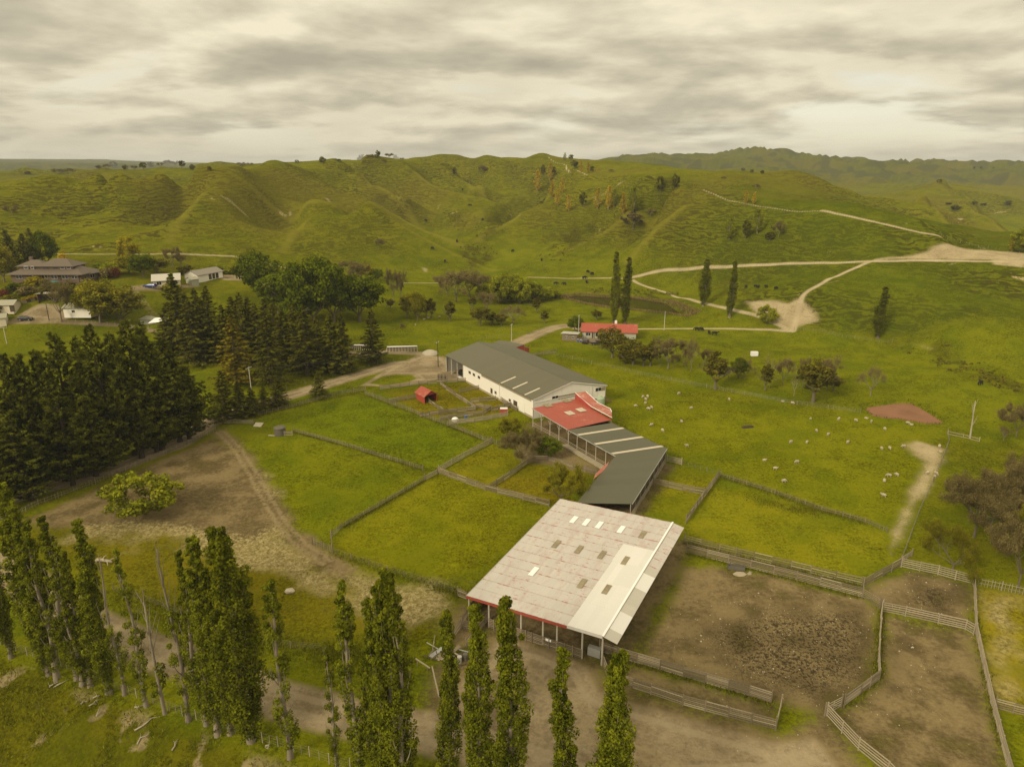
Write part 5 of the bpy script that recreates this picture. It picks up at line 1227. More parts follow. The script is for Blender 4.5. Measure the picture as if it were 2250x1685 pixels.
# gable end: full height on the left, raised on piles on the right
slab('gable_wall', ws, 'white', [FW.P(LI, WI, 5.15), FW.P(LI, WI, -.3), FW.P(LI, 13.5, -.3), FW.P(LI, 13.5, 1.95), FW.P(LI, WW - WI, 1.95), FW.P(LI, WW - WI, 5.15), FW.P(LI, WW / 2, 7.80)], .12)
for k in range(1, 8):
    w_ = WI + k * (WW - 2 * WI) / 8; beam('cover_strip', ws, 'white', FW.P(LI - .03, w_, 2.1), FW.P(LI - .03, w_, zr(w_) - .2), .05, .03, Vector((bw[0], bw[1], 0)))
beam('belt_board', ws, 'white', FW.P(LI - .06, .4, 4.15), FW.P(LI - .06, 16.0, 4.15), .06, .2)
beam('barge_board', ws, 'white', FW.P(.02, .1, ZE - .12), FW.P(.02, WW / 2, ZR - .12), .05, .2); beam('barge_board', ws, 'white', FW.P(.02, WW - .1, ZE - .12), FW.P(.02, WW / 2, ZR - .12), .05, .2)
slab('side_wall', ws, 'white', [FW.P(LI, WW - WI, 5.15), FW.P(LI, WW - WI, 1.95), FW.P(WL - .2, WW - WI, 1.2), FW.P(WL - .2, WW - WI, 5.15)], .12)
slab('floor_deck', ws, 'woodd', [FW.P(LI + .1, 13, 1.9), FW.P(LI + .1, WW - WI, 1.9), FW.P(WL - .3, WW - WI, 1.9), FW.P(WL - .3, 13, 1.9)], .2)
for w_ in (15.5, 19.3, WW - .6):
    for l in (.7, 6, 12, 18): post('pile', ws, 'polewood', FW.P(l, w_, 0), 1.85, .12)
def winW(u, v, wd, ht, m='glass', n=2):
    w_, z = FW.wall_w(950 + u * .2034, 720 + v * .2034, LI)
    f = slab('window', ws, 'frame' if m == 'glass' else m, [FW.P(LI - .05, w_ - wd / 2, z + ht / 2), FW.P(LI - .05, w_ - wd / 2, z - ht / 2), FW.P(LI - .05, w_ + wd / 2, z - ht / 2), FW.P(LI - .05, w_ + wd / 2, z + ht / 2)], .05)
    if m == 'glass':
        for k in range(n):
            c = w_ - wd / 2 + wd * (k + .5) / n; e = wd / n / 2 - .05
            slab('pane', f, 'glass', [FW.P(LI - .075, c - e, z + ht / 2 - .07), FW.P(LI - .075, c - e, z - ht / 2 + .07), FW.P(LI - .075, c + e, z - ht / 2 + .07), FW.P(LI - .075, c + e, z + ht / 2 - .07)], .02)
winW(1325, 755, 1.9, 1.0); winW(1455, 737, 5.4, .85, 'shade'); winW(1792, 665, 1.9, 1.0); winW(1845, 660, 1.2, .95, 'shade')
beam('downpipe', ws, 'frame', FW.P(LI - .1, 18.2, 2.0), FW.P(LI - .1, 18.2, 5.6), .08, .08)
# back annex with red gable
ax_ = thing('woolshed_annex', upz(1145, 775, 0), 'small grey-roofed annex with red gable boards behind the woolshed', 'annex')
q = roofq([(1134, 763), (1153, 757), (1100, 747), (1082, 753)], (5.0, 5.0, 6.0, 6.0)); slab('roof', ax_, 'grey_iron', q, .06)
slab('gable_wall', ax_, 'redpaint', [q[0] - Vector((0, 0, .1)), Vector((q[0].x, q[0].y, 0)), Vector((q[1].x, q[1].y, 0)), q[1] - Vector((0, 0, .1))], .1)
e = (q[1] - q[0]).normalized(); 
slab('lean_to_wall', ax_, 'redpaint', [q[1] + e * .1 + Vector((0, 0, -1.0)), Vector((q[1].x, q[1].y, 0)) + e * .1, Vector((q[1].x, q[1].y, 0)) + e * 2.4, q[1] + e * 2.4 + Vector((0, 0, -1.6))], .1)
slab('lean_to_roof', ax_, 'old_grey', [q[1] + e * 2.6 + Vector((0, 0, -1.5)), q[2] + e * 2.6 + Vector((0, 0, -2.2)), q[2] + e * .05 + Vector((0, 0, -1.4)), q[1] + e * .05 + Vector((0, 0, -.7))], .05)
slab('side_wall', ax_, 'old_grey', [q[1] - Vector((0, 0, .1)), Vector((q[1].x, q[1].y, 0)), Vector((q[2].x, q[2].y, 0)), q[2] - Vector((0, 0, .1))], .1)

# ---- generic small building
def building(name, P0, P1, depth, h, rise, label, cat, wallm, roofm, kindr='gable', over=.4, windows=(), doors=(), group=None, ridge_along=True, z=None, open_front=False, sheets=6):
    P0 = Vector(P0); P1 = Vector(P1); z0 = z if z is not None else min(P0.z, P1.z); P0.z = P1.z = 0
    x = (P1 - P0); L = x.length; x.normalize(); y = Vector((-x.y, x.x, 0)); 
    if y.y < 0: y = -y
    zc = gz(*((P0 + P1) / 2 + y * depth / 2)[:2]); z0 = max(z0, zc) if z is None else z0
    root = thing(name, Vector((P0.x, P0.y, z0)), label, cat, group)
    def Q(a, b, c): q = P0 + x * a + y * b; return Vector((q.x, q.y, z0 + c))
    W = dict(front=[Q(0, 0, h), Q(0, 0, -.8), Q(L, 0, -.8), Q(L, 0, h)], back=[Q(L, depth, h), Q(L, depth, -.8), Q(0, depth, -.8), Q(0, depth, h)])
    if kindr == 'gable' and ridge_along:
        W['left'] = [Q(0, depth, h), Q(0, depth, -.8), Q(0, .13, -.8), Q(0, .13, h), Q(0, depth / 2, h + rise - .05)]; W['right'] = [Q(L, .13, h), Q(L, .13, -.8), Q(L, depth, -.8), Q(L, depth, h), Q(L, depth / 2, h + rise - .05)]
    else:
        W['left'] = [Q(0, depth, h), Q(0, depth, -.8), Q(0, .13, -.8), Q(0, .13, h)]; W['right'] = [Q(L, .13, h), Q(L, .13, -.8), Q(L, depth, -.8), Q(L, depth, h)]
        if kindr == 'gable': W['front'] = W['front'][:1] + W['front'][1:] + [Q(L / 2, 0, h + rise - .05)]; W['back'] = W['back'] + [Q(L / 2, depth, h + rise - .05)]
    for k, p in W.items():
        if k == 'front' and open_front: continue
        slab('wall', root, wallm, p, .12)
    o = over; s = rise / (depth / 2 if ridge_along else L / 2); e = h - s * o
    if kindr == 'gable':
        if ridge_along: rs_ = [([Q(-o, -o, e), Q(L + o, -o, e), Q(L + o, depth / 2, h + rise), Q(-o, depth / 2, h + rise)]), ([Q(L + o, depth + o, e), Q(-o, depth + o, e), Q(-o, depth / 2, h + rise), Q(L + o, depth / 2, h + rise)])]
        else: rs_ = [([Q(-o, depth + o, e), Q(-o, -o, e), Q(L / 2, -o, h + rise), Q(L / 2, depth + o, h + rise)]), ([Q(L + o, -o, e), Q(L + o, depth + o, e), Q(L / 2, depth + o, h + rise), Q(L / 2, -o, h + rise)])]
        for r in rs_: slab('roof', root, roofm, r, .08)
    elif kindr == 'hip':
        i = min(depth, L) / 2; m0, m1 = i * .9, L - i * .9; c = depth / 2
        for r in ([Q(-o, -o, e), Q(L + o, -o, e), Q(m1, c, h + rise), Q(m0, c, h + rise)], [Q(L + o, depth + o, e), Q(-o, depth + o, e), Q(m0, c, h + rise), Q(m1, c, h + rise)], [Q(L + o, -o, e), Q(L + o, depth + o, e), Q(m1, c, h + rise)], [Q(-o, depth + o, e), Q(-o, -o, e), Q(m0, c, h + rise)]): slab('roof', root, roofm, r, .10)
    elif kindr == 'mono': slab('roof', root, roofm, [Q(-o, -o, h + rise), Q(L + o, -o, h + rise), Q(L + o, depth + o, h), Q(-o, depth + o, h)], .08)
    for a, zc_, wd, ht in windows:
        f = slab('window', root, 'frame', [Q(a - wd / 2, -.04, zc_ + ht / 2), Q(a - wd / 2, -.04, zc_ - ht / 2), Q(a + wd / 2, -.04, zc_ - ht / 2), Q(a + wd / 2, -.04, zc_ + ht / 2)], .05)
        for sg in (-1, 1):
            c = a + sg * wd / 4; ee = wd / 4 - .05; slab('pane', f, 'glass', [Q(c - ee, -.07, zc_ + ht / 2 - .07), Q(c - ee, -.07, zc_ - ht / 2 + .07), Q(c + ee, -.07, zc_ - ht / 2 + .07), Q(c + ee, -.07, zc_ + ht / 2 - .07)], .02)
    for a, wd, ht, m in doors: slab('door', root, m, [Q(a - wd / 2, -.05, ht), Q(a - wd / 2, -.05, 0), Q(a + wd / 2, -.05, 0), Q(a + wd / 2, -.05, ht)], .05)
    return root, Q, L
# brown homestead on the terrace
pA = at(28, 628); pB = at(182, 630)
rt, Q, L = building('homestead', pA, pB, 11, 2.8, 2.3, 'large brown-roofed homestead with two roof tiers among garden trees', 'house', 'brownwall', 'tile', 'hip', 1.2, [(L_ * 1.0, 1.5, 2.2, 1.6) for L_ in (3, 8, 12.5, 16, 20, 23.5)], [(18.0, 1.2, 2.1, 'woodd')])
def sub_hip(Q, a0, a1, b0, b1, z, h, rise, nmw=('upper_wall', 'upper_roof'), o=.8, wm='brownwall'):
    for p in ([Q(a0, b0, z + h), Q(a0, b0, z), Q(a1, b0, z), Q(a1, b0, z + h)], [Q(a1, b1, z + h), Q(a1, b1, z), Q(a0, b1, z), Q(a0, b1, z + h)], [Q(a0, b1, z + h), Q(a0, b1, z), Q(a0, b0 + .13, z), Q(a0, b0 + .13, z + h)], [Q(a1, b0 + .13, z + h), Q(a1, b0 + .13, z), Q(a1, b1, z), Q(a1, b1, z + h)]): slab(nmw[0], rt, wm, p, .12)
    c = (b0 + b1) / 2; i = (b1 - b0) / 2; zz = z + h; e = zz - .25
    for r in ([Q(a0 - o, b0 - o, e), Q(a1 + o, b0 - o, e), Q(a1 - i, c, zz + rise), Q(a0 + i, c, zz + rise)], [Q(a1 + o, b1 + o, e), Q(a0 - o, b1 + o, e), Q(a0 + i, c, zz + rise), Q(a1 - i, c, zz + rise)], [Q(a1 + o, b0 - o, e), Q(a1 + o, b1 + o, e), Q(a1 - i, c, zz + rise)], [Q(a0 - o, b1 + o, e), Q(a0 - o, b0 - o, e), Q(a0 + i, c, zz + rise)]): slab(nmw[1], rt, 'tile', r, .1)
sub_hip(Q, 1.5, L * .42, 3.0, 9.5, 3.6, 1.5, 1.8); sub_hip(Q, L * .36, L * .84, 2.4, 10.5, 3.4, 1.8, 2.2)
for a, wd in ((L * .18, 1.6), (L * .27, 1.2), (L * .46, 2.2), (L * .60, 2.0), (L * .70, 1.6), (L * .79, 1.4)):
    f = slab('window', rt, 'frame' if wd < 2 else 'brownwall', [Q(a - wd / 2, 2.33, 5.0), Q(a - wd / 2, 2.33, 4.0), Q(a + wd / 2, 2.33, 4.0), Q(a + wd / 2, 2.33, 5.0)], .05); slab('pane', f, 'glass', [Q(a - wd / 2 + .1, 2.30, 4.9), Q(a - wd / 2 + .1, 2.30, 4.1), Q(a + wd / 2 - .1, 2.30, 4.1), Q(a + wd / 2 - .1, 2.30, 4.9)], .02)
beam('chimney', rt, 'brownwall', Q(2.2, 9.8, 3.0), Q(2.2, 9.8, 7.6), 1.0, 1.0, Vector((0, 1, 0)))
building('homestead_wing', at(176, 630), at(222, 612), 9, 2.9, 2.2, 'angled brown-roofed wing at the right end of the homestead', 'house wing', 'brownwall', 'tile', 'hip', 1.0, [(2.5, 1.4, 2, 1.5), (6, 1.4, 2, 1.5)])
pu = at(121, 632); um = thing('patio_umbrella', pu, 'teal patio umbrella in front of the brown homestead', 'umbrella'); post('pole', um, 'woodd', pu, 2.5, .04)
mb = MB(); mb.v = [(1.7 * math.cos(k * .7854), 1.7 * math.sin(k * .7854), 2.1) for k in range(8)] + [(0, 0, 2.75)]; mb.f = [(k, (k + 1) % 8, 8) for k in range(8)]; link('canopy', mb.build('canopy', 'teal', False), um)
building('garden_shed', at(-6, 693), at(32, 692), 5.5, 2.6, 1.2, 'cream garage with pale green gabled roof at the left edge of the gravel court', 'garage', 'cream', 'greenroof', 'gable', .5, doors=[(5.2, 1.6, 2.2, 'woodd')])
building('cottage_corner', at(-25, 722), at(15, 716), 5, 2.5, 1.0, 'cream hut corner cut by the left frame edge below the garage', 'hut', 'cream', 'greenroof', 'gable', .4)
building('white_garage', at(142, 698), at(202, 708), 9, 2.8, 1.6, 'white-walled garage with grey roof half hidden behind the spreading olive tree', 'garage', 'white', 'greenroof', 'gable', .5, [(3.4, 1.5, 1.1, 1.0)], ridge_along=True)
building('carport', at(84, 668), at(120, 668), 5, 2.4, .3, 'low open carport with flat pale roof beside the gravel court', 'carport', 'brownwall', 'greenroof', 'mono', .4, open_front=True)
building('cream_cottage', at(338, 633), at(397, 640), 8, 2.6, 1.8, 'cream weatherboard cottage with pale grey gabled roof behind the blue car', 'cottage', 'cream', 'old_grey', 'gable', .6, [(2.0, 1.4, 1.6, 1.3), (7.6, 1.4, 1.6, 1.3)], [(5.0, 1.0, 2.0, 'woodd')])
building('small_outbuilding', at(423, 628), at(438, 627), 4, 2.3, .8, 'tiny pale green outbuilding between the cottage and the three-bay garage', 'outbuilding', 'greenwall', 'greenroof', 'gable', .3)
building('three_bay_garage', at(436, 622), at(490, 610), 7, 2.7, 1.5, 'white garage with grey roof and three dark open bays', 'garage', 'white', 'greyroof', 'gable', .5, (), [(6.6, 1.5, 2.2, 'woodd'), (8.5, 1.5, 2.2, 'woodd'), (10.4, 1.5, 2.2, 'woodd')])
building('cream_house', at(614, 636), at(665, 628), 9, 2.8, 1.9, 'cream house with grey roof peeping out between the dark oaks', 'house', 'cream', 'greyroof', 'hip', .6, [(3, 1.5, 1.5, 1.2)])
building('garden_gazebo', at(309, 712), at(333, 713), 3.2, 2.0, .8, 'small pale hip-roofed gazebo beside the wheel tracks near the conifers', 'gazebo', 'greenwall', 'greenroof', 'hip', .4)
pt = at(352, 722); tn = thing('marquee', pt, 'white canvas shelter roof showing above the dark pines', 'shelter')
q0 = [pt + Vector(d) for d in ((-3.2, -1.5, 2.2), (3.0, -.2, 2.6), (3.0, 3.0, 3.6), (-2.6, 2.6, 3.2))]; slab('canopy', tn, 'canvas', q0, .05)
for c in q0: post('pole', tn, 'steel', Vector((c.x, c.y, gz(c.x, c.y))), c.z - gz(c.x, c.y) - .05, .04)
# red-roofed house by the pond and its hut
rh, Q, L = building('red_roof_house', at(1279, 742), at(1397, 746), 9.5, 2.6, 1.9, 'low bungalow with bright red iron roof below the pair of tall poplars', 'house', 'greenwall', 'red_iron', 'gable', .6, [(2.2, 1.35, 1.6, 1.2), (6.0, 1.3, 2.4, 1.5), (9.2, 1.3, 2.4, 1.5), (14.5, 1.35, 1.6, 1.2)], [(4.0, 1.0, 2.0, 'woodd')])
beam('chimney', rh, 'white', Q(L * .62, 5.2, 3.4), Q(L * .62, 5.2, 5.6), .8, .8, Vector((0, 1, 0))); 
for k in range(5): post('veranda_post', rh, 'frame', Q(1 + k * 3.2, -.5, 0), 2.4, .05)
building('weathered_hut', at(1235, 748), at(1267, 750), 5, 2.2, .5, 'weathered timber hut with pale iron roof left of the red-roofed bungalow', 'hut', 'wood', 'old_grey', 'mono', .5, [(1.6, 1.3, .9, .9), (4.0, 1.3, .9, .9)])
# little red gabled shed in the sheep yards
a = at(933, 887); b = at(960, 881); c = at(917, 876)
x = (b - a); x.z = 0; L3 = x.length; x.normalize(); y = Vector((-x.y, x.x, 0)); Dp = max(4.5, abs((c - a).dot(y))) 
rs3 = thing('red_shed', a, 'small red gabled shed standing in the fenced sheep yards', 'shed')
z0 = a.z
def R3(p, q, r): s = a + x * p + y * q; return Vector((s.x, s.y, z0 + r))
slab('wall', rs3, 'redpaint', [R3(0, Dp, 2.2), R3(0, Dp, -.2), R3(0, 0, -.2), R3(0, 0, 2.2)], .08); slab('wall', rs3, 'redpaint', [R3(L3, 0, 2.2), R3(L3, 0, -.2), R3(L3, Dp, -.2), R3(L3, Dp, 2.2)], .08)
slab('wall', rs3, 'redpaint', [R3(L3, Dp, 2.2), R3(L3, Dp, -.2), R3(0, Dp, -.2), R3(0, Dp, 2.2), R3(L3 / 2, Dp, 3.3)], .08)
slab('gable_panel', rs3, 'redpaint', [R3(0, 0, 2.2), R3(L3, 0, 2.2), R3(L3 / 2, 0, 3.3)][::-1], .08)
slab('roof', rs3, 'red_iron', [R3(-.4, Dp + .4, 1.95), R3(-.4, -.5, 1.95), R3(L3 / 2, -.5, 3.4), R3(L3 / 2, Dp + .4, 3.4)], .06); slab('roof', rs3, 'red_iron', [R3(L3 + .4, -.5, 1.95), R3(L3 + .4, Dp + .4, 1.95), R3(L3 / 2, Dp + .4, 3.4), R3(L3 / 2, -.5, 3.4)], .06)
for p in (0.05, L3 - .05): post('post', rs3, 'redpaint', R3(p, 0, 0), 2.2, .08)

# ================================================================ FENCES
def walk(P, step):
    out = []; 
    for a, b in zip(P[:-1], P[1:]):
        L = (b - a).length; n = max(1, round(L / step))
        for i in range(n): out.append(a.lerp(b, i / n))
    out.append(P[-1]); return [Vector((p.x, p.y, gz(p.x, p.y))) for p in out]
def fence(pts, label, style='batten', h=1.15, step=3.0, rails=4, m='wood', name='fence', bat=.5):
    P = [at(u, v) for u, v in pts]; f = thing(name, P[0], label, 'fence')
    W = walk(P, step)
    for i, p in enumerate(W):
        j = Vector((random.gauss(0, .04), random.gauss(0, .04), 0)); 
        post('post', f, m, p + j, h + random.uniform(.02, .16) + (.25 if i in (0, len(W) - 1) else 0), .085 if style != 'wire' else .06, 6)
    if style == 'rail':
        for a, b in zip(W[:-1], W[1:]):
            for k in range(rails):
                zz = h * (.14 + .84 * k / max(1, rails - 1)); sg = random.gauss(0, .018)
                beam('rail', f, 'woodp' if (random.random() < .25) else m, a + Vector((0, 0, zz + sg)), b + Vector((0, 0, zz + random.gauss(0, .018))), .045, .135)
    elif style == 'batten':
        tot = 0
        for a, b in zip(W[:-1], W[1:]):
            n = max(2, int((b - a).length / bat))
            for k in range(1, n):
                if tot >= 298: continue
                q = a.lerp(b, (k + random.uniform(-.15, .15)) / n); tot += 1; t = Vector((random.gauss(0, .03), random.gauss(0, .03), h * random.uniform(.88, 1.04)))
                beam('batten', f, m if random.random() < .75 else 'woodp', q + Vector((0, 0, .02)), q + t, .055, .045, Vector((1, 0, 0)))
        for k in range(2):
            for a, b in zip(W[:-1], W[1:]): beam('rail', f, m, a + Vector((0, 0, h * (.35 + .42 * k))), b + Vector((0, 0, h * (.35 + .42 * k))), .035, .07)
    if style in ('wire', 'batten'):
        for k in range(4):
            mb = MB(); mb.tube([p - P[0] + Vector((0, 0, h * (.2 + .26 * k))) for p in W], [.008] * len(W), 3, False); link('wire', mb.build('wire', 'wire', False), f)
    if style == 'wire':
        tot = 0
        for a, b in zip(W[:-1], W[1:]):
            n = max(2, int((b - a).length / 1.2))
            for k in range(1, n):
                if tot < 200 and random.random() < .8: q = a.lerp(b, k / n); tot += 1; beam('batten', f, m, q, q + Vector((random.gauss(0, .03), 0, h * .95)), .035, .035, Vector((1, 0, 0)))
    return f
def gate(a, b, label, h=1.1, m='woodp', bars=5):
    a = at(*a); b = at(*b); g = thing('gate', a, label, 'gate')
    for p in (a, b): post('post', g, 'wood', p, h + .35, .11, 8)
    for k in range(bars): beam('bar', g, m, a + Vector((0, 0, .2 + (h - .25) * k / (bars - 1))), b + Vector((0, 0, .2 + (h - .25) * k / (bars - 1))), .04, .10)
    beam('brace', g, m, a + Vector((0, 0, .2)), b + Vector((0, 0, h - .05)), .05, .09)
    for s in (.03, .5, .97): c = a.lerp(b, s); beam('stile', g, m, c + Vector((0, 0, .12)), c + Vector((0, 0, h)), .05, .07, Vector((1, 0, 0)))
fence([(646,950),(742,976),(930,1034)], 'batten fence running from the round concrete tank down to the light wooden gate', 'batten', 1.1, 3.4)
fence([(966,1041),(1066,1077),(1206,1113)], 'weathered board fence from the light gate to the left corner of the barn', 'rail', 1.3, 2.6, 5)
gate((934,1056), (962,1041), 'light wooden gate where four paddock fences meet')
fence([(964,1038),(1020,1006),(1080,974)], 'board fence climbing from the light gate toward the bushy tree', 'rail', 1.3, 2.5, 5, 'woodp')
fence([(1080,974),(1056,966),(984,936),(936,919),(870,893),(803,868)], 'batten fence along the yards between red shed and bushy tree', 'batten', 1.25, 3.2, bat=.42)
fence([(1082,975),(1118,983)], 'short batten fence behind the bushy tree', 'batten', 1.25, 3.0)
fence([(932,1057),(840,1110),(750,1162),(728,1182)], 'batten fence slanting from the light gate down to the picket corner', 'batten', 1.1, 3.2, bat=.45)
fence([(687,1196),(730,1215)], 'short picket fence corner beside the brown wheel tracks', 'batten', 1.35, 2.5, bat=.3)
fence([(728,1184),(731,1214)], 'short return fence with tall corner post beside the picket corner', 'batten', 1.35, 2.5, bat=.4)
fence([(732,1216),(852,1256),(960,1291),(1012,1306)], 'thin wire fence along the lower edge of the yellow-green paddock', 'wire', 1.1, 3.6)
fence([(1006,1310),(1026,1318)], 'short board fence at the front left corner of the barn', 'rail', 1.3, 2.0, 5)
fence([(1076,1076),(1120,1048),(1158,1020),(1176,1014),(1204,1014)], 'board fence curving round the small paddock by the bare trees', 'rail', 1.25, 2.5, 5)
fence([(1206,1014),(1260,1030),(1312,1044)], 'board fence from the small paddock to the red lean-to', 'rail', 1.25, 2.5, 5)
fence([(1465,1014),(1497,1021)], 'short pale board fence off the bend of the dark sheds', 'rail', 1.3, 2.2, 5, 'woodp')
fence([(1500,1022),(1580,1046)], 'wire fence from the dark shed bend along the sheep paddock', 'wire', 1.1, 3.0)
fence([(1582,1048),(1640,1066),(1703,1086),(1805,1123),(1900,1149),(1949,1170)], 'long batten fence dividing the sheep paddock from the yellow paddock', 'batten', 1.05, 3.4, bat=.6)
fence([(1578,1050),(1545,1096),(1508,1150)], 'tall dark board fence from the sheep paddock down to the barn', 'rail', 1.5, 2.4, 6)
fence([(1436,1064),(1500,1078),(1547,1087)], 'board fence stub off the right side of the dark link shed', 'rail', 1.3, 2.5, 5)
fence([(1503,1192),(1580,1212),(1656,1230),(1780,1260),(1894,1287)], 'upper rail fence of the narrow cattle lane beside the yellow paddock', 'rail', 1.4, 3.0, 4)
fence([(1508,1215),(1600,1238),(1700,1263),(1800,1289),(1893,1313)], 'lower board fence of the cattle lane with a pale capping rail', 'rail', 1.6, 2.8, 6)
gate((1894,1314), (1933,1338), 'six-bar timber gate at the end of the cattle lane', 1.6, 'wood', 6)
fence([(1896,1291),(1978,1245)], 'board fence rising from the cattle lane to the upper yard corner', 'rail', 1.6, 2.6, 6)
fence([(1979,1246),(2060,1263),(2137,1284)], 'pale board fence along the top of the small dark yard', 'rail', 1.6, 2.6, 5, 'woodp')
fence([(2140,1285),(2200,1297),(2262,1311)], 'pale picket and rail fence leaving the frame at the right edge', 'batten', 1.5, 2.6, m='woodp', bat=.4)
gate((1980,1236), (2003,1222), 'short timber gate at the foot of the clay path')
fence([(1983,1226),(2018,1130),(2050,1058),(2072,1005),(2085,972),(2081,952)], 'wire fence along the right side of the clay sheep path', 'wire', 1.1, 4.0)
fence([(1937,1344),(1988,1354),(2060,1370),(2120,1384),(2139,1395)], 'five-rail timber fence between the two dark cattle yards', 'rail', 1.6, 2.8, 5, 'woodp')
fence([(1936,1342),(1932,1400),(1929,1456),(1930,1494)], 'timber fence seen end-on between muddy pen and brown yard', 'rail', 1.6, 2.6, 6, 'woodp')
fence([(1930,1496),(1890,1526),(1853,1553)], 'leaning board fence at the lower right of the muddy pen', 'rail', 1.6, 2.4, 7)
gate((1848,1553), (1812,1572), 'timber gate standing ajar at the corner of the muddy pen', 1.5, 'woodp')
fence([(1816,1573),(1850,1610),(1886,1648),(1950,1700),(1990,1740)], 'rail fence running out of the bottom edge beside the brown yard', 'rail', 1.6, 2.6, 5, 'woodp')
fence([(2139,1288),(2141,1340),(2143,1392),(2160,1470),(2176,1545),(2200,1640),(2222,1720)], 'long post and rail fence down the right side of the cattle yards', 'rail', 1.6, 2.8, 6, 'woodp')
fence([(2184,1556),(2225,1567),(2270,1578)], 'grey rail fence branching off to the right edge of the frame', 'rail', 1.4, 2.6, 5)
fence([(1316,1432),(1400,1458),(1500,1488),(1600,1517),(1694,1546)], 'board fence from the barn front corner along the muddy pen', 'rail', 1.6, 2.7, 7)
fence([(1318,1436),(1326,1465),(1337,1494)], 'short board wing fence dropping from the barn corner to the forecourt', 'rail', 1.5, 2.2, 5)
fence([(1352,1500),(1430,1526),(1500,1550),(1600,1577),(1703,1604)], 'board fence along the lower side of the dirt race', 'rail', 1.5, 2.8, 6)
gate((1704,1603), (1716,1552), 'end gate of the dirt race below the muddy pen', 1.4, 'woodp')
fence([(1033,1345),(1014,1376),(996,1404),(985,1425)], 'left rail fence of the old loading race beside the barn', 'rail', 1.3, 2.2, 5)
fence([(1078,1358),(1050,1390),(1024,1424)], 'right rail fence of the old loading race beside the barn', 'rail', 1.3, 2.2, 5)
fence([(1014,1380),(1042,1384)], 'cross rails inside the old loading race', 'rail', 1.3, 2.2, 5)
fence([(-30,1166),(0,1152),(44,1130),(85,1110),(170,1078),(247,1048),(330,1012),(400,983),(475,948)], 'dark batten fence along the foot of the big pines', 'batten', 1.2, 3.4, bat=.6)
gate((492,931), (559,932), 'wide pale gate where the road meets the brown field')
fence([(559,916),(637,897),(700,880),(750,866),(803,858)], 'batten fence along the road above the lush green paddock', 'batten', 1.15, 3.2, bat=.45)
fence([(835,856),(900,848),(960,842),(1028,839)], 'rail fence between the gravel forecourt and the sheep yards', 'rail', 1.2, 2.8, 5)
fence([(855,886),(914,874)], 'rail fence left of the red shed in the sheep yards', 'rail', 1.2, 2.6, 5)
fence([(967,846),(994,866),(1045,900)], 'rail fence right of the red shed dividing the sheep yards', 'rail', 1.2, 2.6, 5)
fence([(1011,863),(1055,855)], 'upper cross rails of the sheep yards near the woolshed windows', 'rail', 1.2, 2.6, 5)
fence([(1056,855),(1095,878),(1136,904)], 'close-boarded rail fence along the woolshed wall', 'rail', 1.2, 2.6, 6)
fence([(1035,885),(1089,880)], 'middle cross rails of the sheep yards by the woolshed', 'rail', 1.2, 2.6, 5)
fence([(923,917),(985,908),(1045,902)], 'rail fence forming the upper side of the drafting race', 'rail', 1.2, 2.4, 6)
fence([(967,924),(1020,917),(1060,912),(1079,900),(1045,896)], 'angled rail fence round the drafting pen', 'rail', 1.2, 2.2, 6)
fence([(987,933),(1041,928),(1080,921),(1116,914)], 'rail fence forming the lower side of the drafting race', 'rail', 1.2, 2.4, 6, 'woodp')
fence([(942,884),(974,904)], 'plank gangway rails running out of the red shed', 'rail', .9, 2.2, 4)
fence([(1080,905),(1136,892)], 'dark rail fence meeting the woolshed doorway', 'rail', 1.3, 2.2, 6)
fence([(-10,1412),(85,1448),(160,1474),(237,1504),(300,1532),(373,1562),(460,1592),(576,1630),(680,1662),(770,1692)], 'thin grey picket fence behind the foreground poplar row', 'wire', 1.3, 2.2, m='woodp')
fence([(250,1300),(330,1325),(420,1362),(559,1412),(640,1424),(712,1430)], 'faint wire fence between the road and the left paddock', 'wire', 1.1, 3.5)
fence([(630,856),(690,840),(750,822),(830,803),(913,786)], 'wire fence under the conifers along the upper side of the road', 'wire', 1.1, 3.0)
fence([(150,708),(220,712),(285,718),(335,728)], 'pale post fence along the lane below the olive tree', 'wire', 1.1, 2.6, m='woodp')
fence([(1200,776),(1300,800),(1400,822),(1500,842),(1636,868),(1751,889),(1890,908)], 'wire fence across the meadow behind the woolshed', 'wire', 1.1, 4.0)
fence([(1140,795),(1180,782),(1222,776)], 'short pale rails behind the woolshed annex', 'rail', 1.2, 2.6, 4)
fence([(1055,746),(1110,740),(1157,735),(1185,728)], 'wire fence beside the gravel road behind the woolshed', 'wire', 1.1, 3.0)
fence([(2083,954),(2117,961),(2151,970)], 'low log rail beside the dead tree', 'rail', .7, 3.0, 2, 'woodp')
fence([(1370,713),(1402,716)], 'short picket fence at the foot of the two tall poplars', 'batten', 1.1, 2.2)
fence([(1745,726),(1850,742),(1960,752)], 'wire fence along the foot of the right hill', 'wire', 1.1, 4.0)
fence([(2068,520),(2110,534),(2170,546),(2250,556)], 'wire fence following the ridge above the clay cutting', 'wire', 1.1, 4.0)

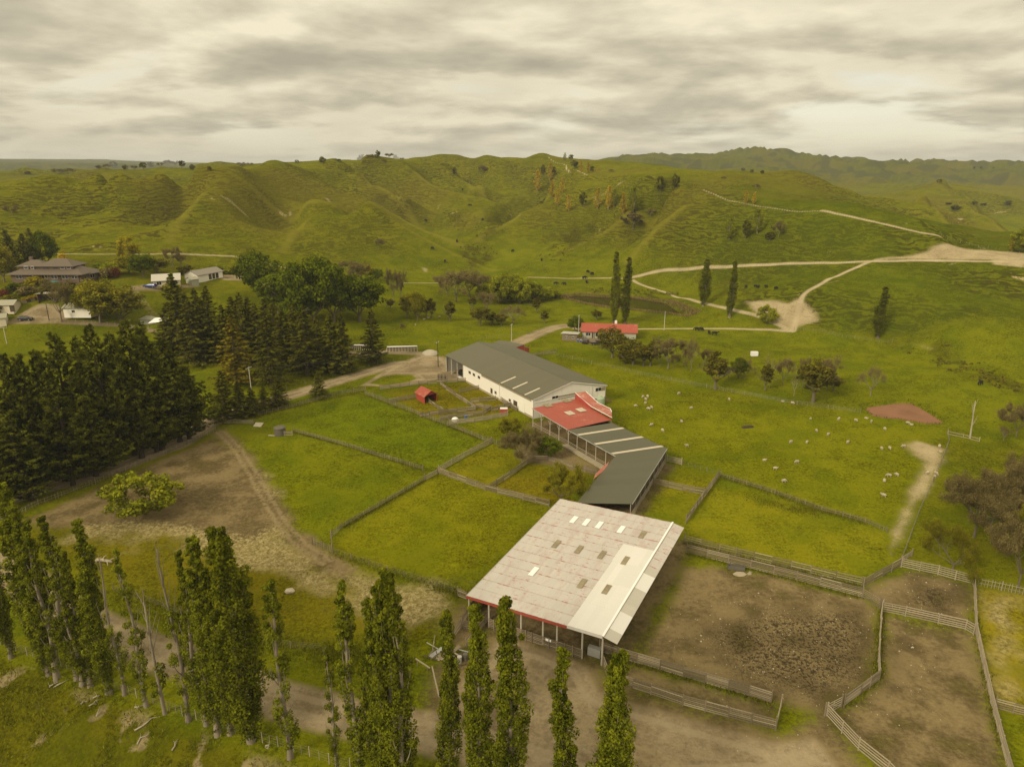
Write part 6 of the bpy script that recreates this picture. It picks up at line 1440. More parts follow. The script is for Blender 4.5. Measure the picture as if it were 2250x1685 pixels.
# ================================================================ TREES
def crown_w(var):
    me = var[0][1][1]; co = np.empty(len(me.vertices) * 3, np.float32); me.vertices.foreach_get('co', co); co = co.reshape(-1, 3)
    return 2 * np.percentile(np.hypot(co[:, 0], co[:, 1]), 94)
CW = {k: [crown_w(v) if len(v[0]) > 1 else 1.0 for v in L] for k, L in TREES.items()}
def plant(items, desc, cat, group, name, where, lab=None):
    """items: (u, v base, v top, kind, index, width px or None)"""
    o = ords(items, lambda t: t[0]) if len(items) > 1 else ['']
    for it, od in zip(items, o):
        u, vb, vt, kd, ix, wpx = (list(it) + [None] * 6)[:6]
        p, h = tree_h(u, vb, vt); L = TREES[kd]; ix = (ix or 0) % len(L); wk = 1.0
        if wpx:
            wpx = wpx * (1.25 if kd in ('bare', 'dusky', 'pale_bare', 'hillbare') else 1.0)
            dep = p.y * math.cos(TH) + (CAM_Z - p.z - h / 2) * math.sin(TH); wm = wpx * dep / F_PX; wk = min(2.4, max(.35, wm / (CW[kd][ix] * h / L[ix][1])))
        d = desc[kd] if isinstance(desc, dict) else desc
        put_tree(None, L[ix], p - Vector((0, 0, .05)), h, (f'{d}, {od} {where}'.strip() if od else d), cat, group, wk, name=name)
# foreground Lombardy poplars
def row_hit(u, v):
    d = ray(u, v); t = (RN @ RA) / (RN @ d[:2]); return d * t + np.array([0, 0, CAM_Z])
ROW = [(48,1175,'poplar',0,1.2),(140,1215,'poplar',1,1.3),(185,1235,'poplar',0,1.1),(452,1255,'poplar',1,1.2),(820,1290,'poplar',0,1.1),(-55,1100,'poplar',0,1.0),(7,1069,'poplar',1,1.4),(27,1116,'poplar',3,1.4),(62,1150,'poplar_thin',0,1.4),(88,1138,'poplar_thin',2,1.4),(122,1190,'poplar_thin',1,1.4),(161,1150,'poplar',3,1.4),(207,1214,'poplar_dead',0,1.0),
       (258,1201,'poplar_thin',1,1.0),(320,1309,'snag',0,1.0),(350,1184,'poplar_dead',1,1.0),(388,1215,'poplar_thin',2,1.1),(420,1184,'poplar',0,1.15),(481,1168,'poplar',4,1.28),(593,1272,'poplar_thin',0,1.15),(712,1404,'poplar_thin',1,.95),
       (757,1279,'poplar_thin',2,1.2),(797,1328,'poplar',3,1.0),(848,1260,'poplar',2,1.1),(872,1292,'poplar_thin',0,1.1),(975,1350,'poplar',1,.95),(1031,1476,'poplar',3,.85),(1052,1342,'poplar',0,1.0),(1121,1318,'poplar',2,1.0),(1243,1435,'poplar',3,1.15),(1362,1442,'poplar',4,1.05)]
pd = dict(poplar='leafy Lombardy poplar', poplar_thin='sparse Lombardy poplar with pale trunk showing', poplar_dead='half-dead Lombardy poplar with bare grey top', snag='broken dead poplar snag')
for (u, v, kd, ix, wk), od in zip(ROW, ords(ROW, lambda t: t[0])):
    h3 = row_hit(u, v); off = RN * rng.uniform(-.5, .3)
    x, y = h3[0] + off[0], h3[1] + off[1]; z = gz(x, y)
    put_tree(None, TREES[kd][ix], Vector((x, y, z)), h3[2] - z, f'{pd[kd]}, {od} in the foreground row', 'poplar', 'poplars in the foreground row', wk, name='poplar_tree')
plant([(1349,712,555,'poplar',2,22),(1373,713,568,'poplar',0,22)], 'very tall poplar of the pair above the red-roofed bungalow', 'poplar', 'two poplars by the bungalow', 'poplar_tree', '')
plant([(1546,672,572,'poplar',4,26),(1604,697,574,'poplar',1,21),(1927,741,632,'poplar',0,30)], 'lone columnar poplar at the foot of the right hill', 'poplar', 'poplars at the foot of the right hill', 'poplar_tree', '')
PINES = [(20,1062,817,'pine',0,130),(-30,1095,860,'pine',1,140),(71,1060,776,'pine',1,120),(100,1058,780,'pine',2,115),(139,1045,768,'pine',3,120),(180,1036,732,'pine',0,140),(215,1012,742,'pine',2,110),(251,1024,712,'pine',1,135),
         (290,1000,730,'pine',3,115),(318,1006,702,'pine',0,135),(353,990,712,'pine',2,130),(392,972,745,'pine',1,140),(420,962,805,'pine',3,110),(62,1100,905,'pine',2,120),(215,1046,870,'pine',3,130),(10,1118,940,'pine',1,110),(160,1068,830,'pine',1,130),(350,992,800,'pine',0,110)]
plant(PINES, 'dark pine in the left shelterbelt', 'pine', 'pines of the left shelterbelt', 'pine_tree', '')
CON = [(402,792,598,'conifer',0,95),(430,800,655,'conifer',1,80),(446,790,632,'conifer',2,75),(470,790,627,'conifer',3,80),(500,795,668,'conifer',0,70),(540,800,640,'conifer',1,75),(556,790,650,'conifer',2,70),(572,800,665,'conifer',3,70),(597,850,691,'conifer',1,80),
       (610,795,660,'conifer',0,70),(631,808,680,'conifer',2,75),(652,795,668,'conifer',3,70),(676,822,675,'conifer',0,90),(703,805,692,'conifer',1,65),(732,818,688,'conifer',2,75),(757,818,690,'conifer',3,62),(821,798,678,'conifer',1,68),(420,770,640,'conifer',2,80),(520,770,650,'conifer',0,80),(590,770,655,'conifer',1,80),(380,780,665,'conifer',3,80),(680,790,700,'conifer',1,70)]
plant(CON, 'brown-green conical conifer in the roadside plantation', 'conifer', 'conifers in the plantation', 'conifer_tree', '')
plant([(522,842,695,'golden_conifer',0,95)], 'golden-tinged conical conifer standing in front of the plantation', 'conifer', None, 'conifer_tree', 'of its kind')
plant([(497,925,812,'conifer',0,75),(530,917,835,'conifer',2,70),(556,912,850,'conifer',3,60),(582,902,846,'conifer',1,55),(614,895,824,'conifer',2,60),(702,873,814,'conifer',0,50)], 'low bushy conifer by the road fence', 'conifer', 'bushy conifers by the road fence', 'conifer_tree', 'of six')
plant([(573,655,550,'oak',0,95),(640,665,590,'oak',1,80),(612,690,600,'oak',2,85),(690,715,562,'oak',1,125),(735,708,575,'oak',0,100),(790,706,600,'oak',2,110),(660,715,640,'oak',0,80)], 'dense dark green oak behind the conifers', 'oak', 'oaks behind the conifers', 'oak_tree', 'of seven')
plant([(221,708,607,'olive',0,95),(268,712,618,'olive',1,95)], 'broad olive-green tree beside the white garage', 'tree', 'olive trees by the garage', 'broad_tree', 'of two')
plant([(136,707,610,'bare',1,60)], 'thinly leafed bare tree standing on the edge of the gravel court', 'tree', None, 'bare_tree', 'by the garage')
plant([(-8,600,505,'pine',0,60),(27,598,504,'pine',2,45),(60,590,513,'pine',1,45),(80,592,500,'conifer',3,45),(103,590,505,'oak',0,55),(10,620,527,'olive',1,55)], {'pine': 'dark pine behind the brown homestead', 'conifer': 'dark pointed conifer behind the brown homestead', 'oak': 'dark rounded tree behind the brown homestead', 'olive': 'grey-green tree behind the brown homestead'}, 'tree', 'trees behind the homestead', 'garden_tree', '')
plant([(283,592,514,'lime',0,45)], 'tall yellow-green tree rising behind the garden', 'tree', None, 'garden_tree', 'by the lawn')
plant([(316,610,556,'oak',2,55),(285,600,560,'olive',0,60),(345,600,565,'dusky',1,45),(245,606,575,'willow',0,40)], {'oak': 'dark garden tree on the lawn', 'olive': 'olive garden tree on the lawn', 'dusky': 'dusky garden tree just behind the cottage', 'willow': 'light green garden tree right of the homestead'}, 'tree', 'lawn trees', 'garden_tree', '')
plant([(380,590,542,'bare',2,30),(398,588,556,'bare',0,28)], 'brown budding tree standing behind the cream cottage', 'tree', 'budding trees behind the cottage', 'bare_tree', 'of two')
plant([(253,610,585,'plum',0,30)], 'dark red-leaved tree at the right of the homestead', 'tree', None, 'plum_tree', 'in the garden')
for j, (u, vb, vt, kd, w_, lb) in enumerate([(80,626,606,'lime',44,'bright yellow-green bush against the homestead wall'),(234,613,588,'bud',32,'straw-coloured bush beside the red-leaved tree'),(30,640,620,'oak',36,'dark green bush left of the homestead steps'),(62,646,628,'bud',38,'pale flowering bush in the terraced garden'),
      (45,648,636,'willow',24,'light green bush low in the terraced garden'),(10,652,636,'plum',26,'dark red bush at the left frame edge in the garden'),(100,642,630,'dusky',30,'dusky bush in the middle of the terraced garden'),(128,640,626,'oak',34,'dark bush below the homestead veranda'),(150,636,620,'dusky',34,'dusky bush under the homestead eaves'),(20,662,646,'olive',28,'olive bush at the lower left of the terraced garden'),
      (138,572,556,'gold',18,'golden bush on the hill track behind the homestead'),(160,590,572,'oak',34,'dark bush behind the homestead wing'),(5,690,668,'dusky',30,'brown rounded bush before the left garage'),(374,640,622,'olive',40,'green bush in front of the cream cottage'),(225,596,578,'oak',40,'dark bush right of the homestead wing'),
      (440,605,588,'willow',46,'light green bush behind the three-bay garage, left one'),(478,602,582,'willow',50,'light green bush behind the three-bay garage, right one'),(520,602,584,'olive',46,'olive bush behind the white car'),(412,604,582,'dusky',40,'dusky bush behind the small outbuilding'),(545,598,578,'willow',44,'light bush left of the tall dark oak')]):
    p, h = tree_h(u, vb, vt); L = TREES['shrub_' + kd]; ix = j % 2; dep = p.y * math.cos(TH); wk = min(2.5, max(.5, w_ * dep / F_PX / (CW['shrub_' + kd][ix] * h / 2)))
    put_tree(None, L[ix], p, h, lb, 'bush', 'bushes around the homestead', wk, name='garden_bush')
dsc = {'bare': 'brown budding bare tree', 'dusky': 'small dusky green tree', 'olive': 'small olive-green tree', 'oak': 'small dark rounded tree', 'pale_bare': 'pale leaning bare tree', 'willow': 'light green willow'}
plant([(866,668,589,'bare',2,26),(881,671,592,'bare',0,28),(896,699,640,'olive',1,34),(918,706,636,'olive',0,40),(858,679,654,'dusky',0,14),(937,699,656,'dusky',2,16),(949,699,652,'dusky',2,16),(989,706,659,'dusky',2,18),(984,650,600,'bare',1,50),(1003,664,585,'bare',3,70),(1031,652,596,'bare',1,66),(1055,645,600,'bare',0,44),
       (1038,679,647,'dusky',2,15),(1069,689,637,'bare',0,40),(1055,716,673,'dusky',1,34),(1082,713,683,'dusky',0,30),(1102,715,688,'dusky',0,24),(1128,712,668,'pale_bare',0,50),(1179,687,651,'dusky',2,14),(1196,710,681,'dusky',2,14),(1265,731,692,'oak',0,36),(1311,703,678,'dusky',0,20),(770,610,572,'bare',1,50),(806,612,580,'lime',0,44),(830,616,590,'oak',1,28),(784,622,575,'bare',3,45)],
      {**dsc, 'lime': 'yellow-green tree'}, 'tree', 'scattered trees on the slope behind the woolshed', 'slope_tree', 'on the slope behind woolshed')
plant([(1345,786,717,'dusky',1,58),(1391,801,746,'dusky',1,62),(1414,804,752,'dusky',0,34),(1429,804,747,'dusky',2,22),(1450,808,765,'bare',2,26),(1468,811,739,'bare',1,66),(1507,814,758,'bare',3,26),(1518,816,737,'pale_bare',0,26),(1551,811,763,'bare',0,30),(1571,855,766,'dusky',2,36),(1622,831,783,'oak',0,36),(1634,831,786,'bare',3,40),
       (1681,857,797,'dusky',2,22),(1691,851,776,'pale_bare',1,10),(1719,847,780,'bare',0,34),(1744,870,817,'pale_bare',1,14),(1763,852,783,'bare',2,16),(1786,883,783,'dusky',0,58),(1817,857,780,'bare',0,44),(1830,859,822,'dusky',0,28),(1912,871,800,'pale_bare',0,44),(1372,800,765,'olive',1,36),(1480,812,775,'bare',0,22),(1600,835,800,'bare',3,20)],
      dsc, 'tree', 'trees in the line across the meadow', 'meadow_tree', 'in the meadow tree line')
W_ = [(1078,662,618,44),(1098,668,612,48),(1120,664,606,50),(1142,668,610,46),(1162,664,616,42),(1182,662,624,40),(1200,660,630,36),(1110,655,600,46),(1136,652,602,46),(1086,648,606,40),(1215,655,636,32),(1064,655,622,36)]
plant([(u, vb, vt, 'willow', i, w_) for i, (u, vb, vt, w_) in enumerate(W_)], 'light green willow in the pond-side thicket', 'willow', 'willows beside the pond', 'willow_tree', '')
plant([(1685,712,669,'willow',2,42)], 'rounded light green willow at the foot of the clay bank', 'willow', None, 'willow_tree', 'by the track junction')
plant([(318,1130,1040,'willow',2,150)], 'big rounded light green willow bush alone in the brown field', 'willow bush', None, 'willow_bush', 'of the brown field')
plant([(1120,968,912,'olive',1,48)], 'bushy round-headed tree beside the woolshed corner', 'tree', None, 'yard_tree', 'of the yards')
plant([(1148,1018,946,'brown_broad',0,92),(1205,1008,962,'oak',1,58),(1232,1106,1014,'brown_broad',2,120)], {'oak': 'dark green tree beside the open side of the dark shed', 'brown_broad': 'brown twiggy budding tree in the small paddocks behind the barn'}, 'tree', None, 'yard_tree', '')
plant([(2092,1256,1150,'brown_broad',2,135),(2140,1180,1040,'brown_broad',0,150),(2190,1200,1075,'brown_broad',1,140),(2236,1292,1120,'brown_broad',1,120),(2215,1130,1015,'brown_broad',0,130),(2262,1180,1020,'brown_broad',0,130),(2275,1250,1090,'brown_broad',2,130)], 'large brown spreading tree beyond the clay path', 'tree', 'brown trees at the right edge', 'brown_tree', '')
plant([(2232,960,881,'brown_broad',1,70),(2205,968,935,'pale_bare',0,28)], {'brown_broad': 'brown bushy tree cut by the right edge near the dead tree', 'pale_bare': 'small leaning grey tree near the right edge'}, 'tree', None, 'meadow_tree', 'of two')
plant([(2131,963,881,'deadtree',0,None)], 'dead pale forked tree beside the end of the clay path', 'dead tree', None, 'dead_tree', 'of the paddock')
G = [(1181,420,374),(1208,397,358),(1213,434,396),(1225,451,416),(1235,424,391),(1250,464,428),(1313,458,413),(1336,461,409),(1369,471,423),(1277,380,353),(1292,381,355),(1313,381,368),(1525,414,402),(1639,448,419),(1656,449,421)]
plant([(u, vb, vt, 'gold', i, (vb - vt) * (.36 if vb - vt > 15 else .9)) for i, (u, vb, vt) in enumerate(G)], 'golden poplar planted on the hillside', 'poplar', 'golden poplars on the hills', 'hill_poplar', '')
plant([(1350,455,416,'greenhill',0,20),(1392,468,413,'greenhill',0,28),(1602,526,474,'greenhill',0,24),(1664,512,460,'greenhill',0,34),(1241,353,336,'greenhill',0,9)], 'soft green poplar planted on the hillside', 'poplar', 'green poplars on the hills', 'hill_poplar', '')
HT = [(1194,387,362,0,12),(1216,388,365,1,11),(1281,456,421,0,17),(1637,526,482,0,20),(1450,427,384,1,17),(1484,417,380,0,17),(1255,353,339,1,11),(1262,370,352,0,16),(1301,380,364,1,10),(999,388,366,0,9),(1691,530,508,1,22),
      (217,371,363,0,12),(251,370,354,1,17),(276,375,362,0,12),(315,373,356,1,15),(332,370,355,0,12),(400,370,352,1,14),(424,375,361,0,12),(460,376,365,1,10),(710,361,344,0,15),(653,359,351,1,9),(831,347,330,0,10),(2064,404,393,1,12),(2100,462,450,0,20),(2215,452,440,1,14),(2084,450,444,0,14),(2140,450,442,1,20),(2160,452,446,0,14),
      (1632,376,369,0,9),(1652,381,372,1,9),(1674,383,374,0,9),(2140,371,366,1,6),(2155,371,366,0,6),(2182,371,367,1,6),(62,383,376,0,14),(745,356,349,1,10)]
plant([(u, vb, vt, 'hilltree', ix, w_) for u, vb, vt, ix, w_ in HT], 'small dark tree dotted on the hills', 'tree', 'dark trees on the hills', 'hill_tree', '')
HB = [(1391,503,467,40),(1429,478,458,14),(1060,383,363,16),(835,547,524,18),(27,472,452,28),(843,360,349,10),(1663,417,404,16),(1710,523,487,24),(794,349,340,14),(810,348,340,10),(822,347,339,10),(855,348,337,16),(869,349,341,12),(883,352,347,9),(368,366,352,18),(385,366,354,14),(352,368,358,12),(233,372,361,16),(1343,378,372,12),(130,384,371,40),(150,384,370,30),(530,365,357,22),(550,364,358,18),(296,374,364,12),(1590,395,388,10)]
plant([(u, vb, vt, 'hillbare', 0, w_) for u, vb, vt, w_ in HB], 'brown budding tree dotted on the hills', 'tree', 'brown trees on the hills', 'hill_tree', '')
plant([(2222,552,515,'gold',0,34),(2240,555,505,'willow',1,44),(2262,556,508,'willow',0,40)], {'gold': 'golden tree above the clay cutting', 'willow': 'light green tree above the clay cutting'}, 'tree', 'trees above the clay cutting', 'hill_tree', '')

# ================================================================ STOCK
def skin_mesh(name, joints, edges, mname, sub=2, extra=None):
    me = bpy.data.meshes.new(name + '_cage'); me.from_pydata([j[0] for j in joints], edges, [])
    ob = bpy.data.objects.new(name + '_cage', me); COL.objects.link(ob)
    sk = ob.modifiers.new('s', 'SKIN'); 
    for i, j in enumerate(joints): me.skin_vertices[0].data[i].radius = (j[1], j[2] if len(j) > 2 else j[1]); me.skin_vertices[0].data[i].use_root = (i == 0)
    sb = ob.modifiers.new('b', 'SUBSURF'); sb.levels = sub; sb.render_levels = sub
    dg = bpy.context.evaluated_depsgraph_get(); r = bpy.data.meshes.new_from_object(ob.evaluated_get(dg)); r.name = name
    bpy.data.objects.remove(ob); r.materials.clear(); r.materials.append(MT[mname]); r.polygons.foreach_set('use_smooth', np.ones(len(r.polygons), bool)); return r
def quadruped(name, mname, L, bh, bw_, leg, lr, neck, head, tail, lying=False):
    """body along x; neck/head are offsets"""
    z = bh
    J = [((0, 0, z), bw_ * 1.05, bw_), ((L * .28, 0, z + .02), bw_ * .98, bw_ * .98), ((L * .46, 0, z + .03), bw_ * .62, bw_ * .6), ((-L * .28, 0, z), bw_ * 1.0, bw_), ((-L * .47, 0, z - .01), bw_ * .6, bw_ * .6)]
    Ed = [(0, 1), (1, 2), (0, 3), (3, 4)]
    n0 = len(J); J += [((L * .46 + neck[0] * .6, 0, z + neck[1] * .6), bw_ * .42), ((L * .46 + neck[0], 0, z + neck[1]), bw_ * .40), ((L * .46 + neck[0] + head[0], 0, z + neck[1] + head[1]), bw_ * .22)]
    Ed += [(2, n0), (n0, n0 + 1), (n0 + 1, n0 + 2)]
    J += [((L * .46 + neck[0] - .02, bw_ * .55, z + neck[1] + bw_ * .15), bw_ * .10), ((L * .46 + neck[0] - .02, -bw_ * .55, z + neck[1] + bw_ * .15), bw_ * .10)]; Ed += [(n0 + 1, n0 + 3), (n0 + 1, n0 + 4)]
    J += [((-L * .52 - tail[0], 0, z + tail[1]), bw_ * .10)]; Ed += [(4, n0 + 5)]
    for sx, bi, par in ((.30, 0, 1), (-.33, 1, 3)):
        for sy in (-1, 1):
            k = len(J); x = L * sx
            if lying: J += [((x, sy * bw_ * .8, z - bw_ * .55), lr * 1.5), ((x + .22 * L * (1 if bi == 0 else .8), sy * bw_ * .95, z - bw_ * .8), lr)]; Ed += [(par, k), (k, k + 1)]
            else:
                kx = -.03 if bi == 0 else .05; hx = .0 if bi == 0 else -.07
                J += [((x + kx * L, sy * bw_ * .55, z - leg * .35), lr * 1.7), ((x + hx * L, sy * bw_ * .55, z - leg * .72), lr), ((x + (0.0 if bi == 0 else -.03) * L, sy * bw_ * .55, z - leg), lr * 1.05)]; Ed += [(par, k), (k, k + 1), (k + 1, k + 2)]
    return skin_mesh(name, J, Ed, mname)
SHEEP = [quadruped('sheep_grazing', 'wool', .95, .58, .27, .58, .045, (.20, -.14), (.10, -.22), (.04, -.12)), quadruped('sheep_standing', 'wool', .95, .58, .27, .58, .045, (.14, .24), (.17, -.05), (.04, -.12)), quadruped('sheep_lying', 'wool', .95, .26, .27, .2, .045, (.14, .22), (.17, -.05), (.04, -.08), True)]
COW = [quadruped('cow_grazing', 'hide', 1.75, 1.02, .40, 1.02, .07, (.45, -.25), (.16, -.42), (.05, -.55)), quadruped('cow_standing', 'hide', 1.75, 1.02, .40, 1.02, .07, (.42, .28), (.40, -.12), (.05, -.55))]
HORSE = quadruped('horse_grazing', 'brownhide', 1.65, 1.12, .33, 1.12, .06, (.55, -.30), (.18, -.50), (.10, -.5))
def animals(pts, meshes, name, cat, desc, group, scale=1.0, where=''):
    for (u, v), od in zip(pts, ords(pts, lambda t: t[0] + t[1] * .0001)):
        p = at(u, v); i = random.choice((0, 0, 1, 2)) % len(meshes); o = link(name, meshes[i]); o.location = p; s = scale * random.uniform(.92, 1.08); o.scale = (s, s, s); o.rotation_euler = (0, 0, random.uniform(0, 6.28))
        tag(o, f'{desc}, {od} {where}'.strip() if len(pts) > 1 else desc, cat, group)
S1 = [(1413,874),(1423,874),(1419,880),(1418,886),(1396,894),(1432,898),(1425,901),(1492,867),(1518,899),(1432,936),(1456,949),(1498,927),(1509,982)]
S2 = [(1602,880),(1720,883),(1741,888),(1781,921),(1842,924),(1880,926),(1903,920),(1914,929),(2002,934),(1994,932),(1944,945),(1794,949),(1820,957),(1738,974),(1773,974),(1863,974),(1679,1012),(1751,1018),(1703,1032),(1722,1060)]
S3 = [(1937,988),(1954,987),(1985,983),(1953,1048),(1970,1046),(1943,1058),(1941,1092),(2066,994),(2064,982),(2037,1042),(2056,1043),(2053,1050)]
animals(S1, SHEEP, 'sheep', 'sheep', 'cream sheep close to the right of the woolshed', 'sheep near the woolshed', .88, '')
animals(S2, SHEEP, 'sheep', 'sheep', 'cream sheep in the open middle of the paddock', 'sheep in mid paddock', .88, '')
animals(S3, SHEEP, 'sheep', 'sheep', 'cream sheep at the paddock end by the clay path', 'sheep by the clay path', .88, '')
animals([(932,704),(941,699),(965,699),(913,716)], SHEEP, 'sheep', 'sheep', 'pale sheep resting under the trees behind the woolshed', 'sheep on the slope', .88, '')
animals([(950,549),(978,577),(1004,533),(1190,574),(1126,554),(1284,614),(1289,623),(1292,600),(1301,605),(1016,419),(1033,454),(1060,485),(1196,441),(936,487),(1221,626),(1240,627),(1190,448)], COW, 'cow', 'cow', 'tiny black cow in the valley below the central hills', 'cows in the valley', 1.25, '')
animals([(1639,634),(1660,632),(1666,633),(1683,633),(1704,637)], COW, 'cow', 'cow', 'dark cow on the green flat above the clay bank', 'cows above the clay bank', 1.0, '')
animals([(1531,727),(1541,727),(1558,735),(1570,737)], COW, 'cow', 'cow', 'black cow beside the pale track right of the bungalow', 'cows by the track', 1.1, '')
animals([(2154,846)], COW, 'cow', 'cow', 'single black cow alone on the right-hand meadow', None, 1.1, 'in its paddock')
animals([(884,720)], [HORSE], 'horse', 'horse', 'brown horse grazing on the slope left of the woolshed', None, 1.1, 'on the slope')

# ================================================================ VEHICLES
def car(p, hd, paint, label, kind='wagon', L=4.7, W=1.8, cat='car'):
    o = thing('parked_' + ('ute' if kind == 'ute' else 'car'), p, label, cat); o.rotation_euler = (0, 0, hd)
    prof = {'wagon': [(-.50, .45), (-.50, .85), (-.47, 1.0), (-.40, 1.42), (.02, 1.46), (.20, 1.0), (.46, .86), (.50, .70), (.50, .40)], 'hatch': [(-.50, .45), (-.50, .95), (-.44, 1.05), (-.33, 1.48), (.02, 1.50), (.22, 1.02), (.46, .86), (.50, .70), (.50, .40)],
            'ute': [(-.50, .55), (-.50, 1.0), (-.12, 1.0), (-.10, 1.70), (.10, 1.70), (.22, 1.12), (.46, 1.0), (.50, .80), (.50, .50)]}[kind]
    def shell(pr, wb, wt, zsplit, m, name, par):
        n = len(pr); v = []; f = []
        for sy in (-1, 1):
            for x, z in pr: v.append((x * L, sy * (wb if z < zsplit else wt) / 2, z))
        f.append(tuple(range(n))[::-1]); f.append(tuple(range(n, 2 * n))); f += [(i, (i + 1) % n, n + (i + 1) % n, n + i) for i in range(n)]
        me = bpy.data.meshes.new(name); me.from_pydata(v, [], f); me.materials.append(MT[m]); return link(name, me, par)
    shell(prof, W, W * .82, 1.2, paint, 'body', o)
    x0, x1 = {'wagon': (-.42, .13), 'hatch': (-.37, .14), 'ute': (-.09, .16)}[kind]; zt = prof[4][1] - .1; zb2 = 1.02 if kind != 'ute' else 1.18
    for sy in (-1, 1):
        for k in range(2):
            a = x0 + (x1 - x0) * k / 2 + .012; b = x0 + (x1 - x0) * (k + 1) / 2 - .012; bt = b if k == 0 else b - .08
            me = bpy.data.meshes.new('side_window'); yy = W * .435; yb = W * .49
            me.from_pydata([(a * L, sy * yb, zb2), (b * L, sy * yb, zb2), (bt * L, sy * yy, zt), (a * L + (.08 * L if k == 0 and kind != 'ute' else 0), sy * yy, zt)], [], [(0, 1, 2, 3)]); me.materials.append(MT['glass']); link('side_window', me, o)
    for nm, i0, i1 in (('windscreen', 4, 5), ('rear_window', 3, 2)):
        (xa, za), (xb, zb3) = prof[i0], prof[i1]; sg = 1 if nm == 'windscreen' else -1; me = bpy.data.meshes.new(nm)
        me.from_pydata([(xa * L + .02 * sg, -W * .37, za - .05), (xa * L + .02 * sg, W * .37, za - .05), (xb * L + .02 * sg, W * .43, zb3 + .04), (xb * L + .02 * sg, -W * .43, zb3 + .04)], [], [(0, 1, 2, 3)]); me.materials.append(MT['glass']); link(nm, me, o)
    for sx in (-.31, .31):
        for sy in (-1, 1):
            wv = link('wheel', cyl('rubber', 14, 1.0), o, Matrix.Translation((sx * L, sy * (W / 2 - .06), .33)) @ Matrix.Rotation(math.pi / 2, 4, 'X') @ Matrix.Diagonal((.66, .66, .22, 1)))
            link('rim', cyl('rim', 10, 1.0), wv, Matrix.Diagonal((.62, .62, 1.06, 1)))
    for sy in (-1, 1):
        link('headlight', cube('lamp'), o, Matrix.Translation((.497 * L, sy * W * .36, .72)) @ Matrix.Diagonal((.06, .34, .16, 1))); link('tail_lamp', cube('redlamp'), o, Matrix.Translation((-.499 * L, sy * W * .42, .85)) @ Matrix.Diagonal((.05, .18, .26, 1)))
    return o
car(at(330, 632), math.pi - .1, 'bluecar', 'blue station wagon parked on the drive beside the cream cottage', 'wagon', 4.9)
car(at(535, 615), -1.2, 'whitecar', 'white car parked on the court right of the three-bay garage', 'hatch', 4.3)
car(at(1313, 757), .1, 'darkcar', 'dark ute parked in front of the red-roofed bungalow', 'ute', 5.2, cat='ute')
car(at(1337, 749), .3, 'whitecar', 'white car half hidden by the tree at the red-roofed bungalow', 'hatch', 4.3)
car(at(1287, 754), 1.2, 'darkcar', 'small black car at the left of the bungalow forecourt', 'hatch', 3.9)
car(at(57, 704), .1, 'darkcar', 'dark blue car by the gravel court fence at far left', 'wagon', 4.5)

# ================================================================ SMALL THINGS
def power_pole(u, vb, vt, m, label, arms=1, az=.3):
    p, h = tree_h(u, vb, vt); o = thing('power_pole', p, label, 'power pole'); post('pole', o, m, p, h, .14, 8, .7)
    d = Vector((math.cos(az), math.sin(az), 0))
    for k in range(arms):
        c = p + Vector((0, 0, h - .35 - .9 * k)); beam('crossarm', o, 'polewood', c - d * 1.1, c + d * 1.1, .10, .12)
        for s in (-1, -.45, .45, 1): post('insulator', o, 'frame', c + d * s * 1.0 + Vector((0, 0, .06)), .16, .05, 6, 1.0, 0)
    return p + Vector((0, 0, h - .2))
a1 = power_pole(554, 874, 806, 'concpole', 'pale concrete power pole between the road conifers', az=1.2)
a2 = power_pole(963, 806, 750, 'woodd', 'dark wooden power pole at the far corner of the woolshed', az=1.3)
a3 = power_pole(1124, 750, 712, 'concpole', 'pale power pole behind the woolshed roof', az=1.2)
a4 = power_pole(1271, 740, 692, 'concpole', 'pale power pole between the hut and the bungalow', az=1.4)
a5 = power_pole(1459, 726, 684, 'concpole', 'thin pale power pole beside the track right of the two poplars', az=1.4)
a6 = power_pole(108, 704, 667, 'woodd', 'dark pole on the edge of the gravel court', az=0)
a7 = power_pole(15, 755, 718, 'concpole', 'short pale pole in the field at the left edge', az=0)
for a, b, lb in ((a1, a2, 'power wires spanning from the road conifers to the woolshed corner'), (a2, a3, 'power wires spanning from the woolshed corner to the pole behind its roof'), (a3, a4, 'power wires spanning from behind the woolshed to the bungalow'), (a4, a5, 'power wires spanning from the bungalow to the track pole')):
    o = thing('power_line', a, lb, 'power line'); per = Vector((-(b - a).y, (b - a).x, 0)).normalized()
    for s in (-.9, .9):
        mb = MB(); mb.tube([(a.lerp(b, k / 12) - a) + per * s + Vector((0, 0, -1.6 * 4 * (k / 12) * (1 - k / 12))) for k in range(13)], [.012] * 13, 3, False); link('wire', mb.build('wire', 'wire', False), o)
def lathe(name, prof, m, n=18):
    mb = MB()
    for r, z in prof:
        for k in range(n): mb.v.append((r * math.cos(6.2832 * k / n), r * math.sin(6.2832 * k / n), z))
    for i in range(len(prof) - 1):
        for k in range(n): j = (k + 1) % n; mb.f.append((i * n + k, i * n + j, (i + 1) * n + j, (i + 1) * n + k))
    mb.f.append(tuple((len(prof) - 1) * n + k for k in range(n))); return mb.build(name, m, False)
p = at(616, 955); o = thing('water_tank', p, 'dark round concrete tank with lid at the paddock corner', 'tank'); link('barrel', lathe('barrel', [(1.25, -.2), (1.3, .3), (1.28, 1.5), (1.22, 1.7)], 'oldtank'), o); link('lid', lathe('lid', [(1.38, 1.7), (1.38, 1.85), (.9, 2.05), (.25, 2.12)], 'oldtank'), o); beam('plank', o, 'woodp', p + Vector((-2.6, -.5, .1)), p + Vector((-1.0, -.9, .1)), .5, .08)
fence([(625,957),(642,956)], 'stub of pale rails against the round concrete tank', 'rail', .9, 1.8, 3, 'woodp')
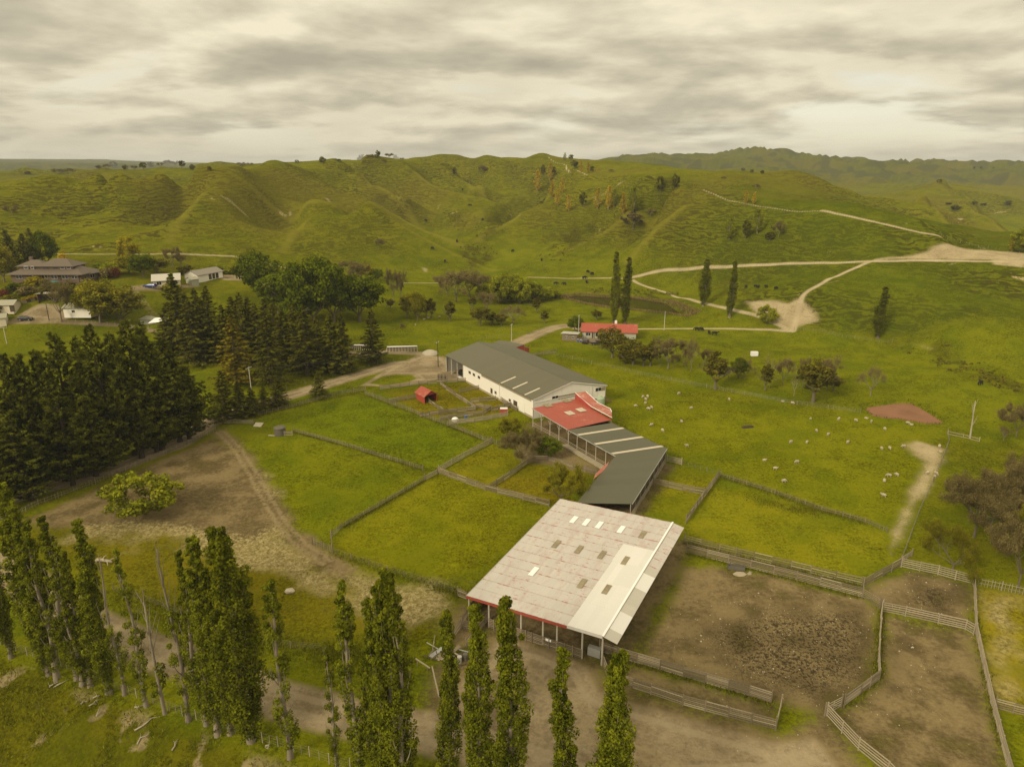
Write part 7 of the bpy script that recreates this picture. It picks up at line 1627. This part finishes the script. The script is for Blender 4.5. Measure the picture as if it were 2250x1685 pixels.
p = at(566, 936); o = thing('concrete_block', p, 'pale tilted concrete slab beside the wide gate', 'slab'); sl = slab('slab', o, 'stone', [p + Vector((-.9, -.6, .15)), p + Vector((1.0, -.8, .1)), p + Vector((1.2, .8, .6)), p + Vector((-.6, .7, .7))], .25)
p = upz(1318, 889, 0); o = thing('plastic_tank', p, 'pale green plastic water tank under the raised end of the woolshed', 'tank'); link('barrel', lathe('barrel', [(1.2, 0), (1.25, .2), (1.22, .6), (1.25, 1.0), (1.22, 1.4), (1.25, 1.8), (1.1, 2.1), (.35, 2.4)], 'tankgreen'), o); link('lid', lathe('lid', [(.36, 2.4), (.36, 2.5)], 'tankgreen'), o)
p = at(1618, 1252); o = thing('feed_trough', p, 'old concrete feed trough on the grass edge of the muddy pen', 'trough')
ta = p + Vector((-1.2, .5, 0)); tb_ = p + Vector((1.2, -.1, 0)); dd = (tb_ - ta).normalized(); nn2 = Vector((-dd.y, dd.x, 0))
for s in (-.42, .42): beam('side', o, 'oldtank', ta + nn2 * s + Vector((0, 0, .38)), tb_ + nn2 * s + Vector((0, 0, .38)), .1, .62)
for c in (ta, tb_): beam('end', o, 'oldtank', c - nn2 * .46 + Vector((0, 0, .38)), c + nn2 * .46 + Vector((0, 0, .38)), .1, .62)
beam('base', o, 'woodd', ta + Vector((0, 0, .15)), tb_ + Vector((0, 0, .15)), .8, .12)
for i, (dx, dy, s) in enumerate(((.1, -1.3, 1.7), (1.6, -1.2, .7), (1.9, -.7, .5))):
    q = at(1618, 1252) + Vector((dx, dy, 0)); q.z = gz(q.x, q.y); me = bpy.data.meshes.new('broken_slab'); rr_ = random.Random(i); n = 7
    v = [(s * .6 * (.7 + .5 * rr_.random()) * math.cos(k * .9), s * .35 * (.7 + .5 * rr_.random()) * math.sin(k * .9), z) for z in (0.0, .14) for k in range(n)]; me.from_pydata(v, [], [tuple(range(n))[::-1], tuple(range(n, 2 * n))] + [(k, (k + 1) % n, n + (k + 1) % n, n + k) for k in range(n)]); me.materials.append(MT['concrete'])
    oo = link('broken_slab', me); oo.location = q; tag(oo, ('largest broken concrete slab right below the feed trough', 'middle-sized broken concrete piece beside the feed trough', 'smallest broken concrete piece beside the feed trough')[i], 'slab', 'broken slabs by the trough')
def rock(p, s, label, m='stone', sq=(1, .8, .6)):
    bm = bmesh.new(); bmesh.ops.create_icosphere(bm, subdivisions=2, radius=1.0); rr_ = random.Random(int(p.x * 31 + p.y * 17))
    for v in bm.verts: v.co *= s * (0.8 + .35 * rr_.random()); v.co.x *= sq[0]; v.co.y *= sq[1]; v.co.z *= sq[2]
    me = bpy.data.meshes.new('rock'); bm.to_mesh(me); bm.free(); me.materials.append(MT[m]); o = link('rock', me); o.location = p + Vector((0, 0, s * .25)); return tag(o, label, 'rock')
rock(at(637, 1300), .75, 'pale round boulder alone on the straw-strewn paddock')
p = at(228, 1236); o = thing('fallen_log', p, 'pale dead fallen trunk with broken branches in the left paddock', 'log'); mb = MB()
mb.tube([Vector((-1.3, .3, .35)), Vector((-.3, .1, .45)), Vector((.8, -.1, .4)), Vector((1.5, -.3, .3))], [.28, .27, .22, .15], 8); link('trunk', mb.build('log', 'dead'), o)
for a, b in (((-.9, 0, .4), (-1.0, -1.0, .1)), ((.3, 0, .5), (.5, -.7, 1.0)), ((.6, -.1, .4), (1.3, -1.1, .1)), ((1.0, -.1, .4), (1.9, .4, .7)), ((-.2, .1, .5), (.1, .9, .9))):
    mb = MB(); mb.tube([Vector(a), (Vector(a) + Vector(b)) / 2 + Vector((0, 0, .12)), Vector(b)], [.10, .07, .03], 5); link('branch', mb.build('branch', 'dead'), o)
# fallen sticks and exposed roots on the bank
ST = [(345,1500,330,1515),(365,1507,385,1500),(600,1592,640,1575),(640,1601,660,1580),(870,1605,1040,1530)]
ZS = [((110,1510),(128,1500)),((118,1512),(150,1494)),((178,1548),(196,1538)),((196,1552),(216,1545)),((212,1575),(222,1562)),((296,1606),(352,1575)),((302,1636),(328,1610)),((378,1650),(392,1625)),((205,1535),(222,1526)),((584,1640),(592,1646)),((296,1555),(302,1560))]
for i, ((u0, v0), (u1, v1)) in enumerate(ZS):
    a = at(u0, v0); b = at(u1, v1); mb = MB(); o = link('fallen_branch', None) if False else None
    pts = [Vector((0, 0, .12))] + [(b - a) * s + Vector((random.gauss(0, .18), random.gauss(0, .18), .16 + random.random() * .12)) for s in (.33, .66)] + [b - a + Vector((0, 0, .12))]
    mb.tube(pts, [.10, .085, .06, .03], 6)
    for k in range(2):
        q = pts[1 + k]; mb.tube([q, q + Vector((random.uniform(-.6, .6), random.uniform(-.6, .6), .2))], [.04, .012], 4, False)
    o = link('fallen_branch', mb.build('stick', 'dead')); o.location = a; tag(o, f'pale fallen branch on the grassy bank, {ords(ZS, lambda t: t[0][0])[i]}', 'branch', 'fallen branches on the bank')
# debris heap by the old race
hp = at(1000, 1450); HPT = thing('debris_heap', hp, 'heap of broken boards, drums and sheets beside the old loading race', 'debris')
for i in range(22):
    a = hp + Vector((random.uniform(-3.5, 2.5), random.uniform(-2.8, 2.2), 0)); a.z = gz(a.x, a.y) + random.uniform(.05, .6); an = random.uniform(0, 3.14); b = a + Vector((math.cos(an), math.sin(an), random.uniform(-.15, .35))) * random.uniform(.8, 2.6); b.z = max(b.z, gz(b.x, b.y) + .04)
    beam('board', HPT, random.choice(('wood', 'woodp', 'woodd', 'steel')), a, b, random.choice((.1, .18, .6)), .05)
for i in range(3):
    q = hp + Vector((.6 + i * .7, -.4 + .5 * i, 0)); q.z = gz(q.x, q.y); post('drum', HPT, random.choice(('steel', 'oldtank')), q, .9, .3, 12, 1.0)
p = at(1025, 1474); o = thing('traffic_cone', p, 'small orange cone beside the debris heap', 'cone'); link('cone', lathe('cone', [(.17, .04), (.05, .62), (.03, .68)], 'orange', 12), o); link('base', cube('orange'), o, Matrix.Translation((0, 0, .02)) @ Matrix.Diagonal((.42, .42, .05, 1)))
for (u, v), (u2, v2), lb in (((910,1460),(945,1476),'pale pole propped on the old loading race rails'),((950,1480),(965,1540),'pale plank trestle fallen below the loading race')):
    a = at(u, v); b = at(u2, v2); o = thing('loose_pole', a, lb, 'pole'); beam('pole', o, 'woodp', a + Vector((0, 0, 1.1)), b + Vector((0, 0, .6)), .16, .12); beam('leg', o, 'wood', a.lerp(b, .2), a.lerp(b, .2) + Vector((0, 0, 1.0)), .1, .1, Vector((1, 0, 0))); beam('leg', o, 'wood', a.lerp(b, .85), a.lerp(b, .85) + Vector((0, 0, .65)), .1, .1, Vector((1, 0, 0)))
p = at(1093, 1558); 
p = at(1107, 908); o = thing('red_cabinet', p, 'small red cabinet with white lid in the sheep yards', 'cabinet'); beam('body', o, 'redpaint', p + Vector((-.9, 0, .65)), p + Vector((.9, 0, .65)), 1.1, 1.3); beam('lid', o, 'canvas', p + Vector((-.95, 0, 1.36)), p + Vector((.95, 0, 1.36)), 1.2, .1)
p = at(1000, 924); o = thing('white_cover', p, 'white sheeted dome in the drafting race', 'cover'); link('dome', lathe('dome', [(.9, 0), (.88, .35), (.7, .65), (.4, .82), (.1, .88)], 'canvas', 14), o); beam('strap', o, 'frame', p + Vector((-.9, 0, .3)), p + Vector((.9, 0, .3)), .06, .06)
p = at(1024, 921); o = thing('blue_drum', p, 'blue plastic drum in the drafting race', 'drum'); link('barrel', lathe('barrel', [(.28, 0), (.3, .3), (.28, .6), (.3, .9)], 'plasticblue', 14), o); link('lid', lathe('lid', [(.31, .9), (.31, .96)], 'plasticblue', 14), o)
for i, (u, v) in enumerate(((1270, 751), (1276, 752))): p = at(u, v); o = thing('blue_drum', p, ('left blue drum beside the weathered hut', 'right blue drum beside the weathered hut')[i], 'drum', 'drums by the hut'); link('barrel', lathe('barrel', [(.28, 0), (.3, .3), (.28, .6), (.3, .9)], 'plasticblue', 12), o); link('lid', lathe('lid', [(.31, .9), (.31, .96)], 'frame', 12), o)
# old timber stock loading ramp at the end of the woolshed
p0 = at(963, 838); lr_ = thing('loading_ramp', p0, 'old timber stock loading ramp beside the far end of the woolshed', 'loading ramp')
for k in range(9): q = p0 + Vector((k * .33, .25 * k * .33, 0)); beam('board', lr_, 'wood' if k % 3 else 'woodd', q + Vector((0, 0, .1)), q + Vector((0, 0, 2.3 - .06 * k)), .06, .26, Vector((1, 0, 0)))
beam('rail', lr_, 'wood', p0 + Vector((0, -.08, 1.9)), p0 + Vector((2.7, .6, 1.6)), .06, .16); slab('deck', lr_, 'woodd', [p0 + Vector((0, .2, 1.2)), p0 + Vector((2.8, .9, .6)), p0 + Vector((2.3, 2.6, .6)), p0 + Vector((-.4, 1.9, 1.2))], .1)
# long white feeder on the lane, stockpile, white box, timber pile
for i, (u0, v0, u1, v1, lb) in enumerate(((850,772,917,771,'long low white-topped feed rack beside the lane, right section'),(770,768,815,770,'long low white-topped feed rack behind the conifers, left section'))):
    a = at(u0, v0); b = at(u1, v1); b.z = a.z = max(a.z, b.z); o = thing('feed_rack', a, lb, 'feed rack', 'feed racks'); beam('top', o, 'canvas', a + Vector((0, 0, 1.55)), b + Vector((0, 0, 1.55)), .9, .16); beam('panel', o, 'shade', a + Vector((0, .25, .8)), b + Vector((0, .25, .8)), .06, 1.0)
    for k in range(11): q = a.lerp(b, k / 10); post('post', o, 'frame', q + Vector((0, -.3, 0)), 1.5, .06)
p = at(945, 776); o = link('gravel_heap', lathe('heap', [(3.0, -.2), (2.4, .45), (1.3, .95), (.2, 1.15)], 'stone', 14)); o.location = p; tag(o, 'pale gravel heap at the corner of the forecourt', 'heap')
p = at(1657, 782); o = thing('white_tank', p, 'small white box tank alone on the meadow', 'tank'); beam('body', o, 'canvas', p + Vector((-1.1, 0, .75)), p + Vector((1.1, 0, .75)), 1.2, 1.4); beam('lid', o, 'frame', p + Vector((-.5, 0, 1.5)), p + Vector((.5, 0, 1.5)), .6, .1)
for k in (-.8, .8): beam('skid', o, 'woodd', p + Vector((k, -.7, .03)), p + Vector((k, .7, .03)), .12, .1)
p = at(1644, 940); o = thing('old_trough', p, 'old rectangular timber trough frame in the sheep paddock', 'trough')
for a, b in (((-1.3, -.5), (1.3, .2)), ((-1.5, .2), (1.1, .9)), ((-1.3, -.5), (-1.5, .2)), ((1.3, .2), (1.1, .9)), ((0, -.15), (-.2, .55))): beam('plank', o, 'woodd', p + Vector((a[0], a[1], .2)), p + Vector((b[0], b[1], .2)), .1, .35)
# machinery bits in the open bays
for i, (l, w_, s, m, lb) in enumerate(((40.0, 3.0, (2.2, 1.3, 1.4), 'plasticblue', 'machine'), )): pass
p = FW.P(44, 3.2, 0); tr_ = thing('tractor', p, 'old tractor parked inside the open bays of the woolshed', 'tractor')
link('bonnet', cube('redpaint'), tr_, Matrix.Translation((1.0, 0, 1.15)) @ Matrix.Diagonal((1.6, .7, .7, 1))); link('seat', cube('rubber'), tr_, Matrix.Translation((-.6, 0, 1.35)) @ Matrix.Diagonal((.5, .5, .4, 1)))
for x, s in ((-.7, 1.4), (1.4, .8)):
    for sy in (-.8, .8): link('wheel', cyl('rubber', 16, 1.0), tr_, Matrix.Translation((x, sy, s / 2)) @ Matrix.Rotation(math.pi / 2, 4, 'X') @ Matrix.Diagonal((s, s, .35, 1)))
for i, (l, w_, hh, m, lb) in enumerate(((47.5, 1.5, .5, 'woodp', 'low stack of sawn boards at the far open bay'), (41.0, .9, .45, 'canvas', 'pale low stack at the near open bay'), (39.4, 1.6, .8, 'woodd', 'dark timber stack against the bay end wall'))):
    o = thing('timber_stack', FW.P(l, w_, 0), lb, 'stack')
    for k in range(6): beam('board', o, m, FW.P(l - 1.2, w_ - .3 + .14 * (k % 3) * 1.5, .1 + hh * (k // 3) * .5), FW.P(l + 1.2, w_ - .3 + .14 * (k % 3) * 1.5, .1 + hh * (k // 3) * .5), .19, .12)
# golden hedge on the garden retaining wall
hA = at(50, 668); hB = at(178, 648); o = thing('retaining_wall', hA, 'dark timber retaining wall below the homestead garden', 'wall')
for k in range(14):
    a = hA.lerp(hB, k / 14); b = hA.lerp(hB, (k + 1) / 14); a.z = gz(a.x, a.y); b.z = gz(b.x, b.y); beam('board', o, 'woodd' if k % 2 else 'wood', a + Vector((0, 0, .6)), b + Vector((0, 0, .6)), .12, 1.7)
n = 2600; s = rng.random(n); hp_ = np.array([hA.x, hA.y])[None] + (np.array([hB.x - hA.x, hB.y - hA.y]))[None] * s[:, None] + rng.normal(size=(n, 2)) * .35; zz = Hs(hp_[:, 0], hp_[:, 1]) + 1.5 + rng.random(n) * .5
o = link('clipped_hedge', leaf_mesh('hedge', np.column_stack([hp_, zz]), rng.normal(size=(n, 3)) + [0, -.3, .8], rng.uniform(.15, .3, n), MT['hedgegold'])); tag(o, 'low golden hedge along the top of the garden retaining wall', 'hedge')

# ================================================================ UNCOUNTABLE GROWTH
def blades(name, xy, hgt, m, label, cat, wid=.06, lean=.35, aspect=None):
    n = len(xy); z = Hs(xy[:, 0], xy[:, 1]); h = hgt * rng.uniform(.6, 1.3, n)
    T = np.column_stack([rng.normal(size=(n, 2)) * lean, np.ones(n)]); C = np.column_stack([xy, z]) + T * (h * .5)[:, None]
    asp = 4.0; o = link(name, leaf_mesh(name, C, np.column_stack([rng.normal(size=(n, 2)), np.full(n, .3)]), h / asp, m, asp, None, T)); o['kind'] = 'stuff'; tag(o, label, cat); return o
def around(poly, n, jit, lo=None):
    P = np.vstack([poly, poly[:1]]); L = np.linalg.norm(np.diff(P, axis=0), axis=1); c = np.cumsum(L) / L.sum(); i = np.searchsorted(c, rng.random(n)); i = np.clip(i, 0, len(L) - 1)
    t = rng.random((n, 1)); return P[i] * (1 - t) + P[i + 1] * t + rng.normal(size=(n, 2)) * jit
xy = around(POND_W, 5200, .9); blades('reeds', xy + np.array([0, -.4]), .9, MT['reed'], 'dry brown reeds fringing the dark pond', 'reeds')
xy = around(SLURRY_W[:8] if False else SLURRY_W, 1800, .8); blades('bank_weeds', (xy + np.array([0, .9]))[:700], .4, MT['rush'], 'dark weeds fringing the red-brown pond', 'weeds')
# tussocky grass on the bank
n = 26000; u_ = rng.uniform(-30, 820, n); al = rng.random(n)
xy = []
base_dir = RB - RA
tt = rng.uniform(-.25, 1.35, n); dd_ = -rng.random(n) ** .8 * 17
xy = RA[None] + base_dir[None] * tt[:, None] + RN[None] * dd_[:, None]
k = fbm(xy[:, 0] / 3.0, xy[:, 1] / 3.0, 3, 21.0) > -.12; xy = xy[k]
blades('bank_grass', xy, .42, LM['tussock'], 'rough tussocky grass on the eroding bank below the poplars', 'grass', lean=.6)
# rank grass along fence lines and the row
def strip(pts, n, jit): P = poly_px(pts); i = rng.integers(0, len(P) - 1, n); t = rng.random((n, 1)); return P[i] * (1 - t) + P[i + 1] * t + rng.normal(size=(n, 2)) * jit
xy = np.vstack([strip([(646,950),(742,976),(930,1034)], 1300, .3), strip([(932,1057),(840,1110),(750,1162)], 1300, .35), strip([(732,1216),(852,1256),(960,1291),(1012,1306)], 1500, .6), strip([(1582,1048),(1703,1086),(1805,1123),(1900,1149)], 1600, .7), strip([(1503,1195),(1656,1233),(1894,1290)], 1300, .4), strip([(1508,1217),(1700,1265),(1893,1315)], 900, .3), strip([(1316,1436),(1500,1490),(1694,1548)], 800, .3), strip([(1936,1342),(1932,1400),(1929,1456),(1930,1494),(1853,1555)], 900, .35), strip([(803,870),(984,938),(1056,967)], 900, .3), strip([(559,918),(700,882),(803,860)], 900, .35), strip([(2141,1340),(2160,1470),(2176,1545),(2200,1640)], 700, .3), strip([(250,1300),(420,1362),(559,1412),(712,1430),(800,1445)], 5000, 1.4), strip([(1650,1095),(1740,1120),(1800,1125)], 900, 1.0)])
blades('fence_grass', xy, .42, LM['tussock'], 'rank grass growing along the fence lines', 'grass', lean=.5)

# dung-patch tufts over the grazed paddocks, loose stones in the yards
def samp(f, x, y):
    r = np.clip(np.searchsorted(YS, y), 0, NR - 1); c = np.clip(np.round((x / (0.80 * y + 70) + 1) * .5 * (NCOL - 1)).astype(int), 0, NCOL - 1); return f[r, c]
cx = rng.uniform(-75, 125, 2600); cy_ = 66 + 175 * rng.random(2600) ** 1.2
ok = (samp(s_road, cx, cy_) > 1) & (samp(s_dirt, cx, cy_) > .5) & (samp(s_clay, cx, cy_) > 1) & (samp(fs_, cx, cy_) > 1) & (row_side(cx, cy_) > 1); cx = cx[ok]; cy_ = cy_[ok]
rad_ = rng.uniform(.12, .45, len(cx)); k = 12
xy = np.column_stack([np.repeat(cx, k), np.repeat(cy_, k)]) + rng.normal(size=(len(cx) * k, 2)) * np.repeat(rad_, k)[:, None]
blades('paddock_tufts', xy, .24, LM['tussock'], 'scattered rank tufts in the grazed paddocks', 'grass', lean=.5)
cand = rng.uniform((10, 60), (85, 110), (9000, 2)); ok = (samp(s_dirt, cand[:, 0], cand[:, 1]) < -.3) & (samp(s_mud, cand[:, 0], cand[:, 1]) < 6 * rng.random(9000)); cand = cand[ok][:420]
V = []; Fc = []
for x, y in cand:
    s_ = rng.uniform(.03, .09) * (2.0 if rng.random() < .05 else 1); z = gz(x, y); b0 = len(V); j = rng.uniform(.7, 1.3, 6)
    V += [(x + s_ * j[0], y, z), (x, y + s_ * j[1], z), (x - s_ * j[2], y, z), (x, y - s_ * j[3], z), (x, y, z + s_ * .8 * j[4])]; Fc += [(b0, b0 + 1, b0 + 4), (b0 + 1, b0 + 2, b0 + 4), (b0 + 2, b0 + 3, b0 + 4), (b0 + 3, b0, b0 + 4)]
me = bpy.data.meshes.new('loose_stones'); me.from_pydata(V, [], Fc); me.materials.append(MT['stone']); o = link('loose_stones', me); o['kind'] = 'stuff'; tag(o, 'loose pale stones scattered over the dirt cattle yards', 'stones')

# low scrub and rushes in the hill gullies
SCR = [[(1040,600),(1095,560),(1075,538),(1015,543),(1030,580)], [(1095,480),(1135,425),(1145,440),(1110,505),(1060,530),(1045,520)], [(1190,565),(1225,515),(1300,485),(1345,500),(1270,545),(1215,575)], [(820,430),(890,470),(925,465),(870,425)], [(960,455),(1010,470),(1030,500),(985,495)], [(1960,750),(2100,790),(2250,850),(2250,868),(2080,812)], [(1280,640),(1500,652),(1490,645),(1300,632)]]
C = []; Nn = []; Sz = []
for poly in SCR:
    P_ = np.array(poly, float); lo, hi = P_.min(0), P_.max(0); k = 0
    while k < 70:
        q = rng.uniform(lo, hi)
        if not inside(np.array([q[0]]), np.array([q[1]]), P_)[0]: continue
        k += 1; p = at(*q)
        for j in range(int(rng.integers(1, 4))):
            o_ = np.array([p.x, p.y]) + rng.normal(size=2) * 2.2; r_ = rng.uniform(.25, .75); z = gz(*o_)
            for m_ in range(9): d = rng.normal(size=3); d /= np.linalg.norm(d); d[2] = abs(d[2]); C.append((o_[0] + d[0] * r_, o_[1] + d[1] * r_, z + d[2] * r_ * .8)); Nn.append(d + [0, 0, .4]); Sz.append(r_ * .9)
o = link('gully_scrub', leaf_mesh('gully_scrub', np.array(C), np.array(Nn), np.array(Sz), LM['dusky'])); o['kind'] = 'stuff'; tag(o, 'low dark scrub and rushes along the hill gullies', 'scrub')

# ================================================================ AIR
bm = bmesh.new(); bmesh.ops.create_cube(bm, size=1.0); me = bpy.data.meshes.new('haze'); 
zlo = float(GZ.min()) - 1.5; zhi = max(float(GZ.max()) + 30, 75.0); X = float(WID.max()) + 60
bmesh.ops.scale(bm, vec=(2 * X, 9300, zhi - zlo), verts=bm.verts); bmesh.ops.translate(bm, vec=(0, 4500, (zhi + zlo) / 2), verts=bm.verts); bm.to_mesh(me); bm.free()
hz = bpy.data.materials.new('haze_air'); hz.use_nodes = True; t = NT(hz.node_tree); pv_ = t.n('ShaderNodeVolumePrincipled'); pv_.inputs['Color'].default_value = (0.82, 0.86, 0.92, 1); pv_.inputs['Density'].default_value = 0.00009
t.L.new(pv_.outputs[0], t.n('ShaderNodeOutputMaterial').inputs['Volume']); me.materials.append(hz); o = link('haze', me); o['kind'] = 'stuff'; tag(o, 'thin pale haze in the air over the hill country', 'haze')
